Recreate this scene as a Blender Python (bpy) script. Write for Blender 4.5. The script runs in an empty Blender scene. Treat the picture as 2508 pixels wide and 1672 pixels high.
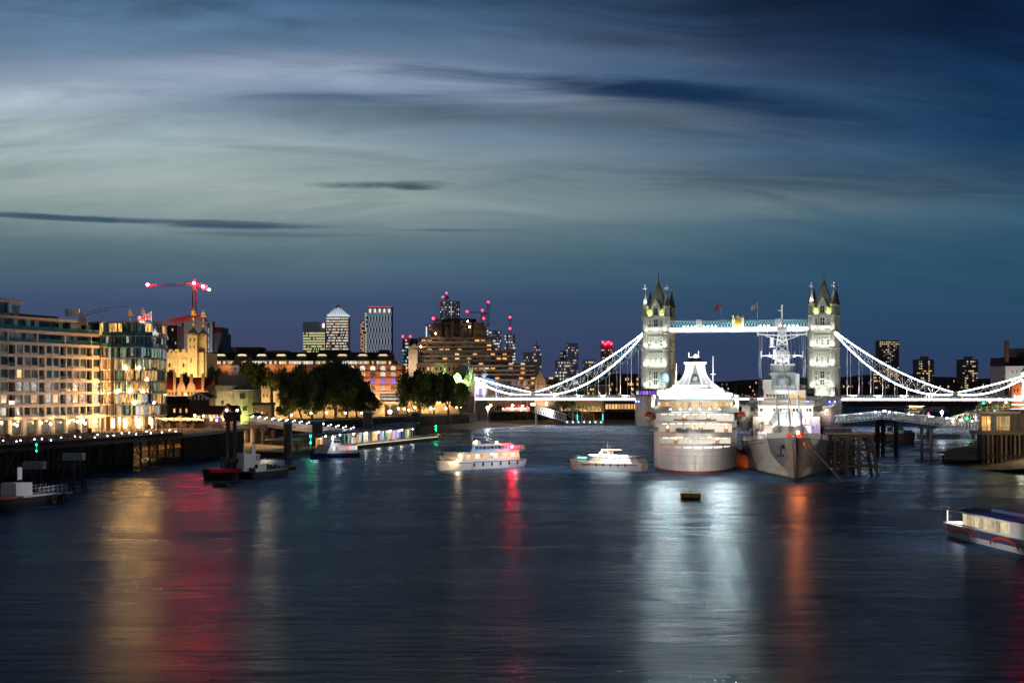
import bpy, math, random
from mathutils import Vector, Matrix
R = math.radians
C = bpy.context.scene.collection
S = bpy.context.scene
rnd = random.Random(7)

# ------------------------------------------------------------------ camera
F = 4350.0; HZ = 957.0; CH = 17.0            # focal length in photo pixels, horizon row, eye height
cd = bpy.data.cameras.new('camera'); cam = bpy.data.objects.new('camera', cd); C.objects.link(cam)
cam.location = (0, 0, CH); cam.rotation_euler = (R(90), 0, 0)
cd.sensor_width = 36; cd.lens = F/2508*36; cd.shift_y = (HZ-836)/2508
cd.clip_start = 1; cd.clip_end = 30000
S.camera = cam
S.render.engine = 'CYCLES'
S.cycles.use_denoising = True
S.cycles.max_bounces = 4; S.cycles.diffuse_bounces = 2; S.cycles.glossy_bounces = 3; S.cycles.transmission_bounces = 3
S.cycles.sample_clamp_indirect = 6
S.view_settings.view_transform = 'Standard'; S.view_settings.look = 'None'
S.view_settings.exposure = 0; S.view_settings.gamma = 1

# ------------------------------------------------------------------ sky (dusk, thin cloud)
world = bpy.data.worlds.new('World'); S.world = world; world.use_nodes = True
wt = world.node_tree; wt.nodes.clear()
class NT:
    def __init__(s, t): s.t = t
    def n(s, ty, **k):
        x = s.t.nodes.new(ty)
        for a, b in k.items(): setattr(x, a, b)
        return x
    def l(s, a, b): s.t.links.new(a, b)
    def put(s, sock, v):
        if v is None: return
        if hasattr(v, 'links') or isinstance(v, bpy.types.NodeSocket): s.l(v, sock)
        else: sock.default_value = v
    def m(s, op, a, b=None, c=None, clamp=False):
        x = s.n('ShaderNodeMath', operation=op); x.use_clamp = clamp
        s.put(x.inputs[0], a); s.put(x.inputs[1], b)
        if c is not None: s.put(x.inputs[2], c)
        return x.outputs[0]
    def ramp(s, f, pts, interp='LINEAR'):
        x = s.n('ShaderNodeValToRGB'); x.color_ramp.interpolation = interp
        e = x.color_ramp.elements
        while len(e) < len(pts): e.new(0.5)
        for i, (p, c) in enumerate(pts):
            e[i].position = p; e[i].color = (c[0], c[1], c[2], 1) if hasattr(c, '__len__') else (c, c, c, 1)
        s.put(x.inputs[0], f); return x.outputs[0]
    def mix(s, f, a, b, bt='MIX'):
        x = s.n('ShaderNodeMix', data_type='RGBA', blend_type=bt)
        s.put(x.inputs[0], f); s.put(x.inputs[6], a); s.put(x.inputs[7], b); return x.outputs[2]
    def noise(s, v, scale, detail=4, rough=.55, dist=0):
        x = s.n('ShaderNodeTexNoise'); s.put(x.inputs['Vector'], v)
        x.inputs['Scale'].default_value = scale; x.inputs['Detail'].default_value = detail
        x.inputs['Roughness'].default_value = rough; x.inputs['Distortion'].default_value = dist
        return x.outputs[0]
    def xyz(s, x=0., y=0., z=0.):
        c = s.n('ShaderNodeCombineXYZ')
        for i, v in enumerate((x, y, z)): s.put(c.inputs[i], v)
        return c.outputs[0]
def lin(*c):
    return tuple((v/255/12.92 if v <= 10 else ((v/255+.055)/1.055)**2.4) for v in c)
w = NT(wt)
tc = w.n('ShaderNodeTexCoord'); sx = w.n('ShaderNodeSeparateXYZ'); w.l(tc.outputs['Generated'], sx.inputs[0])
az = w.m('ARCTAN2', sx.outputs[0], sx.outputs[1])       # azimuth from the river axis
el = sx.outputs[2]                                       # sine of elevation
low = w.xyz(w.m('MULTIPLY', az, 3.0), w.m('MULTIPLY', el, 14.0), 0.)
warp = w.m('MULTIPLY', w.m('SUBTRACT', w.noise(low, 1.0, 2), .5), .035)
arch = w.m('MULTIPLY', w.m('MULTIPLY', w.m('ADD', az, .03), w.m('ADD', az, .03)), .22)
e2 = w.m('ADD', w.m('ADD', el, warp), arch)
base = w.ramp(w.m('MULTIPLY', el, 4.0), [
    (0.0, lin(62, 62, 92)), (.09, lin(62, 68, 100)), (.20, lin(62, 80, 110)), (.30, lin(84, 110, 122)),
    (.42, lin(122, 143, 146)), (.54, lin(124, 146, 154)), (.66, lin(108, 132, 154)), (.80, lin(84, 112, 142)), (.92, lin(52, 86, 122)), (1.0, lin(34, 66, 104))])
right = w.ramp(w.m('MULTIPLY', el, 4.0), [
    (0.0, lin(46, 60, 92)), (.10, lin(40, 66, 98)), (.25, lin(42, 80, 106)), (.38, lin(38, 78, 104)),
    (.55, lin(24, 60, 96)), (.75, lin(14, 38, 70)), (.9, lin(5, 18, 38)), (1.0, lin(3, 12, 27))])
mid = w.ramp(w.m('ADD', w.m('MULTIPLY', az, 1.9), w.m('ADD', .36, w.m('MULTIPLY', el, .9))), [(0, 0.), (.22, .06), (.5, .45), (.78, .9), (1, 1.)])
sky = w.mix(mid, base, right)
# streaked cirrus
wisp_v = w.xyz(w.m('MULTIPLY', az, 2.4), w.m('MULTIPLY', e2, 22.0), 3.1)
wisp = w.noise(wisp_v, 1.0, 8, .6, .8)
fine_v = w.xyz(w.m('ADD', w.m('MULTIPLY', az, 9.), w.m('MULTIPLY', el, 18.)), w.m('MULTIPLY', e2, 75.0), 1.7)
fine = w.noise(fine_v, 1.0, 7, .6, .7)
cl = w.m('ADD', w.m('MULTIPLY', w.m('SUBTRACT', wisp, .5), 2.2), w.m('MULTIPLY', w.m('SUBTRACT', fine, .5), 1.1))
hi = w.ramp(w.m('MULTIPLY', el, 4.0), [(0, 0.), (.18, .12), (.4, .5), (.6, 1.), (1, 1.)])
k = w.m('ADD', 1.0, w.m('MULTIPLY', cl, hi))
sky = w.mix(1.0, sky, w.xyz(k, k, k), 'MULTIPLY')
# bright rafts of cloud, and the few dark ones low over the city
def ell(az0, el0, ra, re, tilt, curve):
    da = w.m('SUBTRACT', az, az0)
    de = w.m('SUBTRACT', w.m('SUBTRACT', w.m('SUBTRACT', el, el0), w.m('MULTIPLY', da, tilt)), w.m('MULTIPLY', w.m('MULTIPLY', da, da), curve))
    return w.m('ADD', w.m('POWER', w.m('ABSOLUTE', w.m('DIVIDE', da, ra)), 2.0), w.m('POWER', w.m('ABSOLUTE', w.m('DIVIDE', de, re)), 2.0))
def PA(px): return math.atan((px-1254)/F)
def PE(py): return math.sin(math.atan((HZ-py)/F))
str_v = w.xyz(w.m('ADD', w.m('MULTIPLY', az, 5.), w.m('MULTIPLY', el, 6.)), w.m('MULTIPLY', e2, 46.0), 7.7)
streak = w.ramp(w.noise(str_v, 1.0, 9, .62, 1.1), [(.36, .25), (.66, 1.)])
feather = w.m('ADD', w.m('MULTIPLY', w.m('SUBTRACT', fine, .5), 1.), w.m('MULTIPLY', w.m('SUBTRACT', wisp, .5), .8))
# broad pale rafts: soft falloff, carved by the streak noise
for (px, py, rx, ry, tilt, curve, col, am) in [
    (150, 250, 900, 46, .16, -.3, lin(196, 206, 224), 1.),
    (650, 185, 800, 30, -.03, -.3, lin(172, 188, 210), .9),
    (60, 150, 900, 90, -.05, 0, lin(98, 122, 152), .6),
    (1350, 150, 800, 34, -.08, -.2, lin(58, 96, 136), .6),
    (150, 380, 900, 95, 0, 0, lin(180, 194, 196), .9),
    (520, 470, 1300, 80, -.02, 0, lin(164, 178, 174), .9),
    (1400, 470, 560, 45, -.06, 0, lin(96, 126, 136), .55),
    (1000, 310, 600, 60, -.1, 0, lin(92, 118, 148), .5),
    (1900, 560, 700, 26, .02, 0, lin(48, 92, 116), .5)]:
    msk = w.m('MULTIPLY', w.m('EXPONENT', w.m('MULTIPLY', ell(PA(px), PE(py), rx/F, ry/F, tilt, curve), -1.)), streak)
    sky = w.mix(w.m('MULTIPLY', msk, am), sky, (*col, 1))
# the darker clouds: long feathered bars
for (px, py, rx, ry, tilt, curve, na, soft, col, am) in [
    (1500, 212, 820, 30, -.10, -.30, 3.0, 1.0, lin(14, 44, 78), .9),
    (850, 235, 640, 20, .02, 0, 3.4, .8, lin(62, 90, 122), .6),
    (640, 50, 300, 22, -.2, 0, 4.5, .8, lin(44, 76, 112), .3),
    (900, 455, 200, 13, .01, 0, 3.6, 1.3, lin(48, 70, 82), .85),
    (1010, 461, 90, 8, -.02, 0, 2.6, 1.3, lin(52, 74, 86), .8),
    (430, 551, 400, 10, -.02, 0, 3.2, 1.2, lin(46, 72, 98), .8),
    (130, 546, 330, 8, -.035, 0, 2.2, 1.3, lin(50, 76, 102), .8),
    (560, 560, 260, 6, -.0, 0, 3., 1.2, lin(54, 80, 102), .7),
    (1100, 564, 190, 6, 0, 0, 3., 1.2, lin(66, 92, 110), .65),
    (700, 578, 300, 6, 0, 0, 3., 1.1, lin(70, 94, 112), .5)]:
    msk = w.m('MULTIPLY', w.m('SUBTRACT', 1.0, w.m('ADD', ell(PA(px), PE(py), rx/F, ry/F, tilt, curve), w.m('MULTIPLY', feather, na))), soft, clamp=True)
    msk = w.m('MULTIPLY', w.m('EXPONENT', w.m('MULTIPLY', ell(PA(px), PE(py), 1.3*rx/F, 1.5*ry/F, tilt, curve), -1.)), msk)
    sky = w.mix(w.m('MULTIPLY', msk, am, clamp=True), sky, (*col, 1))
# everything high overhead and behind the camera goes to night
up = w.m('SUBTRACT', 1.0, w.m('MULTIPLY', w.m('SUBTRACT', el, .215), 5.0, clamp=True), clamp=True)
up = w.m('ADD', .05, w.m('MULTIPLY', up, .95))
sky = w.mix(1.0, sky, w.xyz(up, up, up), 'MULTIPLY')
nis = w.n('ShaderNodeTexSky'); nis.sky_type = 'NISHITA'; nis.sun_disc = False
nis.sun_elevation = R(-4); nis.sun_rotation = R(-120)
b1 = w.n('ShaderNodeBackground'); w.l(sky, b1.inputs[0]); b1.inputs[1].default_value = 1.0
b2 = w.n('ShaderNodeBackground'); w.l(nis.outputs[0], b2.inputs[0]); b2.inputs[1].default_value = .05
ad = w.n('ShaderNodeAddShader'); w.l(b1.outputs[0], ad.inputs[0]); w.l(b2.outputs[0], ad.inputs[1])
wo = w.n('ShaderNodeOutputWorld'); w.l(ad.outputs[0], wo.inputs[0])

# last faint light of the sunset, from behind the camera on the left
sd = bpy.data.lights.new('sun', 'SUN'); sd.energy = .05; sd.angle = R(12); sd.color = (1, .8, .65)
so = bpy.data.objects.new('sun', sd); C.objects.link(so); so.rotation_euler = (R(72), 0, R(-28))

# ------------------------------------------------------------------ materials
def mat(name, col=(.5, .5, .5), rough=.7, metal=0., em=None, es=0., var=.18, vs=.6, bump=0., bs=4., spec=.5, brick=None, streak=0.):
    m = bpy.data.materials.new(name); m.use_nodes = True
    t = NT(m.node_tree); b = m.node_tree.nodes['Principled BSDF']
    tc = t.n('ShaderNodeTexCoord')
    b.inputs['Roughness'].default_value = rough; b.inputs['Metallic'].default_value = metal
    b.inputs['Specular IOR Level'].default_value = spec
    c1 = (*[v*(1-var) for v in col], 1); c2 = (*[min(1, v*(1+var)) for v in col], 1)
    nz = t.noise(tc.outputs['Object'], vs, 5, .65)
    f = t.ramp(nz, [(.3, 0.), (.7, 1.)])
    cc = t.mix(f, c1, c2)
    if brick:
        sp = t.n('ShaderNodeSeparateXYZ'); t.l(tc.outputs['Object'], sp.inputs[0])
        v = t.xyz(t.m('ADD', sp.outputs[0], sp.outputs[1]), sp.outputs[2], 0.)
        bt = t.n('ShaderNodeTexBrick'); t.l(v, bt.inputs['Vector'])
        bt.inputs['Scale'].default_value = brick[0]; bt.inputs['Mortar Size'].default_value = .03
        bt.inputs['Color1'].default_value = (1, 1, 1, 1); bt.inputs['Color2'].default_value = (brick[1],)*3+(1,)
        bt.inputs['Mortar'].default_value = (brick[1]*.7,)*3+(1,)
        cc = t.mix(1.0, cc, bt.outputs[0], 'MULTIPLY')
    if streak:
        sm = t.n('ShaderNodeMapping'); t.l(tc.outputs['Object'], sm.inputs[0]); sm.inputs['Scale'].default_value = (2.2, 2.2, .18)
        sr = t.ramp(t.noise(sm.outputs[0], 1., 6, .7), [(.38, 1-streak), (.6, 1.)])
        cc = t.mix(1., cc, t.xyz(sr, sr, sr), 'MULTIPLY')
    t.l(cc, b.inputs['Base Color'])
    if bump:
        bn = t.n('ShaderNodeBump'); bn.inputs['Strength'].default_value = bump; bn.inputs['Distance'].default_value = .1
        t.l(t.noise(tc.outputs['Object'], bs, 4), bn.inputs['Height']); t.l(bn.outputs[0], b.inputs['Normal'])
    if em:
        b.inputs['Emission Color'].default_value = (*em, 1); b.inputs['Emission Strength'].default_value = es
    return m
def winmat(name, col, es, glass=(.03, .05, .06), contrast=.6, rough=.12, sx=3., sz=1.2):
    """a lit window: room light seen through curtains and blinds, differs from pane to pane"""
    m = bpy.data.materials.new(name); m.use_nodes = True
    t = NT(m.node_tree); b = m.node_tree.nodes['Principled BSDF']
    b.inputs['Base Color'].default_value = (*glass, 1); b.inputs['Roughness'].default_value = rough
    tc = t.n('ShaderNodeTexCoord'); oi = t.n('ShaderNodeObjectInfo')
    mp = t.n('ShaderNodeVectorMath', operation='MULTIPLY_ADD'); t.l(tc.outputs['Object'], mp.inputs[0])
    mp.inputs[1].default_value = (sx, sx, sz)
    t.l(t.xyz(t.m('MULTIPLY', oi.outputs['Random'], 50.), t.m('MULTIPLY', oi.outputs['Random'], 31.), 0.), mp.inputs[2])
    f = t.ramp(t.noise(mp.outputs[0], 1.2, 3, .6), [(.35, 1-contrast), (.65, 1.)])
    g = t.m('MULTIPLY', t.m('ADD', .45, t.m('MULTIPLY', oi.outputs['Random'], .9)), es)
    s = t.m('MULTIPLY', f, g)
    b.inputs['Emission Color'].default_value = (*col, 1); t.l(s, b.inputs['Emission Strength'])
    return m
def glow(name, col, es):
    m = bpy.data.materials.new(name); m.use_nodes = True
    b = m.node_tree.nodes['Principled BSDF']; b.inputs['Base Color'].default_value = (.8, .8, .8, 1)
    b.inputs['Emission Color'].default_value = (*col, 1); b.inputs['Emission Strength'].default_value = es
    return m
WARM = (1., .52, .16); COOL = (.85, .92, 1.); GOLD = (1., .42, .08)

MM = {}
MM['stone'] = mat('portland_stone', (.42, .42, .37), .85, var=.16, bump=.4, brick=(.55, .86))
MM['stone_trim'] = mat('stone_trim', (.55, .55, .5), .8, var=.1)
MM['granite'] = mat('granite', (.30, .29, .27), .85, var=.3, streak=.5, bump=.4, brick=(.45, .8))
MM['slate'] = mat('slate', (.15, .16, .15), .6, var=.3)
MM['lead_green'] = mat('lead_green', (.26, .31, .24), .6, var=.25)
MM['lead'] = mat('lead', (.16, .16, .17), .55, var=.2)
MM['gilt'] = mat('gilt', (.85, .55, .12), .3, .8, var=.1)
MM['white_paint'] = mat('white_paint', (.75, .75, .74), .5, var=.06)
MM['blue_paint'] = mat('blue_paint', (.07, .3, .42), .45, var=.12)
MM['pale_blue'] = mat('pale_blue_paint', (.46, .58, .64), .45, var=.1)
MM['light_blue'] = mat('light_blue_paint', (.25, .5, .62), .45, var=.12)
MM['concrete'] = mat('concrete', (.3, .28, .26), .85, var=.18)
MM['brown_concrete'] = mat('brown_concrete', (.2, .165, .135), .9, var=.22, streak=.4)
MM['pale_concrete'] = mat('pale_concrete', (.36, .32, .27), .85, var=.15, streak=.3)
MM['limestone'] = mat('limestone', (.38, .365, .36), .8, var=.1)
MM['dark_metal'] = mat('dark_metal', (.05, .05, .055), .5, var=.2)
MM['grey_metal'] = mat('grey_metal', (.3, .31, .32), .45, .3, var=.15)
MM['pale_metal'] = mat('pale_metal', (.6,.6,.58), .4, .2, var=.08)
MM['timber'] = mat('tarred_timber', (.03, .025, .02), .85, var=.4, vs=2)
MM['dim_timber'] = mat('weathered_timber', (.12, .095, .07), .85, var=.5, vs=2)
MM['brick'] = mat('brick', (.36, .16, .09), .9, var=.2, brick=(1.2, .82))
MM['wall_weed'] = mat('weedy_river_wall', (.10, .09, .06), .9, var=.5, vs=.35, streak=.7, brick=(1.2, .6), bump=.5)
MM['dark_brick'] = mat('dark_brick', (.10, .06, .045), .9, var=.3, brick=(1.5, .8))
MM['tile'] = mat('roof_tile', (.38, .07, .035), .85, var=.3, bump=.3)
MM['dark_tile'] = mat('dark_roof_tile', (.07, .04, .03), .85, var=.35, bump=.3)
MM['ragstone'] = mat('ragstone', (.42, .36, .26), .92, var=.3, vs=1.4, bump=.5, bs=2, brick=(.9, .8))
MM['dark_roof'] = mat('dark_roofing', (.035, .03, .035), .7, var=.3)
MM['glass'] = mat('glass', (.012, .035, .045), .06, var=.3, spec=.9)
MM['teal_glass'] = mat('teal_glass', (.02, .10, .12), .08, var=.3, spec=.9)
MM['black'] = mat('black_paint', (.012, .012, .014), .6, var=.3)
MM['red_paint'] = mat('red_paint', (.5, .03, .02), .45, var=.15)
MM['navy'] = mat('navy_paint', (.01, .04, .16), .4, var=.15)
MM['yellow'] = mat('yellow_paint', (.55, .33, .03), .5, var=.2)
MM['orange'] = mat('orange_fender', (.75, .12, .02), .5, var=.15, bump=.2)
MM['leaf'] = mat('leaves', (.11, .165, .045), .65, var=.6, vs=.9)
MM['leaf_lit'] = mat('lamplit_leaves', (.11, .13, .025), .7, var=.45, vs=.9)  # leaf colour yellowed to carry the lamplight on the crowns
MM['far_wood'] = mat('far_wood', (.02,.03,.025), .9, var=.3, vs=.02)
MM['bark'] = mat('bark', (.09, .07, .05), .9, var=.3)
MM['w_warm'] = winmat('warm_lit_window', (1., .62, .28), 1.3)
MM['w_gold'] = winmat('gold_lit_window', (1., .48, .12), 1.5)
MM['w_pale'] = winmat('pale_lit_window', (.95, .9, .75), 1.1)
MM['w_cool'] = winmat('cool_lit_window', (.75, .88, 1.), 1.0)
MM['w_green'] = winmat('greenish_lit_window', (.78, .95, .42), .8)
MM['w_purple'] = winmat('purple_lit_window', (.35, .12, 1.), 1.4)
MM['w_dim'] = winmat('dim_window', (.5, .55, .5), .12, contrast=.9)
MM['w_glint'] = winmat('window_with_painted_glints', (.9, .88, .85), .9, contrast=1., sx=5., sz=3.)  # glints of reflected light painted on the glass as emission noise
MM['bulb_white'] = glow('white_bulb', (.9, .93, 1.), 14)
MM['bulb_string'] = glow('string_bulb', (1., .5, .16), 9)
MM['bulb_warm'] = glow('warm_bulb', (1., .56, .24), 70)
MM['bulb_red'] = glow('red_bulb', (1., .01, .03), 26)
MM['bulb_crane'] = glow('crane_lamp', (1., .003, .009), 2700)
MM['bulb_boat_red'] = glow('boat_red_lamp', (1., .003, .012), 900)
MM['bulb_bow'] = glow('bow_orange_lamp', (1., .2, .05), 1700)
MM['bulb_entrance'] = glow('entrance_light', (1., .46, .12), 22)
MM['bulb_gold'] = glow('golden_window_light', (1., .42, .11), 2700)
MM['bulb_green'] = glow('green_bulb', (.0, .9, .22), 90)
MM['bulb_teal'] = glow('teal_bulb', (.0, .8, .55), 6)
MM['bulb_blue'] = glow('blue_bulb', (.08, .12, 1.), 14)
for _n, _c, _e in (('w_greenf',(.82,.95,.38),.62),('w_goldf',(1.,.62,.25),.9),('w_palef',(.95,.92,.82),.95),('w_warmf',(1.,.7,.4),.75),('w_orangef',(1.,.38,.08),1.1),('w_coolf',(.55,.8,1.),.6),('w_tealf',(.1,.6,.6),.4),('w_dimf',(.65,.68,.75),.22),('w_pink',(1.,.75,.85),1.4),('w_redline',(1.,.12,.14),.5),('lattice_glow',(.5,.6,.72),.42)): MM[_n] = glow(_n, _c, _e)
MM['led'] = glow('led_strip', (1., .87, .88), 22.)
MM['led_white'] = glow('white_tube_light', (1., .95, .86), 30.)

MM['bulb_star'] = glow('bright_lamp', (1.,.88,.72), 60)
MM['bulb_pink'] = glow('pink_bulb', (1.,.1,.5), 10)
MM['bulb_violet'] = glow('violet_bulb', (.75,.55,1.), 30)
MM['led_violet'] = glow('violet_strip', (.85,.6,1.), 5)
MM['strip_teal'] = glow('teal_strip', (.1,1.,.7), 5)
MM['strip_warm'] = glow('warm_strip', (1.,.62,.42), 6)
MM['slot_soft'] = glow('soft_edge_light', (1.,.8,.5), 1.6)
MM['roof_blue'] = mat('blue_roof', (.03,.10,.30), .5, var=.15)
MM['cream'] = mat('cream_paint', (.62,.56,.48), .5, var=.1)
MM['w_blue'] = winmat('blue_lit_panel', (.2,.25,1.), 1.3)
MM['w_teal'] = winmat('teal_lit_panel', (.1,.8,.6), .7)
MM['w_cream'] = winmat('cream_lit_window', (1.,.82,.5), .75, contrast=.5)
MM['w_palered'] = winmat('reddish_lit_window', (1.,.35,.3), .9)
MM['navy_light'] = mat('light_naval_grey', (.60, .59, .56), .5, var=.08)
MM['navy_mid'] = mat('mid_naval_grey', (.30, .36, .37), .5, var=.12)
MM['navy_dark'] = mat('dark_naval_grey', (.07, .075, .08), .6, var=.2)
# ------------------------------------------------------------------ mesh helpers
class MB:
    def __init__(s): s.v = []; s.f = []; s.m = []; s.mi = 0
    def add(s, vs, fs):
        o = len(s.v); s.v += [tuple(p) for p in vs]
        s.f += [tuple(i+o for i in f) for f in fs]; s.m += [s.mi]*len(fs); return s
    def box(s, x0, y0, z0, x1, y1, z1):
        return s.add([(x0,y0,z0),(x1,y0,z0),(x1,y1,z0),(x0,y1,z0),(x0,y0,z1),(x1,y0,z1),(x1,y1,z1),(x0,y1,z1)],
              [(0,3,2,1),(4,5,6,7),(0,1,5,4),(1,2,6,5),(2,3,7,6),(3,0,4,7)])
    def prism(s, pts, z0, z1):
        n = len(pts)
        return s.add([(x,y,z0) for x,y in pts]+[(x,y,z1) for x,y in pts],
              [tuple(range(n-1,-1,-1)), tuple(range(n,2*n))]+[(i,(i+1)%n,n+(i+1)%n,n+i) for i in range(n)])
    def xprism(s, pts, y0, y1):          # profile in xz, pushed along y
        n = len(pts)
        return s.add([(x,y0,z) for x,z in pts]+[(x,y1,z) for x,z in pts],
              [tuple(range(n)), tuple(range(2*n-1,n-1,-1))]+[(i,n+i,n+(i+1)%n,(i+1)%n) for i in range(n)])
    def yprism(s, pts, x0, x1):          # profile in yz, pushed along x
        n = len(pts)
        return s.add([(x0,y,z) for y,z in pts]+[(x1,y,z) for y,z in pts],
              [tuple(range(n)), tuple(range(2*n-1,n-1,-1))]+[(i,n+i,n+(i+1)%n,(i+1)%n) for i in range(n)])
    def tube(s, p, q, r, n=6, r2=None):
        p = Vector(p); q = Vector(q); d = q-p
        if d.length < 1e-6: return s
        d.normalize(); a = d.orthogonal().normalized(); b = d.cross(a); r2 = r if r2 is None else r2
        vs = [p+(a*math.cos(t)+b*math.sin(t))*r for t in [2*math.pi*i/n for i in range(n)]]
        vs += [q+(a*math.cos(t)+b*math.sin(t))*r2 for t in [2*math.pi*i/n for i in range(n)]]
        return s.add(vs, [tuple(range(n-1,-1,-1)), tuple(range(n,2*n))]+[(i,(i+1)%n,n+(i+1)%n,n+i) for i in range(n)])
    def bar(s, p, q, wd, ht=None):
        ht = wd if ht is None else ht
        p = Vector(p); q = Vector(q); d = (q-p)
        if d.length < 1e-6: return s
        d.normalize(); up = Vector((0,0,1)) if abs(d.z) < .95 else Vector((0,1,0))
        a = d.cross(up).normalized()*wd/2; b = a.cross(d).normalized()*ht/2
        vs = [p-a-b,p+a-b,p+a+b,p-a+b,q-a-b,q+a-b,q+a+b,q-a+b]
        return s.add(vs, [(0,1,2,3),(7,6,5,4),(0,4,5,1),(1,5,6,2),(2,6,7,3),(3,7,4,0)])
    def lathe(s, prof, c=(0,0), n=10, ph=0.):
        vs = []; fs = []
        for r, z in prof: vs += [(c[0]+r*math.cos(2*math.pi*i/n+ph), c[1]+r*math.sin(2*math.pi*i/n+ph), z) for i in range(n)]
        for j in range(len(prof)-1):
            for i in range(n): fs.append((j*n+i, j*n+(i+1)%n, (j+1)*n+(i+1)%n, (j+1)*n+i))
        fs.append(tuple(range(n-1,-1,-1))); fs.append(tuple(range((len(prof)-1)*n, len(prof)*n)))
        return s.add(vs, fs)
    def ball(s, c, r, n=8, rz=None):
        rz = rz or r
        return s.lathe([(r*math.cos(a), c[2]+rz*math.sin(a)) for a in [R(-88),R(-50),R(-15),R(15),R(50),R(88)]], (c[0],c[1]), n)
    def grid(s, rows, closed=False):     # rows of equal numbers of points
        n = len(rows[0]); vs = [p for r in rows for p in r]; fs = []
        for j in range(len(rows)-1):
            for i in range(n-1+(1 if closed else 0)):
                fs.append((j*n+i, j*n+(i+1)%n, (j+1)*n+(i+1)%n, (j+1)*n+i))
        return s.add(vs, fs)
    def wall(s, pts, th, z0, z1):        # thick wall along a polyline
        for (a, b) in zip(pts[:-1], pts[1:]):
            d = Vector((b[0]-a[0], b[1]-a[1])).normalized(); nx, ny = -d.y*th/2, d.x*th/2
            s.prism([(a[0]+nx,a[1]+ny),(a[0]-nx,a[1]-ny),(b[0]-nx,b[1]-ny),(b[0]+nx,b[1]+ny)], z0, z1)
        return s
    def build(s, name, m, parent=None, loc=(0,0,0), rz=0., smooth=False, label=None):
        me = bpy.data.meshes.new(name); me.from_pydata(s.v, [], s.f)
        ms = m if isinstance(m, (list, tuple)) else [m]
        for x in ms: me.materials.append(MM[x] if isinstance(x, str) else x)
        if len(ms) > 1: me.polygons.foreach_set('material_index', s.m)
        if smooth: me.polygons.foreach_set('use_smooth', [True]*len(me.polygons))
        me.update()
        o = bpy.data.objects.new(name, me); C.objects.link(o); o.location = loc; o.rotation_euler = (0,0,rz)
        if parent is not None: o.parent = parent
        if label: o['label'] = label
        return o
def tag(o, label=None, cat=None, group=None, kind=None):
    if label: o['label'] = label
    if cat: o['category'] = cat
    if group: o['group'] = group
    if kind: o['kind'] = kind
    return o
def thing(name, label, cat, loc=(0,0,0), rz=0., group=None):
    o = bpy.data.objects.new(name, None); C.objects.link(o); o.location = loc; o.rotation_euler = (0,0,rz)
    o.empty_display_size = .5
    return tag(o, label, cat, group)
def copy_tree(o, parent=None):
    c = o.copy(); C.objects.link(c)
    if parent is not None: c.parent = parent
    for ch in list(o.children): copy_tree(ch, c)
    return c
_unit = {}
def ubox(name, m, parent, x0, y0, z0, x1, y1, z1, label=None):
    """a box part from one shared unit cube per material"""
    k = (name, m)
    if k not in _unit:
        me = bpy.data.meshes.new(name); b = MB().box(-.5,-.5,-.5,.5,.5,.5); me.from_pydata(b.v, [], b.f)
        me.materials.append(MM[m]); _unit[k] = me
    o = bpy.data.objects.new(name, _unit[k]); C.objects.link(o); o.parent = parent
    o.location = ((x0+x1)/2, (y0+y1)/2, (z0+z1)/2); o.scale = (abs(x1-x0), abs(y1-y0), abs(z1-z0))
    if label: o['label'] = label
    return o
def windows(parent, rects, name='window', cap=100):
    """rects: (x0, y0, z0, x1, y1, z1, material). The largest hundred are parts, the rest one part."""
    rects = sorted(rects, key=lambda r: -abs((r[3]-r[0])*(r[5]-r[2])))
    for r in rects[:cap]: ubox(name, r[6], parent, *r[:6])
    rest = rects[cap:]
    if rest:
        ms = sorted({r[6] for r in rest}); b = MB()
        for r in rest: b.mi = ms.index(r[6]); b.box(*r[:6])
        o = b.build(name, ms, parent); o['kind'] = 'stuff'
def W(px, py, Y): return Vector(((px-1254)/F*Y, Y, CH+(HZ-py)/F*Y))
def GX(px, Y): return (px-1254)/F*Y
def GZ(py, Y): return CH+(HZ-py)/F*Y
def lamp(kind, parent, loc, energy, col, size=.5, rot=None, spot=None, target=None, sy=None):
    d = bpy.data.lights.new('light', kind); d.energy = energy; d.color = col
    if kind == 'AREA':
        d.size = size
        if sy: d.shape = 'RECTANGLE'; d.size_y = sy
    else: d.shadow_soft_size = size
    if spot: d.spot_size = R(spot); d.spot_blend = .7
    o = bpy.data.objects.new('light', d); C.objects.link(o)
    o.location = loc
    if target is not None: o.rotation_euler = (Vector(target)-Vector(loc)).to_track_quat('-Z', 'Y').to_euler()
    elif rot: o.rotation_euler = rot
    if parent is not None: o.parent = parent
    return o
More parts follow.
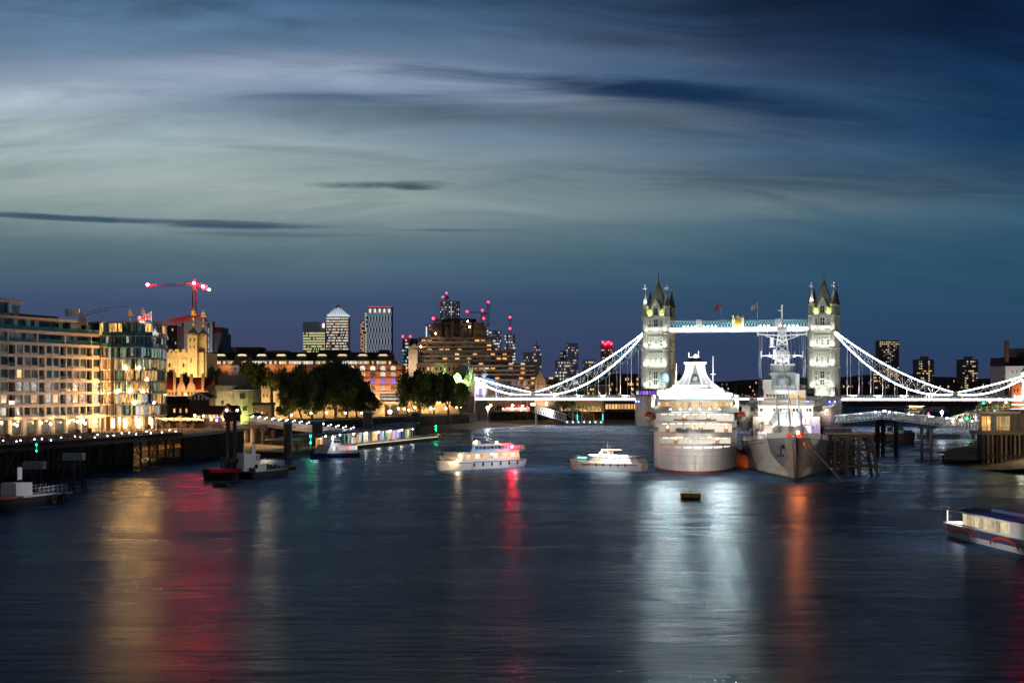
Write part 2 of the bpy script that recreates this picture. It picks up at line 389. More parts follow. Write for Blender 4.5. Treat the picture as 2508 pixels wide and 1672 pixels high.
# ------------------------------------------------------------------ water
def water_mat():
    m = bpy.data.materials.new('river_water'); m.use_nodes = True
    t = NT(m.node_tree); b = m.node_tree.nodes['Principled BSDF']
    g = t.n('ShaderNodeNewGeometry').outputs['Position']
    def st(ax, ay, rot=0.):
        x = t.n('ShaderNodeMapping'); t.l(g, x.inputs[0]); x.inputs['Scale'].default_value = (ax, ay, 1)
        x.inputs['Rotation'].default_value = (0, 0, rot); return x.outputs[0]
    patch = t.noise(st(.012, .03, .1), 1., 5, .6, 1.2)
    patch2 = t.noise(st(.03, .10, -.05), 1., 5, .65, .8)
    r = t.m('ADD', .11, t.m('ADD', t.m('MULTIPLY', patch, .22), t.m('MULTIPLY', patch2, .10)))
    gl = t.n('ShaderNodeBsdfGlossy'); gl.distribution = 'GGX'; t.l(r, gl.inputs['Roughness'])
    h = t.m('ADD', t.m('MULTIPLY', t.noise(st(.16, .55, .04), 1., 7, .66, .5), .95), t.m('MULTIPLY', t.noise(st(.02, .07, .1), 1., 4, .5, 1.), 1.3))
    bn = t.n('ShaderNodeBump'); bn.inputs['Strength'].default_value = 1.0; bn.inputs['Distance'].default_value = .2
    t.l(h, bn.inputs['Height']); t.l(bn.outputs[0], gl.inputs['Normal'])
    fr = t.n('ShaderNodeFresnel'); fr.inputs['IOR'].default_value = 1.33; t.l(bn.outputs[0], fr.inputs['Normal'])
    f = t.m('ADD', .010, t.m('MULTIPLY', t.m('POWER', fr.outputs[0], 2.5), .68))
    cc = t.n('ShaderNodeVectorMath', operation='SCALE'); cc.inputs[0].default_value = (.64, .82, 1.); t.l(f, cc.inputs['Scale'])
    t.l(cc.outputs[0], gl.inputs['Color'])
    df = t.n('ShaderNodeBsdfDiffuse'); df.inputs['Color'].default_value = (.003, .045, .14, 1)
    ad = t.n('ShaderNodeAddShader'); t.l(gl.outputs[0], ad.inputs[0]); t.l(df.outputs[0], ad.inputs[1])
    t.l(ad.outputs[0], m.node_tree.nodes['Material Output'].inputs[0]); m.node_tree.nodes.remove(b)
    return m
MM['water'] = water_mat()
o = MB().add([(-1500,-400,0),(1500,-400,0),(1500,2300,0),(-1500,2300,0)], [(0,1,2,3)]).build('water', 'water'); tag(o, kind='structure')
MM['ground'] = mat('ground', (.07, .065, .06), .9, var=.3, vs=.05)
MM['mud'] = mat('wet_mud', (.10, .075, .045), .75, var=.45, vs=.3, bump=.8, bs=1.2)
MM['sand'] = mat('wet_sand', (.26, .17, .09), .8, var=.35, vs=.3, bump=.6, bs=1.2)
NB = [(-110,-300),(-118,300),(-118,420),(-100,505),(-85,613),(-56,740),(-22,870),(-12,955),(71,1012),(115,1120),(300,1700),(370,2000)]
b = MB(); b.prism([(-6000,-300)]+NB+[(370,9000),(-6000,9000)], -3, 5.5)
tag(b.build('north_bank', 'ground'), kind='structure')
SB = [(480,2000),(330,1300),(235,860),(160,500),(128,440),(116,400),(112,340),(100,-300)]
b = MB(); b.prism([(6000,9000),(480,9000)]+SB+[(6000,-300)], -3, 5.5)
tag(b.build('south_bank', 'ground'), kind='structure')
b = MB(); b.prism([(370.01,2000),(479.99,2000),(479.99,9000),(370.01,9000)], -3, 5.5)
tag(b.build('far_bank', 'ground'), kind='structure')
# foreshore left: from the wall foot down to the water line
def shore(name, inner, outer, z, m):
    n = len(inner); rows = []
    for k in range(9):
        f = k/8
        rows.append([(a[0]*(1-f)+c[0]*f, a[1]*(1-f)+c[1]*f, z*(1-f)**1.3-.12*f+(rnd.uniform(-.08,.08) if 0 < k < 8 else 0)) for a, c in zip(inner, outer)])
    bb = MB().grid(rows); o = bb.build(name, m, smooth=True); tag(o, kind='structure')
def dens(pts, k=12, jit=0.):
    out = []
    for a, c in zip(pts[:-1], pts[1:]):
        for i in range(k): f = i/k; out.append((a[0]*(1-f)+c[0]*f+rnd.uniform(-jit,jit), a[1]*(1-f)+c[1]*f+rnd.uniform(-jit,jit)))
    return out+[pts[-1]]
shore('foreshore', dens([(-118,420),(-100,505),(-85,613),(-72,670)]), dens([(-104,425),(-80,455),(-66,488),(-62,560)], jit=1.2), 1.9, 'sand')
shore('foreshore', dens([(-72,670),(-56,740),(-22,870),(-12,955)]), dens([(-60,560),(-30,690),(-10,813),(12,865)], jit=1.2), 1.6, 'mud')
shore('foreshore', dens([(-12,955),(71,1012),(115,1120)]), dens([(12,865),(62,940),(100,1050)], jit=1.), 1.2, 'mud')
shore('foreshore', dens([(200,700),(160,500),(128,440),(116,400),(112,345)]), dens([(185,690),(140,560),(118,500),(103,432),(98,385)], jit=.8), 2.6, 'mud')
shore('foreshore', dens([(150,418),(130,412),(116,402),(103,400)]), dens([(150,372),(118,378),(108,396),(101,427)], jit=.8), 1.5, 'mud')
# river walls
def wall_thing(label, pts, z0, z1, m, cap=.5, posts=8):
    t = thing('river_wall', label, 'wall', (pts[0][0], pts[0][1], 0))
    lp = [(p[0]-pts[0][0], p[1]-pts[0][1]) for p in pts]
    MB().wall(lp, .9, z0, z1).build('wall', m, t)
    MB().wall(lp, 1.3, z1, z1+cap).build('coping', 'pale_concrete', t)
    rl = MB(); zz = z1+cap
    for a, c in zip(lp[:-1], lp[1:]):
        for h in (.45, .8, 1.1): rl.bar((a[0],a[1],zz+h), (c[0],c[1],zz+h), .07)
        L = math.dist(a, c); n = max(1, int(L/3))
        for i in range(n+1): f = i/n; x, y = a[0]*(1-f)+c[0]*f, a[1]*(1-f)+c[1]*f; rl.bar((x,y,zz),(x,y,zz+1.1),.09)
    rl.build('railing', 'dark_metal', t)
    pl = 0
    for a, c in zip(lp[:-1], lp[1:]):
        L = math.dist(a, c); n = int(L/posts)
        for i in range(n):
            if pl > 95: break
            f = (i+.5)/n; x, y = a[0]*(1-f)+c[0]*f, a[1]*(1-f)+c[1]*f
            MB().tube((x+.9,y-.7,-1),(x+.9,y-.7,z1-1.2),.28,6).build('timber_post', 'dim_timber', t); pl += 1
    return t
wall_thing('long stone river wall with timber posts below the two groups of plane trees', [(-84,613),(-55,740),(-21,870)], -1, 5.6, 'wall_weed')
wall_thing('dark river wall seen beneath the bridge deck behind the truss gangway', [(-11,954),(71.5,1011),(115,1118)], -1, 5.6, 'wall_weed', posts=5)
wall_thing('low embankment wall behind the sandy foreshore beside the white gangway', [(-117,424),(-99,505),(-84,612)], -1, 5.6, 'wall_weed', posts=5)
# hills on the horizon
rows = []
import math as _m
def hillz(a):
    px = 1254+F*a
    z = 25+34*_m.exp(-((px-2350)/330)**2)+30*_m.exp(-((px-1900)/300)**2)+18*_m.exp(-((px-1500)/160)**2)+16*_m.exp(-((px-500)/700)**2)
    return z+6*_m.sin(a*37)+3*_m.sin(a*91+1)+1.5*_m.sin(a*260)
angs = [-.45+i*.006 for i in range(151)]
for (Yd, kz) in ((5200,0),(5900,.6),(6500,1.),(7600,1.)):
    rows.append([(a*Yd, Yd, 5+hillz(a)*kz) for a in angs])
MM['hill'] = mat('wooded_hill', (.05, .055, .07), .95, var=.3, vs=.004)  # blue of the distant air put into the hill colour
tag(MB().grid(rows).build('hills', 'hill'), kind='structure')
MM['bulb_walk'] = glow('walkway_lamp', (.55,.85,1.), 3)
# ------------------------------------------------------------------ the bridge
BR = thing('suspension_bridge', 'floodlit suspension and bascule bridge with two gothic stone towers across the river', 'bridge', (113.2, 881.5, 0), R(-16))
def para(t, a, c, sag): return a*(1-t)+c*t-4*sag*t*(1-t)
def make_tower(cx, flip):
    T = bpy.data.objects.new('tower', None); C.objects.link(T); T.parent = BR; T.location = (cx, 0, 0)
    hx, hy = 6.1, 7.2
    b = MB()
    # body with slight set-offs per storey
    for (z0, z1, e) in [(14, 28.2, .25), (29.2, 37.2, .1), (38.6, 45.2, 0), (46.6, 53.4, -.05)]:
        b.box(-hx-e+.6, -hy-e+.6, z0, hx+e-.6, hy+e-.6, z1)
    b.box(-hx+1.0, -hy+1.0, 53.4, hx-1.0, hy-1.0, 57.8)
    b.build('wall', 'stone', T)
    for (z0, z1, e) in [(28.2, 28.7, .5), (28.7, 29.2, .9), (37.2, 37.7, .4), (37.7, 38.6, .8), (45.2, 45.8, .5), (45.8, 46.6, .9), (53.4, 54.1, .8), (18.4, 18.9, .5), (35.8, 36.2, .35), (43.8, 44.2, .3)]:
        MB().box(-hx-e+.4, -hy-e+.4, z0, hx+e-.4, hy+e-.4, z1).build('cornice', 'stone_trim', T)
    for sx_ in (-1, 1):
        for sy_ in (-1, 1):
            tb = MB(); x, y = sx_*(hx-.6), sy_*(hy-.6)
            tb.lathe([(1.95,14),(1.95,18.4),(1.85,28.2),(2.2,28.4),(2.25,29.2),(1.8,29.3),(1.8,37.2),(2.15,37.6),(2.15,38.6),(1.72,38.7),(1.72,45.2),(2.1,45.6),(2.1,46.6),(1.66,46.7),(1.66,53.4),(2.0,53.7),(2.0,54.3),(1.6,54.4),(1.6,58.4),(1.95,58.7),(1.95,59.4)], (x,y), 8, R(22.5))
            to = tb.build('turret', 'stone', T)
            MB().lathe([(1.9,59.4),(1.2,62),(.7,64.3),(.3,66.8),(.12,67.0)], (x,y), 8, R(22.5)).build('turret_roof', 'slate', to)
            cr = MB(); cr.box(x-.16,y-.16,66.8,x+.16,y+.16,69.6).box(x-.75,y-.16,67.9,x+.75,y+.16,68.3).ball((x,y,69.6),.3,6).ball((x-.8,y,68.1),.28,6).ball((x+.8,y,68.1),.28,6)
            cr.build('cross', 'white_paint', to)
    # main roof and spire
    MB().add([(-4.6,-5.4,57.8),(4.6,-5.4,57.8),(4.6,5.4,57.8),(-4.6,5.4,57.8),(-.9,-1.2,69.5),(.9,-1.2,69.5),(.9,1.2,69.5),(-.9,1.2,69.5)],
             [(0,3,2,1),(4,5,6,7),(0,1,5,4),(1,2,6,5),(2,3,7,6),(3,0,4,7)]).build('roof', 'lead_green', T)
    MB().lathe([(1.1,69.5),(.9,69.9),(1.25,70.2),(.5,70.6),(.35,72),(.62,72.4),(.28,73),(.2,75),(.45,75.3),(.16,75.8),(.1,77.2)], (0,0), 8).build('spire', 'gilt', T)
    for s in (-1, 1):                                     # parapet gables front and back
        g = MB(); y = s*(hy-.9)
        g.xprism([(-2.3,53.8),(2.3,53.8),(2.3,58.6),(1.5,60.4),(.6,61.6),(0,63),(-.6,61.6),(-1.5,60.4),(-2.3,58.6)], y-.5, y+.5)
        g.build('dormer', 'stone_trim', T)
        MB().box(-hx+1.2,y-.2,53.8,-2.2,y+.2,55.6).build('parapet', 'stone', T); MB().box(2.2,y-.2,53.8,hx-1.2,y+.2,55.6).build('parapet', 'stone', T)
    fy = -hy+.33
    W_ = []; sur = MB()
    def lancets(zb, zt, xs, wd, y, head=True, m='glass'):
        for x in xs:
            sur.box(x-wd/2-.28, y-.24, zb-.3, x-wd/2, y+.2, zt+.5).box(x+wd/2, y-.24, zb-.3, x+wd/2+.28, y+.2, zt+.5)
            sur.box(x-wd/2-.3, y-.28, zt, x+wd/2+.3, y+.2, zt+.55).box(x-wd/2-.35, y-.34, zb-.5, x+wd/2+.35, y+.2, zb-.1)
            sur.box(x-.07, y-.16, zb, x+.07, y+.1, zt)
            sur.box(x-wd/2, y-.14, zb+(zt-zb)*.55, x+wd/2, y+.1, zb+(zt-zb)*.55+.12)
            W_.append((x-wd/2, y-.08, zb, x+wd/2, y+.12, zt, m))
    lancets(30.4, 33.6, (-2.6, 0, 2.6), 1.05, fy+.15, m='glass')
    lancets(39.4, 42.2, (-2.7, 0, 2.7), 1.05, fy+.25)
    lancets(48.9, 52.2, (-2.9, 2.9), .9, fy+.3); lancets(48.9, 52.6, (0,), 2.1, fy+.3)
    lancets(54.9, 58.2, (0,), 2.0, -hy+.35)
    for zb in (19.6, 22.4, 25.0): lancets(zb, zb+1.8, (-2.9, 2.9), .9, fy)
    lancets(19.9, 22.4, (0,), 2.0, fy); lancets(23.2, 26.6, (0,), 2.0, fy)
    # tracery panel and balcony
    for i in range(9): x = -3.6+i*.9; sur.box(x-.2, fy-.05, 43.0, x+.2, fy+.35, 43.7); sur.box(x-.15, fy+.05, 34.2, x+.15, fy+.3, 35.2)
    sur.box(-3.8, fy+.0, 35.2, 3.8, fy+.3, 35.5); sur.box(-3.8, fy-.1, 29.4, 3.8, fy+.3, 29.9)
    sur.box(-4.0, fy-.9, 47.4, 4.0, fy+.3, 47.8)
    for i in range(17): x = -3.9+i*.487; sur.box(x-.09, fy-.85, 47.8, x+.09, fy-.7, 48.6)
    sur.box(-4.0, fy-.9, 48.6, 4.0, fy-.65, 48.8)
    for i in range(5): x = -2.4+i*1.2; sur.box(x-.25, fy-.5, 46.75, x+.25, fy+.3, 47.4)
    sur.build('window_surround', 'stone_trim', T)
    # the inner / outer faces get windows as well
    for s in (-1, 1):
        X = s*(hx-.55)
        for (zb, zt) in ((20, 24), (30.4, 33.6), (39.4, 42.2), (48.9, 52)):
            for y in (-2.4, 0, 2.4): W_.append((X-.12, y-.5, zb, X+.16 if s > 0 else X-.16+.28, y+.5, zt, 'glass'))
    windows(T, W_)
    # road arch at deck level
    ar = MB(); ar.xprism([(-2.2,14.2),(-2.2,16.6),(-1.4,17.8),(0,18.3),(1.4,17.8),(2.2,16.6),(2.2,14.2),(1.8,14.2),(1.8,16.5),(1.1,17.5),(0,17.9),(-1.1,17.5),(-1.8,16.5),(-1.8,14.2)], fy-.35, fy+.1)
    ar.build('arch', 'stone_trim', T)
    # ledge floodlights: fittings on each cornice throwing light up the face
    for z in (15.2, 19.0, 29.4, 38.7, 46.7, 54.3):
        for x in (-4.0, 4.0): MB().box(x-.3, -hy-1.1, z-.1, x+.3, -hy-.7, z+.2).build('floodlight', 'dark_metal', T)
    colr = (.96, 1., .88)
    for (z, e, t_) in ((14.6, 900, 26), (19.2, 600, 28), (29.5, 820, 37), (38.9, 700, 45), (46.9, 380, 53)):
        for x in (-4.3, 0, 4.3):
            lamp('AREA', T, (x, -hy-2.0, z), e*.5, colr, .8, target=(x*.9, -hy+.4, t_-2.2))
        lamp('AREA', T, (hx+2.2, -2, z), e*(.45 if cx < 0 else .25), (1., .72, .42) if cx < 0 else colr, 1.2, target=(hx-.4, 0, t_-2))
    for x in (-3.1, 3.1): lamp('AREA', T, (x, -hy+.2, 54.8), 330, (.82, 1., .25), .5, target=(x*.75, -3.2, 62))
    lamp('SPOT', T, (0, -60, 12), 34000, (1., 1., .93), 1.5, spot=46, target=(0, -hy, 40))
    lamp('POINT', T, (-5, -hy-1.2, 61.5), 900, (1, .97, .9), .4)
    MB().ball((-4.8, -hy-.9, 61.2), .42, 8).build('lamp', 'bulb_white', T)
    lamp('SPOT', T, (2, -hy-3, 56), 16000, (1, .97, .9), .4, spot=30, target=(5.3, -hy, 68))
    lamp('SPOT', T, (-2, -hy-3, 56), 16000, (1, .97, .9), .4, spot=30, target=(-5.3, -hy, 68))
    return T
TL = make_tower(-41.2, False); TR = make_tower(41.2, True)
# piers
for cx in (-41.2, 41.2):
    w9 = 9.4
    p = MB(); p.prism([(cx-w9,-12),(cx-w9*.7,-20),(cx,-28),(cx+w9*.7,-20),(cx+w9,-12),(cx+w9,12),(cx+w9*.7,20),(cx,28),(cx-w9*.7,20),(cx-w9,12)][::1], -4, 13.2)
    po = p.build('pier', 'granite', BR)
    MB().prism([(cx-w9-.5,-12.3),(cx-w9*.7-.4,-20.6),(cx,-28.8),(cx+w9*.7+.4,-20.6),(cx+w9+.5,-12.3),(cx+w9+.5,12.3),(cx+w9*.7+.4,20.6),(cx,28.8),(cx-w9*.7-.4,20.6),(cx-w9-.5,12.3)], 13.2, 14.5).build('coping', 'granite', po)
    for dx in (-7.3, -5.2, 5.2, 7.3):
        yy = -19.8 if abs(dx) > 7 else -23.6
        MB().ball((cx+dx, yy, 11.8), .42, 8).build('blue_lamp', 'bulb_blue', po)
for cx in (-41.2, 41.2):
    for dx in (-12, 12): lamp('AREA', BR, (cx+dx, -34, 7), 1300, (1., .84, .66), 3, target=(cx+dx*.4, -18, 6))  # unseen warm area lights added to lift the dark piers
# control cabin by the left tower, lit blue
cab = MB().box(-50,-13.5,14.5,-40,-9.6,17.6).build('control_cabin', 'navy', BR)
MB().box(-50.4,-13.9,17.6,-39.6,-9.2,18.0).build('roof', 'dark_metal', cab)
for i in range(6): ubox('window', 'w_purple' if i % 3 else 'w_cool', cab, -49.6+i*1.6, -13.62, 15.1, -48.5+i*1.6, -13.45, 17.0)
cab = MB().box(32,-13.5,14.5,38,-9.8,17.8).build('control_cabin', 'dark_metal', BR)
MB().box(31.6,-13.9,17.8,38.4,-9.4,18.2).build('roof', 'lead', cab)
for i in range(4): ubox('window', 'w_dim', cab, 32.4+i*1.4, -13.62, 15.8, 33.4+i*1.4, -13.45, 17.2)
# high level walkways with lattice, LED strip and crest
for y in (-6.4, 5.0):
    wk = MB().box(-34.6,y,46.6,34.6,y+2.8,47.7).box(-34.6,y,51.2,34.6,y+2.8,51.9).build('walkway', 'pale_blue', BR)
    la = MB()
    n = 46
    for i in range(n):
        x0 = -34.5+69*i/n; x1 = -34.5+69*(i+1)/n
        la.bar((x0,y-.06,47.8),(x1,y-.06,51.2),.16); la.bar((x0,y-.09,51.2),(x1,y-.09,47.8),.16)
    la.build('lattice', 'pale_blue', wk)
    for x in (-19.5, 19.5): MB().box(x-1.4,y-.25,47.2,x+1.4,y+3,52.3).build('pylon', 'stone_trim', wk)
    MB().box(-34.6,y+1.3,47.7,34.6,y+1.5,51.2).build('window', 'teal_glass', wk)
    if y < 0:
        MB().box(-35.4,y-.32,47.0,35.4,y-.06,47.95).build('light_strip', 'led', wk)
        MB().box(-34.6,y-.1,45.9,34.6,y+2.8,46.5).build('lower_flange', 'white_paint', wk)
        MB().box(-34.6,y-.22,51.3,34.6,y-.05,51.5).build('cornice', 'blue_paint', wk)
        k = 0
        for x in (-27,-25,-23,-21,-17,-15,-13,-11, 11,13,15, 21,23,25,27,29):
            MB().ball((x,y-.45,48.9),.5,8).build('lamp', 'bulb_walk', wk)
            lamp('POINT', wk, (x,y-1.2,49.2), 30, (.7,.95,1.), .3) if k % 2 == 0 else None
            k += 1
        cr = MB().box(-2.9,y-1.0,47.4,-2.1,y-.4,53.2).box(2.1,y-1.0,47.4,2.9,y-.4,53.2).xprism([(-2.1,47.4),(2.1,47.4),(2.1,52.6),(1.2,53.2),(0,53.5),(-1.2,53.2),(-2.1,52.6)], y-.8, y-.4)
        cr.build('crest_panel', 'stone_trim', wk)
        g = MB()
        g.xprism([(0,48),(1.1,49.2),(1.2,50.8),(-1.2,50.8),(-1.1,49.2)], y-1.1, y-.8)
        g.xprism([(-1.3,51.2),(1.3,51.2),(1.5,52.6),(.8,52.0),(0,53.0),(-.8,52.0),(-1.5,52.6)], y-1.15, y-.8)
        g.box(-.12,y-1.05,53.0,.12,y-.8,55.2).box(-.5,y-1.05,54.3,.5,y-.8,54.55).ball((0,y-.9,53.9),.55,8).ball((-2.5,y-.7,53.9),.5,8).ball((2.5,y-.7,53.9),.5,8).box(-1.7,y-1.0,48.2,-1.3,y-.8,50.6).box(1.3,y-1.0,48.2,1.7,y-.8,50.6)
        g.build('crest', 'gilt', wk)
        lamp('AREA', wk, (0,y-3.4,47.2), 900, (.85,1.,.55), 1., target=(0,y-.6,51.5))
for x in (-25,-8,8,25):
    q = lamp('AREA', BR, (x, -10.6, 47.6), 520, (.9, .97, 1.), .6, target=(x, -6.4, 50)); q.data.shape = 'RECTANGLE'; q.data.size = 15
# bascules and the road deck
dk = MB().box(-31.8,-8.2,12.2,31.8,8.2,13.9).build('bascule_deck', 'lead', BR)
MB().box(-31.8,-8.42,12.9,31.8,-8.22,13.25).build('light_strip', 'led', dk)
r_ = MB()
for i in range(64): x = -31.5+i; r_.box(x-.06,-8.3,13.9,x+.06,-8.15,15.0)
r_.box(-31.8,-8.32,14.95,31.8,-8.12,15.15); r_.build('railing', 'red_paint', dk)
for sgn in (-1, 1):
    x0, x1 = (48.5, 134.5)
    a, c = (x0, x1) if sgn > 0 else (-x1, -x0)
    dk = MB().box(a,-9.0,12.0,c,9.0,13.7).build('road_deck', 'grey_metal', BR)
    MB().box(a,-9.26,12.7,c,-9.04,13.12).build('light_strip', 'led', dk)
    p = MB(); n = 70
    for i in range(n):
        u0 = a+(c-a)*i/n
        p.box(u0+.12,-9.15,13.7,u0+(c-a)/n-.35,-9.0,14.75)
    p.build('parapet_panel', 'white_paint', dk)
    MB().box(a,-9.22,14.75,c,-8.95,14.95).build('parapet_rail', 'light_blue', dk)
    lamp('AREA', dk, ((a+c)/2,-10.2,14.6), 1500, (1,.93,.9), .5, target=((a+c)/2,-9,14.2), sy=None).data.size = 60
# chains
CH_ = {}
def chain(xa, za, xb, zb, sag_t, sag_b, y, n, front, d0, d1):
    """lattice link between two pins: top chord, bottom chord and web"""
    pt = []; pb = []
    for i in range(n+1):
        t = i/n; x = xa*(1-t)+xb*t
        pt.append((x, para(t, za+d0, zb+d1, sag_t))); pb.append((x, para(t, za-d0, zb-d1, sag_b)))
    ch = MB()
    for i in range(n):
        ch.bar((pt[i][0],y,pt[i][1]),(pt[i+1][0],y,pt[i+1][1]),.6,.75)
        ch.bar((pb[i][0],y,pb[i][1]),(pb[i+1][0],y,pb[i+1][1]),.6,.75)
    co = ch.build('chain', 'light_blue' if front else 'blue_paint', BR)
    wb = MB()
    for i in range(n):
        if i % 2 == 0: wb.bar((pt[i][0],y,pt[i][1]),(pb[i+1][0],y,pb[i+1][1]),.28)
        else: wb.bar((pb[i][0],y,pb[i][1]),(pt[i+1][0],y,pt[i+1][1]),.28)
        if 0 < i: wb.bar((pt[i][0],y,pt[i][1]),(pb[i][0],y,pb[i][1]),.22)
    wb.build('lattice', 'white_paint', co)
    st = MB()
    ys = y-.42
    for i in range(n):
        if front or i % 3 != 1:
            q = .26 if front else .14
            st.bar((pt[i][0],ys,pt[i][1]+.05),(pt[i+1][0],ys,pt[i+1][1]+.05),.16,q); st.bar((pb[i][0],ys,pb[i][1]),(pb[i+1][0],ys,pb[i+1][1]),.16,q*1.4)
    if front: st.build('light_strip', 'led', co)
    else:
        pass
    L = abs(xb-xa); m = max(2, int(L/5.6))
    for i in range(1, m):
        t = i/m; x = xa*(1-t)+xb*t; z = para(t, za-d0, zb-d1, sag_b)
        if z > 14.6: MB().box(x-.13,y-.13,13.7,x+.13,y+.13,z).build('hanger', 'hanger', co)
MM['hanger'] = mat('hanger_paint', (.8, .78, .78), .4, var=.05)
for y, fr in ((-8.6, True), (8.6, False)):
    for s in (-1, 1):
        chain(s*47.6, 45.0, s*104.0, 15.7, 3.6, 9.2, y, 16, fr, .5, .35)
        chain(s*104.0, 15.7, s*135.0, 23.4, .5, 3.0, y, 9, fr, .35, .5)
        pin = MB().tube((s*104,y-.7,15.7),(s*104,y+.7,15.7),1.35,14).box(s*104-2.2,y-.5,13.2,s*104+2.2,y+.5,16.6).build('pin_link', 'blue_paint', BR)
        if fr: MB().tube((s*104,y-.95,15.9),(s*104,y-.72,15.9),1.05,14).build('roundel', 'gilt', pin)
# uplights washing the hangers
for s in (-1, 1):
    for x in (56, 68, 80, 92): lamp('SPOT', BR, (s*x, -11.5, 13.0), 6000, (1,.9,.88), .3, spot=110, target=(s*x, -7, 26))
# abutment towers
def abut(cx, w_=9.0):
    a = MB().box(cx-w_,-11,-2,cx+w_,-3.6,21).box(cx-w_,3.6,-2,cx+w_,11,21).box(cx-w_,-3.6,18.5,cx+w_,3.6,21).box(cx-w_,-3.6,-2,cx+w_,3.6,12).build('abutment', 'pale_concrete', BR)
    b_ = MB(); b_.box(cx-w_-.5,-11.5,21,cx+w_+.5,11.5,21.8)
    for i in range(10):
        x = cx-w_-.3+i*(2*w_-.3)/9; b_.box(x,-11.5,21.8,x+.9,-10.9,22.8)
    for sx_ in (-1, 1):
        for y in (-9.8, 9.8): b_.lathe([(1.6,21),(1.6,25),(2,25.3),(2,26),(.8,27.5),(.2,30)], (cx+sx_*(w_-1.2),y), 8)
    b_.xprism([(cx-2,21.8),(cx+2,21.8),(cx+2,24.5),(cx,26.5),(cx-2,24.5)], -11.2, -10.6)
    b_.build('battlement', 'stone', a)
    rf = MB().add([(cx-7,-9,22),(cx+7,-9,22),(cx+7,9,22),(cx-7,9,22),(cx-2.6,-2,30),(cx+2.6,-2,30),(cx+2.6,2,30),(cx-2.6,2,30)],
             [(0,3,2,1),(4,5,6,7),(0,1,5,4),(1,2,6,5),(2,3,7,6),(3,0,4,7)])
    rf.lathe([(.3,30),(.15,35)], (cx-2.4,0), 6).lathe([(.3,30),(.15,35)], (cx+2.4,0), 6)
    rf.build('roof', 'lead_green', a)
    return a
aL = abut(-143.6); aR = abut(143.6)
lamp('AREA', aL, (-143,-16,22), 5200, (.55,1.,.3), 2., target=(-143,-6,28))
lamp('AREA', aL, (-132.5,-8,22), 2200, (.75,1.,.5), 1.5, target=(-137,-8,28))
lamp('SPOT', aL, (-160,-40,8), 26000, (1.,.55,.22), 1., spot=60, target=(-146,-10,9))
lamp('AREA', aL, (-128,-5,17), 6500, (.3,.2,1.), 1.5, target=(-137,-2,16))
lamp('AREA', aL, (-127,3,17), 5000, (.7,.85,1.), 1.5, target=(-137,2,16))
lamp('AREA', aR, (132,-14,18), 6500, (1.,.9,.8), 2., target=(140,-9,20))
# flags on the walkway
def flagpole(label, base, h, m, ang=0., fw=3.4, fh=2.2, grp=None, furl=.3, pm='white_paint'):
    t = thing('flagpole', label, 'flagpole', base, ang, grp)
    MB().tube((0,0,0),(0,0,h),.12,6,.07).build('pole', pm, t)
    rows = []
    for j in range(5):
        rows.append([(-fw*i/10, .25*math.sin(i*.9), h-.3-fh*j/4-(i/10)**1.5*fw*furl) for i in range(11)])
    fo = MB().grid(rows); fo2 = fo.build('flag', m, t); md = fo2.modifiers.new('t', 'SOLIDIFY'); md.thickness = .03
    return t
MM['flag_red'] = mat('red_flag', (.45, .05, .06), .8, var=.5, vs=.7)
MM['flag_pale'] = mat('pale_flag', (.5, .42, .44), .8, var=.3, vs=.7)
M4 = BR.matrix_world if False else Matrix.Translation((113.2, 881.5, 0)) @ Matrix.Rotation(R(-16), 4, 'Z')
for x, lab, m in ((-8.6, 'dark red flag on a pole on the high walkway left of the gold crest', 'flag_red'), (9.4, 'pale flag on a pole on the high walkway right of the gold crest', 'flag_pale')):
    flagpole(lab, M4 @ Vector((x, -5.0, 51.9)), 8.6, m, furl=.6)
MM['w_goldp'] = winmat('gold_lit_tall_panel', (1., .55, .16), 1.7, contrast=.97, sx=1.9, sz=.35)
MM['w_greenp'] = winmat('green_glass_lit_panel', (.55, .9, .55), .55, contrast=1., sx=1.7, sz=.3)
MM['w_coolp'] = winmat('cool_lit_tall_panel', (.7, .9, 1.), .9, contrast=1., sx=1.7, sz=.5)
# ------------------------------------------------------------------ apartment building on the left
AX, AY = -131.1, 455.0
FD = Vector((.279, .960))
AP = thing('apartment_building', 'grey stone riverside apartment block with glazed rounded end and lit windows', 'building', (AX, AY, 5.5), math.atan2(-FD.x, FD.y))
# local frame: +y runs along the facade, -x... the river side is +x
def sp(px, off=0.):
    k = (px-1254)/F       # facade coordinate seen at photo column px
    nx, ny = FD.y*off, -FD.x*off
    return (k*(AY+ny)-(AX+nx))/(FD.x-k*FD.y)
LV = [0, 4.4, 7.6, 10.9, 14.2, 17.5, 20.8, 24.0, 27.2, 31.0]
S0 = -34.0; S1 = 51.5
core = MB().box(-22, S0, 0, -2.4, S1, 27.2).box(-22, S0, 27.2, -3.5, S1+4, 30.4)
core.build('wall', 'dark_brick', AP)
fr = MB()
for i, z in enumerate(LV[1:9]):
    fr.box(-2.4, S0, z-.45, .12 if i else .9, S1, z+.35)
fr.box(-6, S0, 30.4, .7, S1-12, 31.0)
wins = []; rec = []
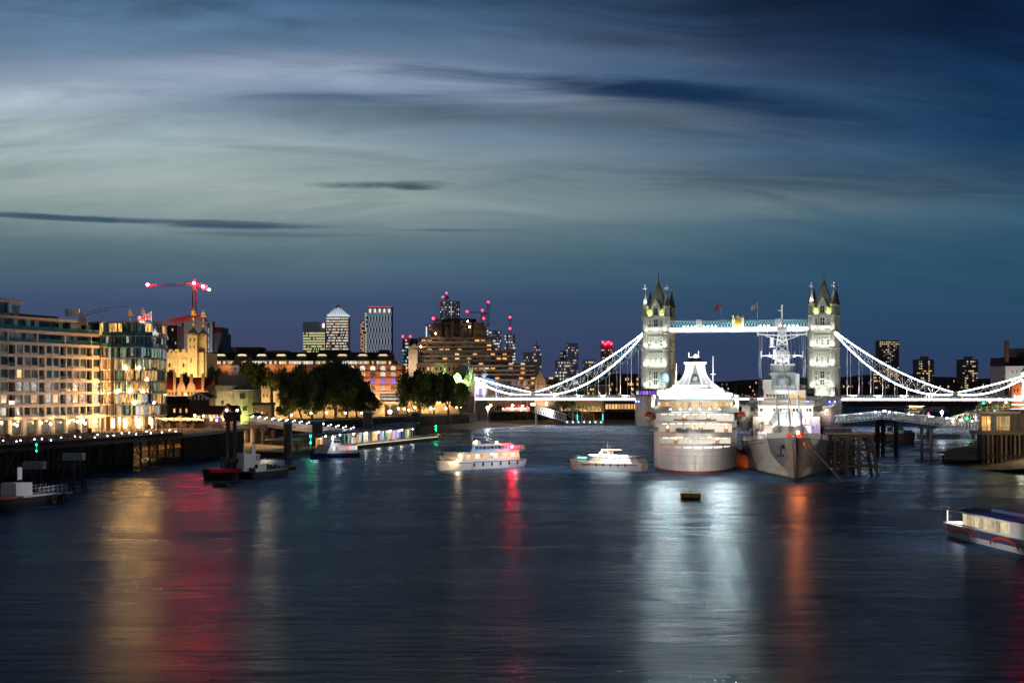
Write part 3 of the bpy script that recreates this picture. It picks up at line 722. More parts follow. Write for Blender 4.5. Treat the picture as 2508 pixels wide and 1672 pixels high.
# each bay: photo columns of pier edges / windows / open balconies
bays = [(-60,-40,'w'),(-36,-18,'w'),(-14,-2,'r'),(2,20,'w'),(22,37,'r'),(42,56,'w'),(60,75,'w'),(77,93,'w'),(96,109,'r'),(114,128,'w'),(131,145,'w'),(148,161,'r'),(164,177,'w'),(180,194,'w'),(197,211,'w'),(213,225,'r'),(229,249,'w')]
edges = []
for a, c, k in bays: edges.append((sp(a), sp(c), k))
last = S0
wr = random.Random(11)
pal_by_floor = {0:['w_gold','glass','w_dim'], 1:['w_dim','glass','w_dim','w_dim'], 2:['w_glint','w_glint','w_glint','w_dim','w_warm'], 3:['w_glint','w_dim','w_glint','w_glint'], 4:['w_dim','glass','teal_glass','w_warm','w_dim'], 5:['glass','teal_glass','w_dim','glass'], 6:['glass','glass','teal_glass','w_dim','glass']}
for fl_ in range(1, 7):
    z0, z1 = LV[fl_]+.35, LV[fl_+1]-.45
    last = S0
    for s0, s1, k in edges:
        if s0 > last+.05: fr.box(-.9, last, z0, 0., s0, z1)
        last = s1
        if k == 'w':
            m = wr.choice(pal_by_floor[fl_])
            wins.append((-.5, s0, z0+.1, -.34, s1, z1, m))
            fr.box(-.45, s0, z0-.02, -.1, s1, z0+.45)
            fr.box(-.5, s0+.02, z0+.45, -.28, s0+.14, z1).box(-.5, s1-.14, z0+.45, -.28, s1-.02, z1)
        else:
            fr.box(-2.4, s0-.12, z0, 0, s0, z1)
            rec.append((s0, s1, z0, z1))
    fr.box(-.9, last, z0, 0., S1, z1)
# ground floor: large shopfronts under warm light
z0, z1 = .0, LV[1]-.45
gcols = [(-40,-10),(0,22),(32,60),(68,96),(104,130),(137,164),(170,196),(203,220)]
last = S0
for a, c in gcols:
    s0, s1 = sp(a, 0), sp(c, 0)
    fr.box(-1.4, last, z0, -.3, s0, z1); last = s1
    wins.append((-1.2, s0, z0+.3, -1.0, s1, z1-.3, 'w_dim'))
fr.box(-1.4, last, z0, -.3, S1, z1)
# upper two set-back floors with long glazed bands and posts
posts = [sp(v) for v in (-40, 20, 92, 160, 224, 250)]
for s in posts: fr.box(-1.0, s-.35, LV[7]+.35, 0, s+.35, LV[8]-.45)
fr.build('facade_frame', 'limestone', AP)
for (za, zb, xo) in ((LV[7]+.35, LV[8]-.45, -1.9), (LV[8]+.35, 30.4, -2.9)):
    s = S0
    while s < S1-1:
        wins.append((xo-.1, s, za, xo, min(S1, s+1.9), zb, wr.choice(['teal_glass','glass','glass','w_dim','teal_glass','w_dim']))); s += 2.05
windows(AP, wins)
bl = MB()
for za in (LV[7]+.35, LV[8]+.35): 
    MB().box(-.12, S0, za, -.05, S1, za+1.1).build('glass_balustrade', 'teal_glass', AP)
for s0, s1, za, zb in rec:
    if rnd.random() < .5: MB().box(-.15, s0, za+.05, -.08, s1, za+1.05).build('glass_balustrade', 'teal_glass', AP)
    if rnd.random() < .12: ubox('lit_balcony', 'w_warm', AP, -2.36, s0+.1, za, -2.3, s1-.1, zb)
# penthouse box at the left end
ph = MB().box(-10, S0, 34.4, 1.2, sp(46), 35.2).box(-9, S0, 31.0, -1.6, sp(38), 31.7).build('penthouse', 'limestone', AP)
MB().box(-8.6, S0+.2, 31.7, -1.9, sp(37), 34.4).build('window', 'teal_glass', ph)
for v in (-60, 0, 33): s = sp(v); MB().box(-1.7, s-.2, 31.7, -1.3, s+.2, 34.4).build('post', 'white_paint', ph)
# roof plant, stacks
MB().box(-16, 10, 30.4, -7, 40, 32.2).build('plant_room', 'dark_metal', AP)
for k in range(3): MB().lathe([(.45,31),(.45,33.4),(.7,33.5),(.5,34.4)], (-6, sp(78+5*k)+1), 8).build('vent_cowl', 'white_paint', AP)
# rounded glazed end
def wl(x, y): # world xy to local
    d = Vector((x-AX, y-AY)); a = -math.atan2(-FD.x, FD.y); return (d.x*math.cos(a)-d.y*math.sin(a), d.x*math.sin(a)+d.y*math.cos(a))
arcw = []
ctrl = [(246,503.5),(258,506),(272,507),(290,506),(310,504.5),(332,504),(352,505),(370,508),(384,513),(394,520),(402,530),(407,542)]
arcw = []
for (p0, Y0), (p1, Y1) in zip(ctrl[:-1], ctrl[1:]):
    for f in (0., .5): arcw.append(wl(GX(p0*(1-f)+p1*f, Y0*(1-f)+Y1*f), Y0*(1-f)+Y1*f))
arcw.append(wl(GX(*ctrl[-1]), ctrl[-1][1]))
def off(pts, d):
    out = []
    for i, p in enumerate(pts):
        a = pts[max(0, i-1)]; c = pts[min(len(pts)-1, i+1)]; t = Vector((c[0]-a[0], c[1]-a[1])).normalized()
        out.append((p[0]+t.y*d, p[1]-t.x*d))
    return out
inner = off(arcw, -1.6)
def ribbon(b, pts, d0, d1, z0, z1):
    A = off(pts, d0); B = off(pts, d1)
    for i in range(len(pts)-1): b.prism([A[i], B[i], B[i+1], A[i+1]], z0, z1)
gp = MB(); ribbon(gp, arcw, -12, -2.5, 0, 31.0); gp.build('inner_wall', 'brown_concrete', AP)
rb = MB()
for i, z in enumerate(LV[1:]): ribbon(rb, arcw, -2.6, .25 if i < 8 else .5, z-.22, z+.22)
rb.build('floor_band', 'grey_metal', AP)
for i in range(0, len(arcw), 2): 
    x, y = off(arcw, -.3)[i]; MB().tube((x,y,0),(x,y,LV[1]),.4,8).build('column', 'limestone', AP)
pal = {7:['teal_glass','glass','w_dim','w_coolp','teal_glass'], 8:['w_dim','teal_glass','w_goldp','glass','teal_glass'], 6:['teal_glass','w_coolp','w_greenp','teal_glass','glass'], 5:['w_goldp','w_greenp','w_goldp','glass','w_greenp'], 4:['w_goldp','glass','teal_glass','w_greenp','w_goldp'], 3:['w_goldp','w_goldp','w_greenp','teal_glass'], 2:['w_goldp','w_glint','w_goldp','glass'], 1:['w_glint','glass','teal_glass','w_glint','w_goldp'], 0:[]}
for fl_ in range(1, 9):
    z0, z1 = LV[fl_]+.22, LV[fl_+1]-.22
    P0 = off(arcw, -.2); P1 = off(arcw, .0)
    bs_ = ['brown_concrete']+sorted(set(pal[fl_])); g = MB(); m = wr.choice(pal[fl_])
    for i in range(len(arcw)-1):
        for h_ in range(2):
            if wr.random() < .72: m = wr.choice(pal[fl_])
            mm_ = 'brown_concrete' if (i == 1 and fl_ < 7) or (i in (3,4) and fl_ < 6) else m
            q = [tuple(P[i][k]*(1-f)+P[i+1][k]*f for k in (0,1)) for P in (P0, P1) for f in (h_/2, (h_+.93)/2)]
            g.mi = bs_.index(mm_); g.prism([q[0], q[2], q[3], q[1]], z0+(.5 if wr.random() < .3 else .06), z1-.06)
    g.build('glazing_band', bs_, AP)
    bk = MB(); ribbon(bk, arcw, -.6, -.3, z0, z1); bk.build('inner_blind', 'dark_roof', AP)
    if fl_ > 6: cb = MB(); ribbon(cb, arcw, .5, .56, z0-.2, z0+.9); cb.build('glass_balustrade', 'teal_glass', AP)
for i in range(len(arcw)):
    x, y = off(arcw, .15)[i]; MB().box(x-.07,y-.07,LV[1],x+.07,y+.07,31.0).build('mullion', 'grey_metal', AP)
for i in (6, 10, 14):
    x, y = off(arcw, -1.4)[i]
    lamp('POINT', AP, (x+.9, y-1.4, 3.2), 1800, (1,.55,.2), .3)
for i in (5, 8, 11, 14):
    x, y = off(arcw, .35)[i]; MB().box(x-.5, y-.5, 1.0, x+.1, y+.1, 3.6).build('entrance_light', 'bulb_entrance', AP)
for i, fl_ in ((6,3),(8,5),(9,3),(11,5),(12,3),(13,4),(15,2),(10,2)):
    x, y = off(arcw, .12)[i]; MB().box(x-.3, y-.3, LV[fl_]+.3, x+.05, y+.05, LV[fl_]+.65).build('window_lamp', 'bulb_gold', AP)  # lamps added at window bases, strengthened for the gold streak on the water

# warm lights under the first floor canopy, wall lamps and promenade lamps
for v, e in ((-20,500),(36,900),(80,500),(120,900),(150,500),(190,900),(212,900),(240,600)):
    s = sp(v); lamp('POINT', AP, (2.2, s, 3.4), e*1.0, (1,.55,.2), .25)
for v in (-30, 34, 100, 167, 200, 233):
    s = sp(v); MB().ball((.2, s, 2.9), .22, 6).build('wall_lamp', 'bulb_warm', AP)
for v, z in ((20,22.),(120,22.),(200,22.),(60,14),(180,14)):
    pass
lamp('AREA', AP, (26, 20, 6), 2000, (1., .86, .78), 6, target=(0, 12, 12))
lamp('AREA', AP, (24, 44, 6), 1500, (1., .86, .76), 6, target=(0, 36, 12))
# roof crane on the apartment building
p = W(205, 775, 492)
t = thing('roof_crane', 'small grey window cleaning crane on the roof of the apartment block', 'crane', (p.x, p.y, 35.2))
MB().box(-1,-1,0,1,1,2.2).build('base', 'grey_metal', t)
MB().box(-5,-.9,2.4,-1.2,.9,4.6).build('counterweight', 'white_paint', t)
a_ = MB(); 
for i in range(6): a_.bar((-1.5+i*1.4,-.35,2.3+i*.3),(-.1+i*1.4,-.35,2.6+i*.3),.2).bar((-1.5+i*1.4,-.35,3.1+i*.3),(-.1+i*1.4,-.35,3.4+i*.3),.2).bar((-1.5+i*1.4,-.35,2.3+i*.3),(-.1+i*1.4,-.35,3.4+i*.3),.14)
a_.bar((7,-.35,5.0),(13.5,-.35,5.2),.1).build('jib', 'grey_metal', t)
# flag at the end of the apartment block: union flag
p = W(371, 820, 508)
t = thing('flagpole', 'floodlit white flagpole with a union flag above the glazed rounded end', 'flagpole', (p.x, p.y, 32.2))
MB().tube((0,0,0),(0,0,7.6),.16,8,.1).build('pole', 'white_paint', t)
def union(name, parent, fw, fh, z, wv=.3, furl=.25):
    ms = ['flag_blue', 'flag_white', 'flag_redc']
    nx, nz = 30, 18; b = MB(); rows = []
    for j in range(nz+1): rows.append([(-fw*i/nx, wv*math.sin(i*.35), z-fh*j/nz-(i/nx)**1.4*fw*furl) for i in range(nx+1)])
    base = len(b.v)
    for r in rows: b.v += r
    for j in range(nz):
        for i in range(nx):
            u = (i+.5)/nx*2-1; v = (j+.5)/nz*2-1
            k = 0; d = min(abs(u-v), abs(u+v))
            if d < .26: k = 1
            if d < .1: k = 2
            if abs(u) < .17 or abs(v) < .3: k = 1
            if abs(u) < .1 or abs(v) < .18: k = 2
            b.f.append((j*(nx+1)+i, j*(nx+1)+i+1, (j+1)*(nx+1)+i+1, (j+1)*(nx+1)+i)); b.m.append(k)
    o = b.build(name, ms, parent); md = o.modifiers.new('t', 'SOLIDIFY'); md.thickness = .03; return o
MM['flag_blue'] = mat('flag_blue', (.03,.05,.3), .8); MM['flag_white'] = mat('flag_white', (.75,.7,.7), .8); MM['flag_redc'] = mat('flag_red_cross', (.6,.04,.04), .8)
union('flag', t, 4.0, 2.3, 7.4, furl=.35)
lamp('SPOT', t, (-1,-7,4.6), 2600, (1.,.75,.6), .2, spot=60, target=(-1.5,0,6.2))

# ------------------------------------------------------------------ jetty in front, dark timber
J0 = Vector((-96, 318)); J1 = Vector((-79.5, 428))
jd = (J1-J0).normalized(); jL = (J1-J0).length
JT = thing('timber_jetty', 'long dark timber jetty on crossbraced piles in front of the apartment block', 'jetty', (J0.x, J0.y, 0), math.atan2(-jd.x, jd.y))
MB().box(-24, -30, 6.3, 0, jL, 7.0).build('deck', 'timber', JT)
MB().box(-.3, -30, 5.6, .25, jL, 6.3).build('fascia', 'dim_timber', JT)
rl = MB()
for h in (.5, 1.1): rl.bar((-.2,-30,7+h),(-.2,jL,7+h),.07)
n = 52
for i in range(n+1): y = -30+(jL+30)*i/n; rl.bar((-.2,y,7),(-.2,y,8.1),.08)
rl.build('railing', 'grey_metal', JT)
n = 25
for i in range(n):
    y = -22+(jL+21.5)*i/(n-1)
    MB().tube((0,y,-2),(0,y,6.3),.26,7).build('pile', 'timber', JT)
    MB().tube((-6,y,-2),(-6,y,6.3),.26,7).build('pile', 'timber', JT)
    if i % 2 == 0 and i < n-1:
        y2 = y+(jL+21.5)/(n-1)
        MB().bar((.25,y,1.2),(.25,y2,5.8),.22).bar((.3,y,5.8),(.3,y2,1.2),.22).build('brace', 'dim_timber', JT)
MB().bar((.32,-22,3.4),(.32,jL,3.4),.22).build('waler', 'timber', JT)
MB().box(-13, -30, -1, -12.4, jL, 6.3).build('back_boarding', 'dark_roof', JT)
lr = random.Random(3)
for i in range(24):
    y = jL*(.0+i/24)+lr.uniform(-1.5,1.5); z = 7.25+lr.uniform(-.1,.5)
    MB().ball((-.1-lr.uniform(0,1.5), y, z), .13, 6).build('deck_lamp', 'bulb_white', JT)
# promenade furniture on the left: red boxes / lifebuoy stands
for i, (px, lab) in enumerate(((35,'red lifebuoy stand on the promenade at the far left of the jetty'),(205,'red lifebuoy stand on the promenade, left one of the pair before the ground floor arches'),(233,'red lifebuoy stand on the promenade, right one of the pair before the ground floor arches'),(378,'red lifebuoy stand on the promenade under the rounded glazed end'))):
    Y = [330,372,382,425][i]; X = GX(px, Y)
    t = thing('lifebuoy_stand', lab, 'lifebuoy stand', (X-1.2, Y, 7.0))
    MB().box(-.06,-.06,0,.06,.06,1.2).build('post', 'red_paint', t)
    MB().box(-.45,-.12,1.0,.45,.12,2.0).build('housing', 'red_paint', t)
# the fenced promenade terrace joining jetty and wall (px 430-600)
P0 = Vector((-79.3,428.5)); P1 = Vector((-75.5,500.5)); pd = (P1-P0).normalized(); pL = (P1-P0).length
t = thing('sheet_pile_wharf', 'dark sheet piled wharf edge between the jetty and the white gangway', 'wharf', (P0.x, P0.y, 0), math.atan2(-pd.x, pd.y))
sh = MB()
for i in range(int(pL/1.2)): y = i*1.2; sh.box(-.5,y,-1,0 if i%2 else .28,y+1.2,5.8)
sh.build('sheet_piling', 'timber', t)
MB().box(-22,0,5.8,.5,pL,6.5).build('deck', 'concrete', t)
r_ = MB()
for h in (.4,.75,1.1): r_.bar((.2,0,6.5+h),(.2,pL,6.5+h),.06)
for i in range(36): y = pL*i/35; r_.bar((.2,y,6.5),(.2,y,7.6),.07)
r_.build('railing', 'pale_metal', t)
# ------------------------------------------------------------------ general building helpers
MM['w_skyl'] = glow('lit_skylight', (1.,.78,.42), .9)
def block(name, label, cat, px0, px1, pyt, Y, depth=20, m='concrete', zb=5.5, group=None, rz=0.):
    X0, X1 = GX(px0, Y), GX(px1, Y); h = GZ(pyt, Y)-zb; w_ = X1-X0
    t = thing(name, label, cat, ((X0+X1)/2, Y, zb), rz, group)
    MB().box(-w_/2, 0, 0, w_/2, depth, h).build('wall', m, t)
    return t, w_, h
def wingrid(t, w_, h, nc, nr, frac, mats, z0=1., z1=None, x0=None, x1=None, fw=.6, fh=.5, y=0., seed=1, cap=100, dark=None, name='window', rowfn=None):
    z1 = h-1 if z1 is None else z1; x0 = -w_/2+.5 if x0 is None else x0; x1 = w_/2-.5 if x1 is None else x1
    g = random.Random(seed); out = []
    cw, rh = (x1-x0)/nc, (z1-z0)/nr
    for r in range(nr):
        for c in range(nc):
            f = frac if rowfn is None else rowfn(r, c, g)
            lit = g.random() < f
            if lit or dark:
                xc = x0+(c+.5)*cw; zc = z0+(r+.5)*rh
                out.append((xc-cw*fw/2, y-.14, zc-rh*fh/2, xc+cw*fw/2, y+.06, zc+rh*fh/2, g.choice(mats) if lit else dark))
    windows(t, out, name, cap)
# ------------------------------------------------------------------ old stone keep, floodlit
KY = 700.
kx = GX(447, KY); kz = 14.
K = thing('stone_keep', 'floodlit medieval stone keep with domed corner turrets and gilded vanes', 'castle', (kx, KY, 5.5))
def kx_(px): return GX(px, KY)-kx
def kz_(py): return GZ(py, KY)-5.5
MB().box(kx_(330), 2, 0, kx_(497), 34, kz_(862)).build('wall', 'ragstone', K)
b = MB()
x = kx_(330)
while x < kx_(446): b.box(x, 1.8, kz_(862), x+1.5, 2.8, kz_(855)); x += 2.6
b.box(kx_(330), 1.9, kz_(872), kx_(446), 2., kz_(870)); b.build('battlement', 'ragstone', K)
# square stair turret in front and round-ish one right behind
def turret(px0, px1, y0, pytop, pydome, label=None):
    o = MB().box(kx_(px0), y0, 0, kx_(px1), y0+(kx_(px1)-kx_(px0)), kz_(pytop)).build('turret', 'ragstone', K)
    b = MB(); x0, x1 = kx_(px0)-.25, kx_(px1)+.25; b.box(x0, y0-.25, kz_(pytop), x1, y0+(x1-x0)-.2, kz_(pytop)+.4)
    n = 5
    for i in range(n): u = x0+(x1-x0)*(i+.1)/n; b.box(u, y0-.2, kz_(pytop)+.4, u+(x1-x0)/n*.6, y0+.3, kz_(pytop)+1.1)
    b.build('parapet', 'ragstone', o)
    cx, r = (x0+x1)/2, (x1-x0)/2*.92; cy = y0+(x1-x0)/2; z = kz_(pytop)+.4; hh = kz_(pydome)-z
    MB().lathe([(r,z),(r*1.04,z+hh*.15),(r*.95,z+hh*.32),(r*.62,z+hh*.5),(r*.25,z+hh*.66),(r*.12,z+hh*.85),(r*.1,z+hh)], (cx,cy), 14).build('dome', 'lead_lit', o, smooth=True)
    z = z+hh; v = MB().ball((cx,cy,z+.2), .5, 8).box(cx-.08,cy-.08,z,cx+.08,cy+.08,z+5.6).ball((cx,cy,z+2.6), .35, 6).box(cx-.9,cy-.06,z+4.0,cx+1.3,cy+.06,z+4.5)
    v.lathe([(.7,z+4.8),(.8,z+5.6),(.3,z+6.0),(.15,z+6.8)], (cx,cy), 6)
    v.build('weathervane', 'gilt_lit', o)
    return o
MM['lead_lit'] = mat('lit_lead_dome', (.42,.38,.32), .5, var=.15)  # lit version of the lead, warm floodlight put into its colour
MM['gilt_lit'] = mat('glowing_gilding', (.9,.55,.1), .3, .3, var=.1, em=(1.,.5,.08), es=.25)  # weak emission stands in for floodlight on the gilding
turret(459, 483, 0, 824, 796); turret(481.5, 502, 3.5, 824, 799)
turret(282, 298, 20, 822, 792); turret(302, 317, 30, 822, 786)
ws = []
for (px, py0, py1, wd) in [(466,829,836,3),(476,829,836,3),(466,846,854,2.5),(476,846,854,2.5),(468,876,888,2.5),(490,826,831,2.5),(490,848,858,2.2),(447,887,899,5),(413,887,899,5)]:
    y = -.1 if 459 <= px <= 481 else (3.4 if px > 481 else 1.9)
    ws.append((kx_(px-wd/2), y, kz_(py1), kx_(px+wd/2), y+.3, kz_(py0), 'black'))
windows(K, ws)
ar = MB()
for px in (413, 447):
    pts = [(kx_(px)+2.0*math.cos(a), kz_(889)+2.0*math.sin(a)) for a in [R(d) for d in range(180,-1,-20)]]
    MB().xprism(pts+[(kx_(px)+.6, kz_(889)), (kx_(px)-.6, kz_(889))], 1.7, 1.95).build('arch', 'pale_concrete', K)
bt = MB()
for px in (418.5, 430): MB().box(kx_(px)-.35, 1.3, 0, kx_(px)+.35, 2, kz_(864)).build('buttress', 'ragstone', K)
for (x, y, e) in ((kx_(425),-16,7500),(kx_(450),-14,8000),(kx_(471),-13,13000),(kx_(492),-10,9500)):
    lamp('AREA', K, (x, y, 9), e*.45, (1.,.62,.22), 1.5, target=(x, 0, kz_(880)))
    lamp('SPOT', K, (x, y-8, 9), e*.55, (1.,.62,.22), 1., spot=60, target=(x, 2, kz_(835)))
lamp('AREA', K, (kx_(400), -12, 10), 2800, (1.,.62,.22), 1.5, target=(kx_(398), 2, kz_(890)))
# dark hedge trees at its foot come with the trees below

# modern office block behind the keep
OY = 1000.
t, w_, h = block('office_building', 'grey office block with white end pylons behind the domed stone keep', 'building', 380, 545, 815, OY, 30, 'dark_metal', 5.5)
ox = t.location.x
def oxx(px): return GX(px, OY)-ox
for a, c in ((433, 460), (496, 522)):
    o = MB().box(oxx(a), -2, 0, oxx(c), 6, GZ(787, OY)-5.5).build('pylon', 'pale_concrete', t)
    ln = MB(); xx = oxx(a)+(oxx(c)-oxx(a))*(.6 if a == 433 else .62)
    for k in range(9): ln.box(xx-.18, -2.2, 12+k*4.2, xx+.18, -1.98, 15.2+k*4.2)
    MB().box(xx-.5,-2.1,5,xx+.5,-1.95,GZ(789,OY)-6).build('slot', 'black', o)
    for k in range(9): ubox('light_strip', 'w_cool', o, xx-.22, -2.3, 10+k*4.2, xx+.22, -2.12, 13.2+k*4.2)
cz = GZ(787, OY)-5.5
MB().xprism([(oxx(408),cz-2),(oxx(500),cz-2),(oxx(500),cz+1),(oxx(478),GZ(768,OY)-5.5),(oxx(412),cz+1.5)], 2, 12).build('roof', 'lead_green', t)
MB().box(oxx(460), -1, 0, oxx(496), 4, GZ(778,OY)-5.5).build('atrium', 'lead_green', t)
MB().box(oxx(380), -.6, GZ(800,OY)-5.5, oxx(433), 0, GZ(786,OY)-5.5).build('parapet', 'concrete', t)
wingrid(t, w_, h, 10, 8, .12, ['w_warm','w_pale'], z0=10, x0=oxx(382), x1=oxx(430), seed=5)
lamp('AREA', t, (oxx(440), -26, 12), 9000, (.85,.93,1.), 4, target=(oxx(450), 0, 34))  # unseen cool area lights added here and below to lighten the pylons
lamp('AREA', t, (oxx(505), -26, 12), 9000, (.85,.93,1.), 4, target=(oxx(508), 0, 34))
# crane above it
def tower_crane(label, px, pyb, pyt, Y, jib_l, jib_r, m='crane_red', tilt=0., lamps=((0,0),), r=1.1, cabz=None, mastr=1., bm='bulb_red'):
    zb = GZ(pyb, Y); zt = GZ(pyt, Y); X = GX(px, Y)
    t = thing('tower_crane', label, 'crane', (X, Y, zb))
    H = zt-zb; ms = MB(); k = mastr
    n = max(3, int(H/(2.2*k)))
    for (a, c) in ((-k,-k),(k,-k),(k,k),(-k,k)): ms.bar((a,c,0),(a,c,H),.28*k)
    for i in range(n):
        z0, z1 = H*i/n, H*(i+1)/n
        for (p_, q_) in (((-k,-k),(k,-k)),((k,-k),(k,k)),((k,k),(-k,k)),((-k,k),(-k,-k))): ms.bar((*p_,z0),(*q_,z1),.2*k)
    ms.build('mast', m, t)
    jb = MB()
    def jib(L, s, h0=1.8*k):
        n = max(4, int(L/3)); dz = math.tan(R(tilt))*s
        for y in (-.6*k, .6*k): jb.bar((0,y,H),(s*L,y,H+dz*L*s),.3*k)
        jb.bar((0,0,H+h0),(s*L,0,H+dz*L*s+.4),.3*k)
        for i in range(n):
            x0, x1 = s*L*i/n, s*L*(i+1)/n; q = h0*(1-i/n)+.4*i/n
            jb.bar((x0,-.6*k,H+dz*x0),(x1,0,H+dz*x1+q),.18*k)
    if jib_l: jib(jib_l, -1)
    if jib_r: jib(jib_r, 1)
    jb.bar((0,0,H),(0,0,H+5*k),.4*k)
    jb.build('jib', m, t)
    MB().box(-1.1*k,-2*k,H-2.6*k,1.1*k,-.9*k,H-.3*k).build('cab', 'white_paint', t)
    if jib_r and not tilt: MB().box(jib_r-3*k,-1*k,H-2.5*k,jib_r,1*k,H+.2).build('counterweight', 'concrete', t)
    for (x, z) in lamps: MB().ball((x,-1.4*k,H+z), r*.72, 8).build('warning_lamp', bm, t)
    return t
MM['crane_red'] = mat('crane_red', (.06,.008,.012), .5)
tc_ = tower_crane('tall red tower crane with three red warning lamps above the grey office block', 476, 768, 700, OY, 27, 7.5, lamps=((-26,.6),(0,1.5),(5.0,-.3)), r=1.15, bm='bulb_crane')
MB().ball((8.6,-1.2,13.4),.75,8).build('work_light', 'bulb_white', tc_)
t, w_, h = block('office_building', 'dark glass slab office block right of the white pylons and red crane', 'building', 522, 543, 801, 1040, 25, 'dark_metal'); wingrid(t, w_, h, 2, 6, .3, ['w_dim'], seed=4)
t, w_, h = block('office_building', 'dark glass office building between the union flag and the white pylon', 'building', 396, 434, 797, 960, 20, 'dark_metal'); wingrid(t, w_, h, 9, 12, .16, ['w_warm','w_dim','w_pale'], seed=9, z0=h-30)
# ------------------------------------------------------------------ long dark roofed dock building, and its brick front
LY = 960.
lx0, lx1 = 500, 985
t = thing('warehouse', 'long brick warehouse with dark roof, row of roof skylights and arched lit windows', 'building', (GX(742, LY), LY, 5.5))
lx = t.location.x
def X_(px): return GX(px, LY)-lx
def Z_(py): return GZ(py, LY)-5.5
MB().box(X_(500), 0, 0, X_(985), 40, Z_(893)).build('wall', 'brick', t)
MB().box(X_(502), 1.5, Z_(893), X_(965), 38, Z_(881)).build('attic', 'pale_concrete', t)
rf = MB().yprism([(-.3,Z_(881)),(3,Z_(862)),(38,Z_(862)),(40,Z_(881))], X_(500), X_(955))
rf.box(X_(500), -.8, Z_(884), X_(962), 2.5, Z_(881)); rf.build('roof', 'dark_roof', t)
MB().box(X_(575), 6, Z_(862), X_(632), 22, Z_(849)).build('plant_room', 'dark_brick', t)
MB().box(X_(776), 8, Z_(862), X_(852), 20, Z_(857)).build('plant_room', 'dark_brick', t)
MB().box(X_(925), 4, Z_(862), X_(950), 20, Z_(856)).build('plant_room', 'dark_brick', t)
for i, px in enumerate((540, 592, 640, 688, 738, 788, 838, 888, 938)):
    o = MB(); a = X_(px-12); c = X_(px+12)
    o.xprism([(a,Z_(871)),(c,Z_(871)),(c-1,Z_(867)),(a+1,Z_(867))], .6, 2.2); o.build('skylight', 'w_skyl', t)
 
ws = []; g = random.Random(21)
n = 76
for i in range(n):
    a = 504+ (958-504)*i/n; c = 504+(958-504)*(i+.8)/n
    m = g.choice(['w_pale','w_pale','w_warm','w_dim','w_gold','w_pale']) 
    ws.append((X_(a), 1.3, Z_(891), X_(c), 1.55, Z_(883.5), m))
windows(t, ws)
arch = MB()
cols = [(862,),(888,),(913,),(938,),(963,)]
rows_ = [(902,9),(917,8),(934,8),(951,8),(967,9)]
ws = []
for ci, px in enumerate((838, 862, 888, 913, 938, 963)):
    for ri, (py, hh) in enumerate(rows_):
        m = 'w_pale' if ri in (0,4) else ('w_purple' if (ri == 2 and ci >= 3) else g.choice(['w_dim','w_warm','w_pale']))
        xc = X_(px); zc = Z_(py); hw = 1.35; zt = zc+1.0
        b = MB().xprism([(xc-hw,zc-.9),(xc+hw,zc-.9),(xc+hw,zt-.4),(xc+hw*.7,zt+.2),(xc,zt+.5),(xc-hw*.7,zt+.2),(xc-hw,zt-.4)], -.1, .1)
        b.build('window', m, t)
ml = MB()
for py in (894, 909, 926, 943, 959): ml.box(X_(830), -.25, Z_(py)-.2, X_(985), -.02, Z_(py)+.15)
for py in (909, 926, 943): pass
ml.build('string_course', 'brick', t)
for i, px in enumerate((840, 868, 896, 924, 955, 980)):
    lamp('AREA', t, (X_(px), -6, Z_(990)), 3400, (1.,.6,.32), 1.5, target=(X_(px), 0, Z_(930)))
for px in (555, 610, 660, 710): lamp('POINT', t, (X_(px), -3.5, Z_(897)), 1400, (1,.6,.25), .5)
# street level frontage and elevated bridge approach in front of the warehouse
t, w_, h = block('approach_viaduct', 'low pale stone arched bridge approach in front of the brick warehouse', 'viaduct', 925, 1130, 985, 900, 12, 'ragstone')
cx = t.location.x
for i, px in enumerate((944, 966, 1015, 1040, 1065)):
    xc = GX(px, 900)-cx; b = MB().xprism([(xc-2,.2),(xc+2,.2),(xc+2,3),(xc+1.3,4.2),(xc,4.7),(xc-1.3,4.2),(xc-2,3)], -.15, .1); b.build('arch', 'w_gold' if i > 1 else 'w_dim', t)
MB().box(-w_/2, -.5, h-.6, w_/2, 0, h+.5).build('parapet', 'stone_trim', t)
for px in (935, 960, 990, 1020, 1050, 1075, 1100): lamp('POINT', t, (GX(px,900)-cx, -4, 5), 1100, (1,.55,.2), .3)
# double decker bus on the approach
p = W(957, 985, 897)
bus = thing('double_decker_bus', 'red double decker bus on the stone bridge approach behind the trees', 'bus', (p.x, p.y, 5.5+h))
MB().box(-5.4,-1.3,.4,5.4,1.2,4.4).build('body', 'red_paint', bus)
for z0 in (1.3, 2.9): MB().box(-5.1,-1.36,z0,5.0,-1.28,z0+.9).build('window', 'w_pale', bus)
for x in (-3.6, 3.2): MB().tube((x,-1.38,.5),(x,-1.1,.5),.5,12).build('wheel', 'black', bus)
# ------------------------------------------------------------------ castle outer ward: houses, towers, walls
HY = 640.
def blockh(name, label, cat, px0, px1, pyt, Y, depth, m, zb=5.5): return block(name, label, cat, px0, px1, pyt, Y, depth, m, zb)
t, w_, h = blockh('terraced_house', 'long house with bright orange tiled roof and four tall pale chimneys', 'house', 400, 516, 952, HY, 8, 'pale_concrete')
MB().yprism([(-.8,h-.2),(4,h+4.2),(8.8,h-.2)], -w_/2-.3, w_/2+.3).build('roof', 'tile', t)
for i, px in enumerate((429, 446, 470, 498)):
    xc = GX(px, HY)-t.location.x
    b = MB().xprism([(xc-1.6,h-.5),(xc+1.6,h-.5),(xc+1.3,h+1.2),(xc+.5,h+2.6),(xc+.5,h+5.4),(xc-.5,h+5.4),(xc-.5,h+2.6),(xc-1.3,h+1.2)], -1.6, -.3) if i in (1,2) else MB().box(xc-.5,-1.4,h-1,xc+.5,-.3,h+5.6)
    b.build('chimney', 'pale_concrete', t)
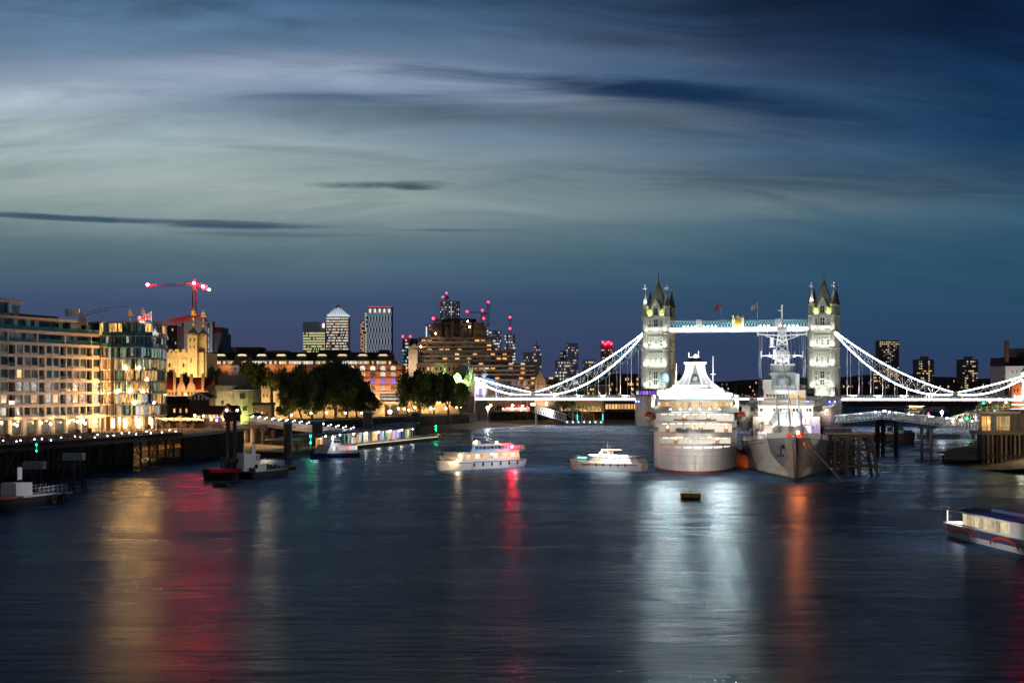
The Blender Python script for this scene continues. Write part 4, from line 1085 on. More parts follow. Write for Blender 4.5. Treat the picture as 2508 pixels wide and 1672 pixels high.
wingrid(t, w_, h, 14, 2, .25, ['w_warm','w_gold'], z0=h-5.5, z1=h-.5, seed=3, dark='black', fw=.5)
for px in (415, 450, 485): lamp('POINT', t, (GX(px,HY)-t.location.x, -5, h-2.0), 2200, (1.,.42,.14), .4)
def gable(label, px0, px1, pyeave, pyridge, Y, depth, wm='dark_brick', rm='dark_tile', name='gabled_house', ridge='y', zb=5.5, boards=False):
    t, w_, h = block(name, label, 'house', px0, px1, pyeave, Y, depth, wm, zb); hr = GZ(pyridge, Y)-zb
    if ridge == 'y':
        MB().xprism([(-w_/2-.5,h-.3),(0,hr),(w_/2+.5,h-.3),(w_/2+.5,h-.65),(0,hr-.45),(-w_/2-.5,h-.65)], -.8, depth+.5).build('roof', rm, t)
        MB().xprism([(-w_/2,h),(w_/2,h),(0,hr-.3)], .02, depth-.02).build('gable', wm, t)
        if boards:
            MB().bar((-w_/2-.5,-.85,h-.5),(0,-.85,hr-.2),.18,.4).bar((w_/2+.5,-.85,h-.5),(0,-.85,hr-.2),.18,.4).build('bargeboard', 'white_paint', t)
            for i in range(5):
                x = -w_/2+w_*(i+.5)/5; zt = h+(hr-h)*(1-abs(x)/(w_/2))-.8
                MB().box(x-.3,-.08,h-.9,x+.3,.0,max(h,zt)).build('panel', 'white_paint', t)
    else:
        MB().yprism([(-.7,h-.2),(depth/2,hr),(depth+.7,h-.2)], -w_/2-.5, w_/2+.5).build('roof', rm, t)
    return t, w_, h
t, w_, h = gable('dark brick gabled house with white bargeboards below the orange tiled roof', 463, 510, 972, 960, 585, 14, boards=True); wingrid(t, w_, h, 3, 2, .4, ['w_warm','w_dim'], seed=8, z1=h-2)
t, w_, h = gable('low dark house with brown roof beside the glazed rounded apartment end', 405, 464, 988, 970, 590, 9, ridge='x'); wingrid(t, w_, h, 7, 2, .35, ['w_warm','w_gold','w_dim'], seed=12)
# small timber framed pavilion
t, w_, h = gable('small half timbered pavilion with dark hipped roof on posts by the gangway', 500, 577, 1013, 993, 535, 9, wm='white_paint', rm='dark_tile', ridge='x', zb=6.5)
gx_ = GX(558, 535)-t.location.x
MB().xprism([(gx_-2.2,h-.5),(gx_+2.2,h-.5),(gx_,h+2.6)], -1.2, 2).build('gable', 'white_paint', t)
MB().xprism([(gx_-2.7,h-.5),(gx_,h+3.1),(gx_+2.7,h-.5),(gx_+2.5,h-.8),(gx_,h+2.7),(gx_-2.5,h-.8)], -1.6, 3).build('gable_roof', 'dark_tile', t)
fb = MB()
for i in range(9): x = -w_/2+w_*i/8; fb.box(x-.1,-.06,h-1.4,x+.1,-.01,h)
fb.box(-w_/2,-.07,h-1.5,w_/2,-.01,h-1.3).build('timber_frame', 'black', t)
MB().box(-w_/2,-.1,0,w_/2,-.02,h-1.5).build('wall_base', 'dark_brick', t)
for x in (-2.5, 1.2, 3.8): MB().ball((x,-.6,h-1.7), .2, 6).build('lamp', 'bulb_warm', t); lamp('POINT', t, (x,-1.6,h-1.9), 160, (1,.6,.3), .2)
ubox('sign', 'bulb_blue', t, -1.2, -.4, h-2.3, -.6, -.15, h-1.6)
# gate tower: square + round front with cupola
t, w_, h = block('stone_tower', 'broad pale stone river tower with round lit corner and clock cupola', 'castle tower', 510, 620, 956, 600, 16, 'ragstone')
tx = t.location.x
MB().lathe([(5.6,0),(5.3,h+.2),(5.5,h+.3)], (GX(598,600)-tx, 3.2), 20).build('round_bastion', 'ragstone', t, smooth=False)
MB().box(-w_/2-.3, -.35, h-.2, w_/2+.3, 16.3, h+1.7).build('parapet', 'brown_concrete', t)
MB().box(GX(532,600)-tx, 3, h, GX(596,600)-tx, 14, h+5.2).build('upper_storey', 'pale_concrete', t)
cp = MB().box(GX(564,600)-tx, 3.5, h+3.8, GX(580,600)-tx, 5.5, h+8.6).build('cupola', 'white_paint', t)
MB().lathe([(1.6,h+8.6),(1.2,h+9.6),(.3,h+10.2),(.1,h+11.6)], (GX(572,600)-tx, 4.5), 10).build('cupola_roof', 'lead', cp)
MB().tube((GX(572,600)-tx,3.52,h+7.3),(GX(572,600)-tx,3.4,h+7.3),.55,14).build('clock_face', 'lead', cp)
ws = []
for (px, py, a, hh) in ((562,965,2.2,2.2),(596,970,1.6,1.8),(602,1000,1.4,1.4),(545,985,.9,1.2)):
    y = -2.4 if px > 590 else -.2
    ws.append((GX(px,600)-tx-a/2, y, GZ(py,600)-5.5-hh/2, GX(px,600)-tx+a/2, y+.5, GZ(py,600)-5.5+hh/2, 'w_warm' if px == 562 else 'black'))
windows(t, ws)
lamp('AREA', t, (GX(598,600)-tx, -6, .6), 900, (.75,1.,.25), 1.2, target=(GX(600,600)-tx, -2, 8))
lamp('AREA', t, (GX(540,600)-tx, -9, 2), 1700, (1.,.8,.5), 2, target=(GX(545,600)-tx, 0, 10))
t, w_, h = block('stone_tower', 'small square stone tower with lit top between river tower and yellow tree', 'castle tower', 630, 662, 950, 640, 8, 'ragstone'); 
b = MB()
for i in range(4): b.box(-w_/2+w_*i/4+.1,-.1,h,-w_/2+w_*(i+.6)/4,.5,h+.8)
b.build('battlement', 'ragstone', t); lamp('AREA', t, (0,-6,3), 2600, (1.,.62,.25), 1, target=(0,0,h)); wingrid(t, w_, h, 3, 1, 1, ['black'], z0=h-4, z1=h-1.5, fw=.3)
t, w_, h = block('stone_building', 'low stone building with small lit windows right of the round river tower', 'building', 620, 664, 992, 590, 9, 'ragstone'); MB().box(-w_/2-.3,-.3,h,w_/2+.3,9.3,h+.9).build('roof', 'dark_roof', t); wingrid(t, w_, h, 3, 1, .7, ['w_gold'], z0=h-4, z1=h-1.5, fw=.25, dark='black'); lamp('POINT', t, (-1,-5,2), 700, (1.,.6,.22), .3)
# battlemented curtain wall lit warm behind the plane trees
cw0 = Vector((GX(640, 700), 700)); cw1 = Vector((GX(942, 800), 800)); dd = (cw1-cw0); cl_ = dd.length
t = thing('curtain_wall', 'long golden floodlit castle curtain wall behind the row of plane trees', 'wall', (cw0.x, cw0.y, 5.5), math.atan2(dd.y, dd.x))
MB().box(0,0,0,cl_,2,6.8).build('wall', 'ragstone', t)
b = MB()
for i in range(int(cl_/2.4)): b.box(i*2.4,-.05,6.8,i*2.4+1.4,.6,7.8)
b.build('battlement', 'ragstone', t)
MB().box(cl_*.0,1,6.8,cl_*.35,8,11.5).build('inner_wall', 'ragstone', t)
for i in range(17):
    x = cl_*(i+.5)/17; lamp('AREA', t, (x,-3.6,.6), 420, (1.,.62,.2), .8, target=(x,0,5))
    if i % 2: MB().box(x-.15,-.12,3,x+.15,.02,4.6).build('arrow_slit', 'black', t)
lamp('AREA', t, (8,-8,8), 2500, (1.,.62,.25), 1, target=(10,1,10))
# ------------------------------------------------------------------ trees
def crown_mesh(seed, n=3200, leaf=.62, squash=.8):
    g = random.Random(seed); b = MB(); blobs = []
    for i in range(17):
        a = g.uniform(0, 6.283); r = g.uniform(.1, .68); z = g.uniform(-.5, .62)
        r *= (1-.45*max(0, z)); blobs.append((r*math.cos(a), r*math.sin(a), z, g.uniform(.24, .42)))
    for i in range(n):
        bx, by, bz, br = blobs[i % len(blobs)]
        d = Vector((g.gauss(0,1), g.gauss(0,1), g.gauss(0,1))).normalized()*br*(g.random()**.35)*g.uniform(.82,1.22)
        p = Vector((bx+d.x, by+d.y, bz+d.z*squash))
        u = Vector((g.gauss(0,1), g.gauss(0,1), g.gauss(0,.6))).normalized(); v = u.orthogonal().normalized()
        v = (v*math.cos(i)+u.cross(v)*math.sin(i)); s = leaf*g.uniform(.05, .115)
        b.add([p-u*s-v*s*.6, p+u*s*.2-v*s, p+u*s+v*s*.5, p-u*s*.3+v*s], [(0,1,2,3)])
    me = bpy.data.meshes.new('crown'); me.from_pydata(b.v, [], b.f); return me
CM = [crown_mesh(s) for s in (1, 2, 3)]
CMS = {}
def tree(label, px, pyb, pyt, pxw, Y, m='leaf', kind='plane_tree', cat='tree', group=None, seed=0, trunk=.2, zb=5.5, grp=None):
    X = GX(px, Y); H = GZ(pyt, Y)-zb; w_ = pxw*Y/F
    t = thing(kind, label, cat, (X, Y, zb), 0, group)
    g = random.Random(seed+int(px)); tr = MB(); th = H*trunk; r = max(.18, H*.022)
    pts = [(0,0,0), (g.uniform(-.3,.3),0,th*.5), (g.uniform(-.6,.6),g.uniform(-.3,.3),th)]
    tr.tube(pts[0], pts[1], r*1.25, 7, r).tube(pts[1], pts[2], r, 7, r*.85)
    for i in range(6):
        a = i*1.05+g.uniform(-.3,.3); q = Vector(pts[2]); e = q+Vector((math.cos(a)*w_*.22, math.sin(a)*w_*.22, H*g.uniform(.16,.34)))
        tr.tube(q, e, r*.55, 6, r*.3); tr.tube(e, e+Vector((math.cos(a+.6)*w_*.14, math.sin(a+.6)*w_*.14, H*.15)), r*.3, 5, r*.1)
    tr.build('trunk', 'bark', t)
    k = (seed % 3, m)
    if k not in CMS: me = CM[seed % 3].copy(); me.materials.append(MM[m]); CMS[k] = me
    c = bpy.data.objects.new('crown', CMS[k]); C.objects.link(c); c.parent = t
    ch = H-th*.85; c.location = (0, 0, th*.78+ch*.46); c.scale = (w_*.66, w_*.58, ch*.66); c.rotation_euler = (0, 0, g.uniform(0, 6.28))
    return t
G1 = 'plane trees in front of the golden castle wall'
g1 = [(708,1034,945,60,660,'small plane tree at the left end of the row before the golden wall'),
      (737,1034,925,78,670,'plane tree second from the left in the row before the golden wall'),
      (766,1034,908,80,680,'plane tree third from the left, rising towards the tallest crown of the row'),
      (795,1034,887,84,690,'plane tree just left of the tallest one before the golden wall'),
      (822,1033,870,92,705,'tallest plane tree in the middle of the row before the golden wall'),
      (849,1032,893,84,715,'plane tree just right of the tallest one before the golden wall'),
      (872,1031,925,78,725,'plane tree third from the right end of the row, sloping down'),
      (893,1030,942,64,735,'plane tree second from the right end of the row before the golden wall'),
      (909,1029,962,44,745,'last low plane tree at the right end of the row next to the arches')]
for i, (px, pb, pt, wd, Y, lab) in enumerate(g1): tree(lab, px, pb, pt, wd, Y, group=G1, seed=i)
for i, (px, pt, wd, Y, lab) in enumerate([(998,905,56,800,'leftmost plane tree of the clump before the brown hotel'),
    (1028,905,66,805,'broad plane tree second from left in the clump before the brown hotel'),
    (1062,908,66,815,'broad plane tree third from left in the clump before the brown hotel'),
    (1098,908,62,825,'plane tree second from right in the clump, touching the bridge abutment'),
    (1128,934,48,835,'low rightmost plane tree of the clump against the pale abutment')]):
    tree(lab, px, 1012, pt, wd, Y, seed=i+1, group='plane trees beside the bridge abutment', trunk=.2)
for i, (px, pb, pt, wd, Y, lab) in enumerate([(603,985,874,66,770,'yellow green lit tree, left of the pair behind the river tower'),(640,985,880,58,780,'yellow green lit tree, tallest crown left of the dark plane trees'),(664,990,915,44,760,'small yellow green lit tree just left of the dark plane trees')]):
    tree(lab, px, pb, pt, wd, Y, m='leaf_lit', seed=i, group='lamp lit trees behind the river tower', trunk=.12)
for px in (600, 635, 662): lamp('POINT', None, W(px, 985, 748), 2400, (1.,.75,.3), .4).name = 'garden_light'
for i, (px, pt, wd, Y, lab) in enumerate([(416,902,34,676,'dark evergreen clump at the foot of the keep beside the apartments'),(449,906,50,672,'dark rounded tree under the domed turret of the keep'),(523,898,44,670,'dark rounded tree right of the domed keep turret'),(548,905,34,690,'dark tree behind the clock cupola'),(696,893,50,820,'dark tree behind the left end of the plane tree row'),(735,893,56,840,'dark tree between the yellow tree and the tallest plane tree')]):
    tree(lab, px, 990, pt, wd, Y, seed=i, kind='tree', group='dark trees around the keep', trunk=.1)
for i, (px, pt, wd, Y, lab) in enumerate([(1380,930,50,985,'autumn brown tree before the hotel end under the chain'),(1660,908,44,1250,'dark tree behind the left bridge pier seen over the white ship'),(1225,992,30,975,'small dark tree on the quay under the bridge deck, left one'),(1262,990,34,980,'small dark tree on the quay under the bridge deck, middle one'),(1300,992,30,985,'small dark tree on the quay under the bridge deck, right one'),(1540,925,70,1150,'dark tree mass left of the left stone tower foot')]):
    tree(lab, px, 1000, pt, wd, Y, seed=i, kind='tree', group='dark trees behind the bridge', trunk=.1)
# ------------------------------------------------------------------ brutalist hotel
HT = 1010.
t = thing('hotel', 'huge stepped brown concrete hotel with lit window bands rising in terraces', 'building', (GX(1150, HT), HT, 5.5))
hx_ = t.location.x
def HX(px): return GX(px, HT)-hx_
def HZ_(py): return GZ(py, HT)-5.5
steps = [(1060,1368,925,0,44),(1020,1310,890,2,40),(1005,1255,856,4,36),(1025,1206,824,6,34),(1055,1190,803,9,30)]
for a, c, py, y0, y1 in steps: MB().box(HX(a), y0, 0, HX(c), y1, HZ_(py)).build('wall', 'brown_concrete', t)
MB().box(HX(1058), 8, HZ_(806), HX(1185), 28, HZ_(788)).prism([(HX(1080),12),(HX(1130),9),(HX(1165),12),(HX(1165),24),(HX(1080),24)], HZ_(788), HZ_(778)).build('roof_plant', 'dark_roof', t)
for (px, py, wd) in ((1106,782,13),(1078,792,9),(1150,785,14),(1128,778,10),(1095,797,14),(1135,796,16)):
    MB().lathe([(wd*.1,HZ_(826)),(wd*.116,HZ_(py+10)),(wd*.105,HZ_(py+3)),(wd*.05,HZ_(py))], (HX(px), 7), 9).build('turret_bay', 'dark_roof', t)
MB().box(HX(1004), -3, 0, HX(1024), 6, HZ_(829)).build('stair_tower', 'dark_roof', t)
MB().prism([(HX(1002),-6),(HX(1024),-6),(HX(1024),-1),(HX(1002),-1)], 0, HZ_(855)).xprism([(HX(1002),HZ_(855)),(HX(1024),HZ_(852)),(HX(1018),HZ_(842)),(HX(1010),HZ_(846))], -6, -1).build('pale_shaft', 'pale_concrete', t)
lamp('AREA', t, (HX(1010), -16, HZ_(900)), 2600, (1.,.72,.45), 2, target=(HX(1012), -4, HZ_(880)))
bd = MB(); g = random.Random(5); ws = []
py = 836
rowsz = [835, 847, 858, 869, 880, 893, 904, 915, 928, 940, 952]
for py in rowsz:
    for a, c, pyt_, y0, y1 in steps[::-1]:
        if py > pyt_+4:
            if py > 900: a, c, y0 = 1085, 1366, 0
            a2 = a+2
            # the face you see at this height
            ff = [s for s in steps if py > s[2]+2]; s_ = ff[0]
            a, c, y0 = s_[0], s_[1], s_[3]
            bd.box(HX(a), y0-1.1, HZ_(py+3.6), HX(c), y0-.02, HZ_(py+.2))
            x = HX(a)+1.5
            while x < HX(c)-3:
                if g.random() < .8: ws.append((x, y0-.3, HZ_(py-.4), x+2.3, y0-.05, HZ_(py-4.2), g.choice(['glass','w_dim','glass','w_dim','glass','w_warm','w_gold','black','w_gold'])))
                x += 3.4
            break
bd.build('balcony_band', 'pale_concrete', t); windows(t, ws)
for px in (1110, 1150, 1200, 1250, 1300, 1340): lamp('AREA', t, (HX(px), -14, 4), 850, (1.,.74,.52), 3, target=(HX(px), 0, 26))
for px, py in ((1145,786),(1150,800),(1030,848),(1066,816)): MB().ball((HX(px), 3, HZ_(py)), .45, 6).build('roof_lamp', 'bulb_warm', t)
t, w_, h = block('hotel_annexe', 'low pale building with two lit round windows behind the plane tree clump', 'building', 1020, 1150, 888, 930, 14, 'pale_concrete'); wingrid(t, w_, h, 12, 1, .5, ['w_gold'], z0=h-5, z1=h-1.5, fw=.4, seed=2, dark='black')
lamp('AREA', t, (-6,-9,8), 2600, (1.,.62,.35), 2, target=(0,0,14))
# wharf buildings behind the chain, left of the tower
t, w_, h = gable('pale gabled warehouse end wall lit from below beneath the bridge chain', 1310, 1336, 932, 905, 960, 30, wm='pale_concrete', rm='slate'); lamp('AREA', t, (0,-8,3), 3500, (1.,.62,.3), 1, target=(0,0,20)); wingrid(t, w_, h, 2, 5, .8, ['black'], seed=2, fw=.25, z0=8)
t, w_, h = block('warehouse', 'long low stone warehouse with terrace roof behind the bridge chain', 'building', 1336, 1500, 944, 1000, 20, 'brown_concrete'); wingrid(t, w_, h, 30, 2, .3, ['w_warm','w_gold','w_dim'], seed=6, z0=9); MB().box(-w_/2-.4,-.4,h,w_/2+.4,20,h+.5).build('roof', 'stone_trim', t)
t, w_, h = block('warehouse', 'dark brick warehouse with small warm windows just left of the left stone tower', 'building', 1438, 1566, 918, 1060, 20, 'dark_brick'); wingrid(t, w_, h, 22, 5, .16, ['w_warm','w_gold'], seed=7, z0=5); MB().box(-w_/2-.5,-.5,h,w_/2+.5,20,h+.7).build('roof', 'dark_roof', t)
t, w_, h = block('arcade_building', 'low arcaded quayside building with golden uplights beneath the bridge deck', 'building', 1366, 1480, 980, 990, 12, 'ragstone')
for i in range(12):
    x = -w_/2+w_*(i+.5)/12; MB().xprism([(x-.8,.4),(x+.8,.4),(x+.8,2.6),(x,3.6),(x-.8,2.6)], -.1, .05).build('arch', 'w_dim', t)
    lamp('POINT', t, (x+w_/24,-1.2,.8), 240, (1.,.55,.15), .2)
t, w_, h = block('pavilion', 'long low glazed pavilion with warm windows beneath the deck near the left pier', 'building', 1480, 1600, 982, 985, 10, 'dark_metal'); wingrid(t, w_, h, 15, 1, .9, ['w_gold','w_warm'], seed=3, z0=.6, z1=h-.8, fw=.75, fh=.6)
# three flags before the hotel
for px, n in ((1263,'left'),(1276,'middle'),(1292,'right')):
    p = W(px, 958, 960); flagpole('pale flag on a short pole beneath the bridge chain, %s of three' % n, (p.x, p.y, 5.5), 18, 'flag_pale', fw=4.2, fh=3.2, furl=.9, grp='three pale flags before the hotel')
# ------------------------------------------------------------------ far towers
def far(label, px0, px1, pyt, Y, wm, nc, nr, frac, mats, seed=1, depth=None, pyb=965, fw=.7, fh=.45, rowfn=None, name='skyscraper', cat='skyscraper', dark=None, z1f=0., x0f=0.):
    X0, X1 = GX(px0, Y), GX(px1, Y); w_ = X1-X0; h = GZ(pyt, Y)-5.5
    t = thing(name, label, cat, ((X0+X1)/2, Y, 5.5))
    MB().box(-w_/2, 0, 0, w_/2, depth or w_, h).build('wall', wm, t)
    wingrid(t, w_, h, nc, nr, frac, mats, z0=h*.08, z1=h*(1-z1f)-1, x0=-w_/2+w_*x0f, x1=w_/2, fw=fw, fh=fh, y=-.2, seed=seed, rowfn=rowfn, dark=dark)
    return t, w_, h
CY = 4300.
MM['far_dark'] = mat('far_dark_cladding', (.24, .25, .3), .6, var=.15, vs=.01)
MM['far_grey'] = mat('far_hazed_cladding', (.62, .64, .72), .5, var=.1, vs=.01)  # tone raised to stand in for haze over the distance
MM['pyr'] = glow('lit_pyramid', (.72,.86,.95), .75)
t, w_, h = far('wide far skyscraper with rows of greenish yellow lit floors', 742, 796, 788, CY, 'far_grey', 22, 22, .7, ['w_greenf','w_greenf','w_goldf'], seed=3, z1f=.13, fh=.5, fw=.85, rowfn=lambda r,c,g: .35 if r in (7,13,14) else .88)
ubox('red_corner_lamp', 'w_pink', t, w_/2-6, -2, h-14, w_/2-1, 0, h-4)
t, w_, h = far('far skyscraper with glowing white pyramid roof', 799, 853, 775, CY-60, 'far_grey', 20, 26, .78, ['w_palef','w_goldf','w_palef','w_warmf'], seed=4, rowfn=lambda r,c,g: .97 if r in (22,23,24,25) else .74)
b = MB(); b.mi = 0; q = w_/2
b.box(-q*.94,1,h,q*.94,w_-1,h+5); b.add([(-q*.86,3,h+5),(q*.86,3,h+5),(q*.86,w_-3,h+5),(-q*.86,w_-3,h+5),(0,w_/2,h+29)], [(0,1,4),(1,2,4),(2,3,4),(3,0,4),(0,3,2,1)])
po = b.build('pyramid_roof', 'pyr', t); bb = MB()
for i in range(9):
    x = -q*.86+q*1.72*i/8; zt = h+5+24*(1-abs(x)/(q*.86)); bb.bar((x,2.6,h+5),(x*.05,w_/2-1,h+28.5),1.0)
bb.build('rib', 'far_grey', po)
t, w_, h = far('broad far residential skyscraper with white diamond lattice facade', 901, 959, 751, CY-100, 'far_dark', 12, 20, .0, ['w_palef'], seed=5)
bb = MB(); bb.mi = 0
nx, nz = 8, 26
for i in range(nx):
    for j in range(nz):
        x = -w_/2+(i+.5)*w_/nx; z = 30+(h-34)*j/nz; dz = (h-34)/nz; a = w_/nx*.32*(1 if j % 4 < 2 else .35); c = w_/nx*.32*(.35 if (j+1) % 4 in (1,2) and False else (1 if (j+1) % 4 < 2 else .35))
        bb.bar((x-a,-.8,z),(x-c,-.8,z+dz),1.1); bb.bar((x+a,-.8,z),(x+c,-.8,z+dz),1.1)
bb.build('lattice', 'lattice_glow', t)  # lattice emits to stand in for light falling on it
ubox('red_roof_light', 'w_redline', t, -w_/2, -1.2, h-1.2, w_/2, -.2, h+.8)
for i in range(5): x = -w_/2+w_*(i+.5)/5; ubox('light', 'w_palef', t, x-2, -1.6, h-14, x+2, -1.0, h-5)
t, w_, h = far('slim far tower with two columns of white lights left of the lattice skyscraper', 893, 900, 764, CY-50, 'far_grey', 2, 36, .95, ['w_palef'], seed=6, fw=.45, depth=30)
t, w_, h = far('narrow far tower with orange lit floors left of the lattice skyscraper', 883, 892, 786, CY, 'far_dark', 3, 34, .8, ['w_goldf','w_orangef'], seed=7, depth=30)
t, w_, h = far('tall unfinished tower with white work lights above the brown hotel', 1077, 1125, 737, 3600, 'far_grey', 11, 38, .34, ['w_dimf','w_palef','w_dimf'], seed=8, fw=.5, rowfn=lambda r,c,g: .95 if c in (2,6) and (r>16) else .38)
tower_crane('small red lamp crane on top of the tall unfinished tower', 1092, 737, 726, 3600, 10, 6, lamps=((1,7),(-6,-1)), r=2.4, mastr=2.)
MB().box(-w_/2-1,-1,h*.56,w_/2+1,0,h*.6).build('dark_band', 'far_dark', t)
t, w_, h = far('shorter grey tower under the tall unfinished one, one bright edge line', 1043, 1077, 792, 3300, 'far_grey', 9, 20, .15, ['w_dimf','w_warmf'], seed=9)
ubox('light_strip', 'w_palef', t, -w_/2, -1, 20, -w_/2+2, -.2, h-6)
tower_crane('crane with one red lamp above the shorter grey tower', 1064, 792, 781, 3300, 10, 9, lamps=((-2,1),), r=3.4, mastr=2.)
t, w_, h = far('small far tower with teal lit top and two red roof lamps', 985, 1008, 827, 2600, 'far_dark', 6, 16, .6, ['w_coolf','w_tealf','w_palef'], seed=10)
for x in (-w_/2+1, w_/2-2): MB().ball((x,-1,h+2), 1.3, 6).build('warning_lamp', 'bulb_red', t)
t, w_, h = far('far tower under construction with bright white floor lights right of the hotel roof', 1166, 1196, 790, 2900, 'far_grey', 10, 22, .5, ['w_palef','w_dimf'], seed=11)
tower_crane('crane with long raised jib and red lamps, left one right of the hotel', 1180, 790, 766, 2900, 26, 8, lamps=((-24,2),(1,4),(3,-9)), r=2.2, mastr=1.6)
tower_crane('tall thin crane with red lamp, right one behind the hotel', 1196, 800, 744, 2950, 3, 3, lamps=((0,3),), r=2.2, mastr=1.8)
t, w_, h = far('far tower with white gridded facade right of the hotel cranes', 1197, 1227, 809, 2800, 'far_grey', 9, 22, .55, ['w_dimf','w_palef'], seed=12, rowfn=lambda r,c,g: .95 if c == 1 else .5)
t, w_, h = far('tapering white lit tower with crane mast above', 1236, 1262, 818, 2700, 'far_grey', 8, 20, .6, ['w_palef','w_dimf'], seed=13, rowfn=lambda r,c,g: .95 if c in (3,4) else .4)
tower_crane('slender crane mast with two red lamps above the tapering tower', 1249, 818, 780, 2700, 3, 3, lamps=((0,2),(0,-15)), r=2., mastr=1.4)
t, w_, h = far('mid far tower with pale spire right of the tapering tower', 1306, 1322, 845, 2500, 'far_grey', 5, 18, .4, ['w_dimf','w_warmf'], seed=14); MB().tube((0,2,h),(0,2,h+6),.8,6,.2).ball((0,2,h+6),1.3,6).build('spire', 'far_grey', t)
t, w_, h = far('low grey tower group below the pale spire with warm windows', 1282, 1326, 862, 2300, 'far_grey', 12, 14, .3, ['w_warmf','w_dimf','w_goldf'], seed=15)
t, w_, h = far('dark far tower left of the red topped tower, taller of two', 1387, 1416, 840, 2400, 'far_grey', 7, 20, .25, ['w_dimf','w_warmf','w_dimf'], seed=16)
ubox('light', 'w_palef', t, w_/2-5, -1, h*.28, w_/2-.5, -.2, h*.33)
t, w_, h = far('dark far tower left of the red topped tower, lower of two', 1371, 1388, 859, 2450, 'far_dark', 5, 14, .15, ['w_coolf','w_dimf'], seed=17)
t, w_, h = far('far block with many small white lights beneath the two dark towers', 1360, 1396, 882, 2200, 'far_grey', 10, 11, .5, ['w_dimf','w_warmf','w_palef'], seed=18)
t, w_, h = far('squat far tower with scattered warm lights under the chain', 1428, 1459, 881, 2200, 'far_grey', 10, 11, .4, ['w_dimf','w_warmf'], seed=19)
t, w_, h = far('dark far tower with glowing red lamps on its roof', 1472, 1501, 835, 2300, 'far_dark', 10, 18, .45, ['w_warmf','w_dimf','w_goldf'], seed=20, z1f=.12)
for i in range(4): MB().ball((-w_/2+w_*(i+.6)/4.2,-1,h-1.5-2*(i%2)), 1.4, 6).build('warning_lamp', 'bulb_red', t)
t, w_, h = far('tall brown far tower with gold top floors right of the right stone tower', 2154, 2202, 833, 2000, 'brown_concrete', 10, 28, .3, ['w_warmf','w_dimf','w_goldf'], seed=21, rowfn=lambda r,c,g: .95 if r>=26 else (.7 if c in (4,5) else .2))
t, w_, h = far('low far block with warm windows left of the tall brown tower', 2140, 2156, 910, 1900, 'brown_concrete', 5, 8, .5, ['w_warmf','w_goldf'], seed=22, name='apartment_tower', cat='apartment tower')
for a, c, lab, sd in ((2245, 2287, 'pale apartment tower with gold lit stair column, left of two alike', 23), (2353, 2395, 'pale apartment tower with gold lit stair column, right of two alike', 24)):
    t, w_, h = far(lab, a, c, 880, 1900, 'brown_concrete', 9, 16, .3, ['w_warmf','w_dimf','w_goldf'], seed=sd, fh=.55, rowfn=lambda r,c,g: .96 if c == 6 else (.45 if c in (2,3) else .22), name='apartment_tower', cat='apartment tower')
    bb = MB()
    for i in range(16): z = h*.08+(h*.92-1)*(i)/16; bb.box(-w_/2-.6,-1.2,z,w_/2+.6,-.2,z+.9) if False else bb.box(-w_/2-.5,-1.,z,-w_/2+5,-.2,z+1.1).box(w_/2-3,-1.,z,w_/2+.5,-.2,z+1.1)
    bb.build('balcony_bands', 'pale_concrete', t)
    MB().box(-4,2,h,4,8,h+3.4).build('roof_plant', 'concrete', t)
# lower far blocks along the horizon
g = random.Random(44)
FB = [(1500,1560,930,1500),(1656,1690,930,1500),(1690,1750,938,1700),(1756,1800,934,2100),(1805,1850,940,1900),(1840,1880,930,2500),(2060,2110,938,1700),(2100,2140,930,2100),(2195,2245,936,1600),(2290,2350,938,1500),(2395,2440,934,1600),(2330,2352,925,2300),(555,640,850,1500),(640,700,858,1400),(700,730,862,1700),(520,555,848,1400)]
nm = ['first','second','third','fourth','fifth','sixth','seventh','eighth','ninth','tenth','eleventh','twelfth','thirteenth','fourteenth','fifteenth','sixteenth']
order = sorted(range(len(FB)), key=lambda i: FB[i][0])
for k, i in enumerate(order):
    a, c, py, Y = FB[i]
    if a < 740: wm = 'pale_concrete'; fr_ = .05
    else: wm = 'dark_brick'; fr_ = .13
    t, w_, h = far('low distant block on the skyline, %s of sixteen counted from the left' % nm[k], a, c, py, Y, wm, 12, 4, fr_, ['w_warmf','w_goldf','w_dimf'], seed=60+i, name='distant_block', cat='building', depth=30)
    t['group'] = 'low distant blocks on the skyline'
# dim far town on the slopes: too many roofs to count
b = MB(); g = random.Random(77)
for i in range(520):
    Y = g.uniform(1700, 4600); px = g.choice([g.uniform(1490,2080), g.uniform(1640,2460), g.uniform(2060,2450)])
    if Y < 2400 and 2060 < px < 2420 and Y < 2100: continue
    X = GX(px, Y); s = g.uniform(7,18); hh = g.uniform(5,14)+(Y-1700)/2900*18
    b.mi = 0; b.box(X-s/2, Y, 5, X+s/2, Y+s, 5+hh)
    for k in range(g.choice([0,0,1,1,2])):
        b.mi = g.choice([1,1,2,3]); x = X+g.uniform(-s/2,s/2-1.5); z = 5+hh*g.uniform(.3,.95); q = Y/1800
        b.box(x, Y-.5, z, x+1.0*q, Y-.1, z+.8*q)
tag(b.build('distant_town', ['far_dark','w_orangef','w_warmf','w_coolf']), 'distant rooftops and small orange lights on the low hill', 'town', kind='stuff')
b = MB()
for i in range(260):
    Y = g.uniform(2100, 4800); px = g.uniform(1480, 2460); p = (GX(px, Y), Y, 6); q = g.uniform(6, 16)
    b.lathe([(q*.7,4),(q,8+q*.3),(q*.8,10+q*.6),(q*.25,11+q*.8)], (p[0],p[1]), 7, g.random())
tag(b.build('distant_woods', 'far_wood'), 'dark distant tree cover on the low hill', 'woods', kind='stuff')
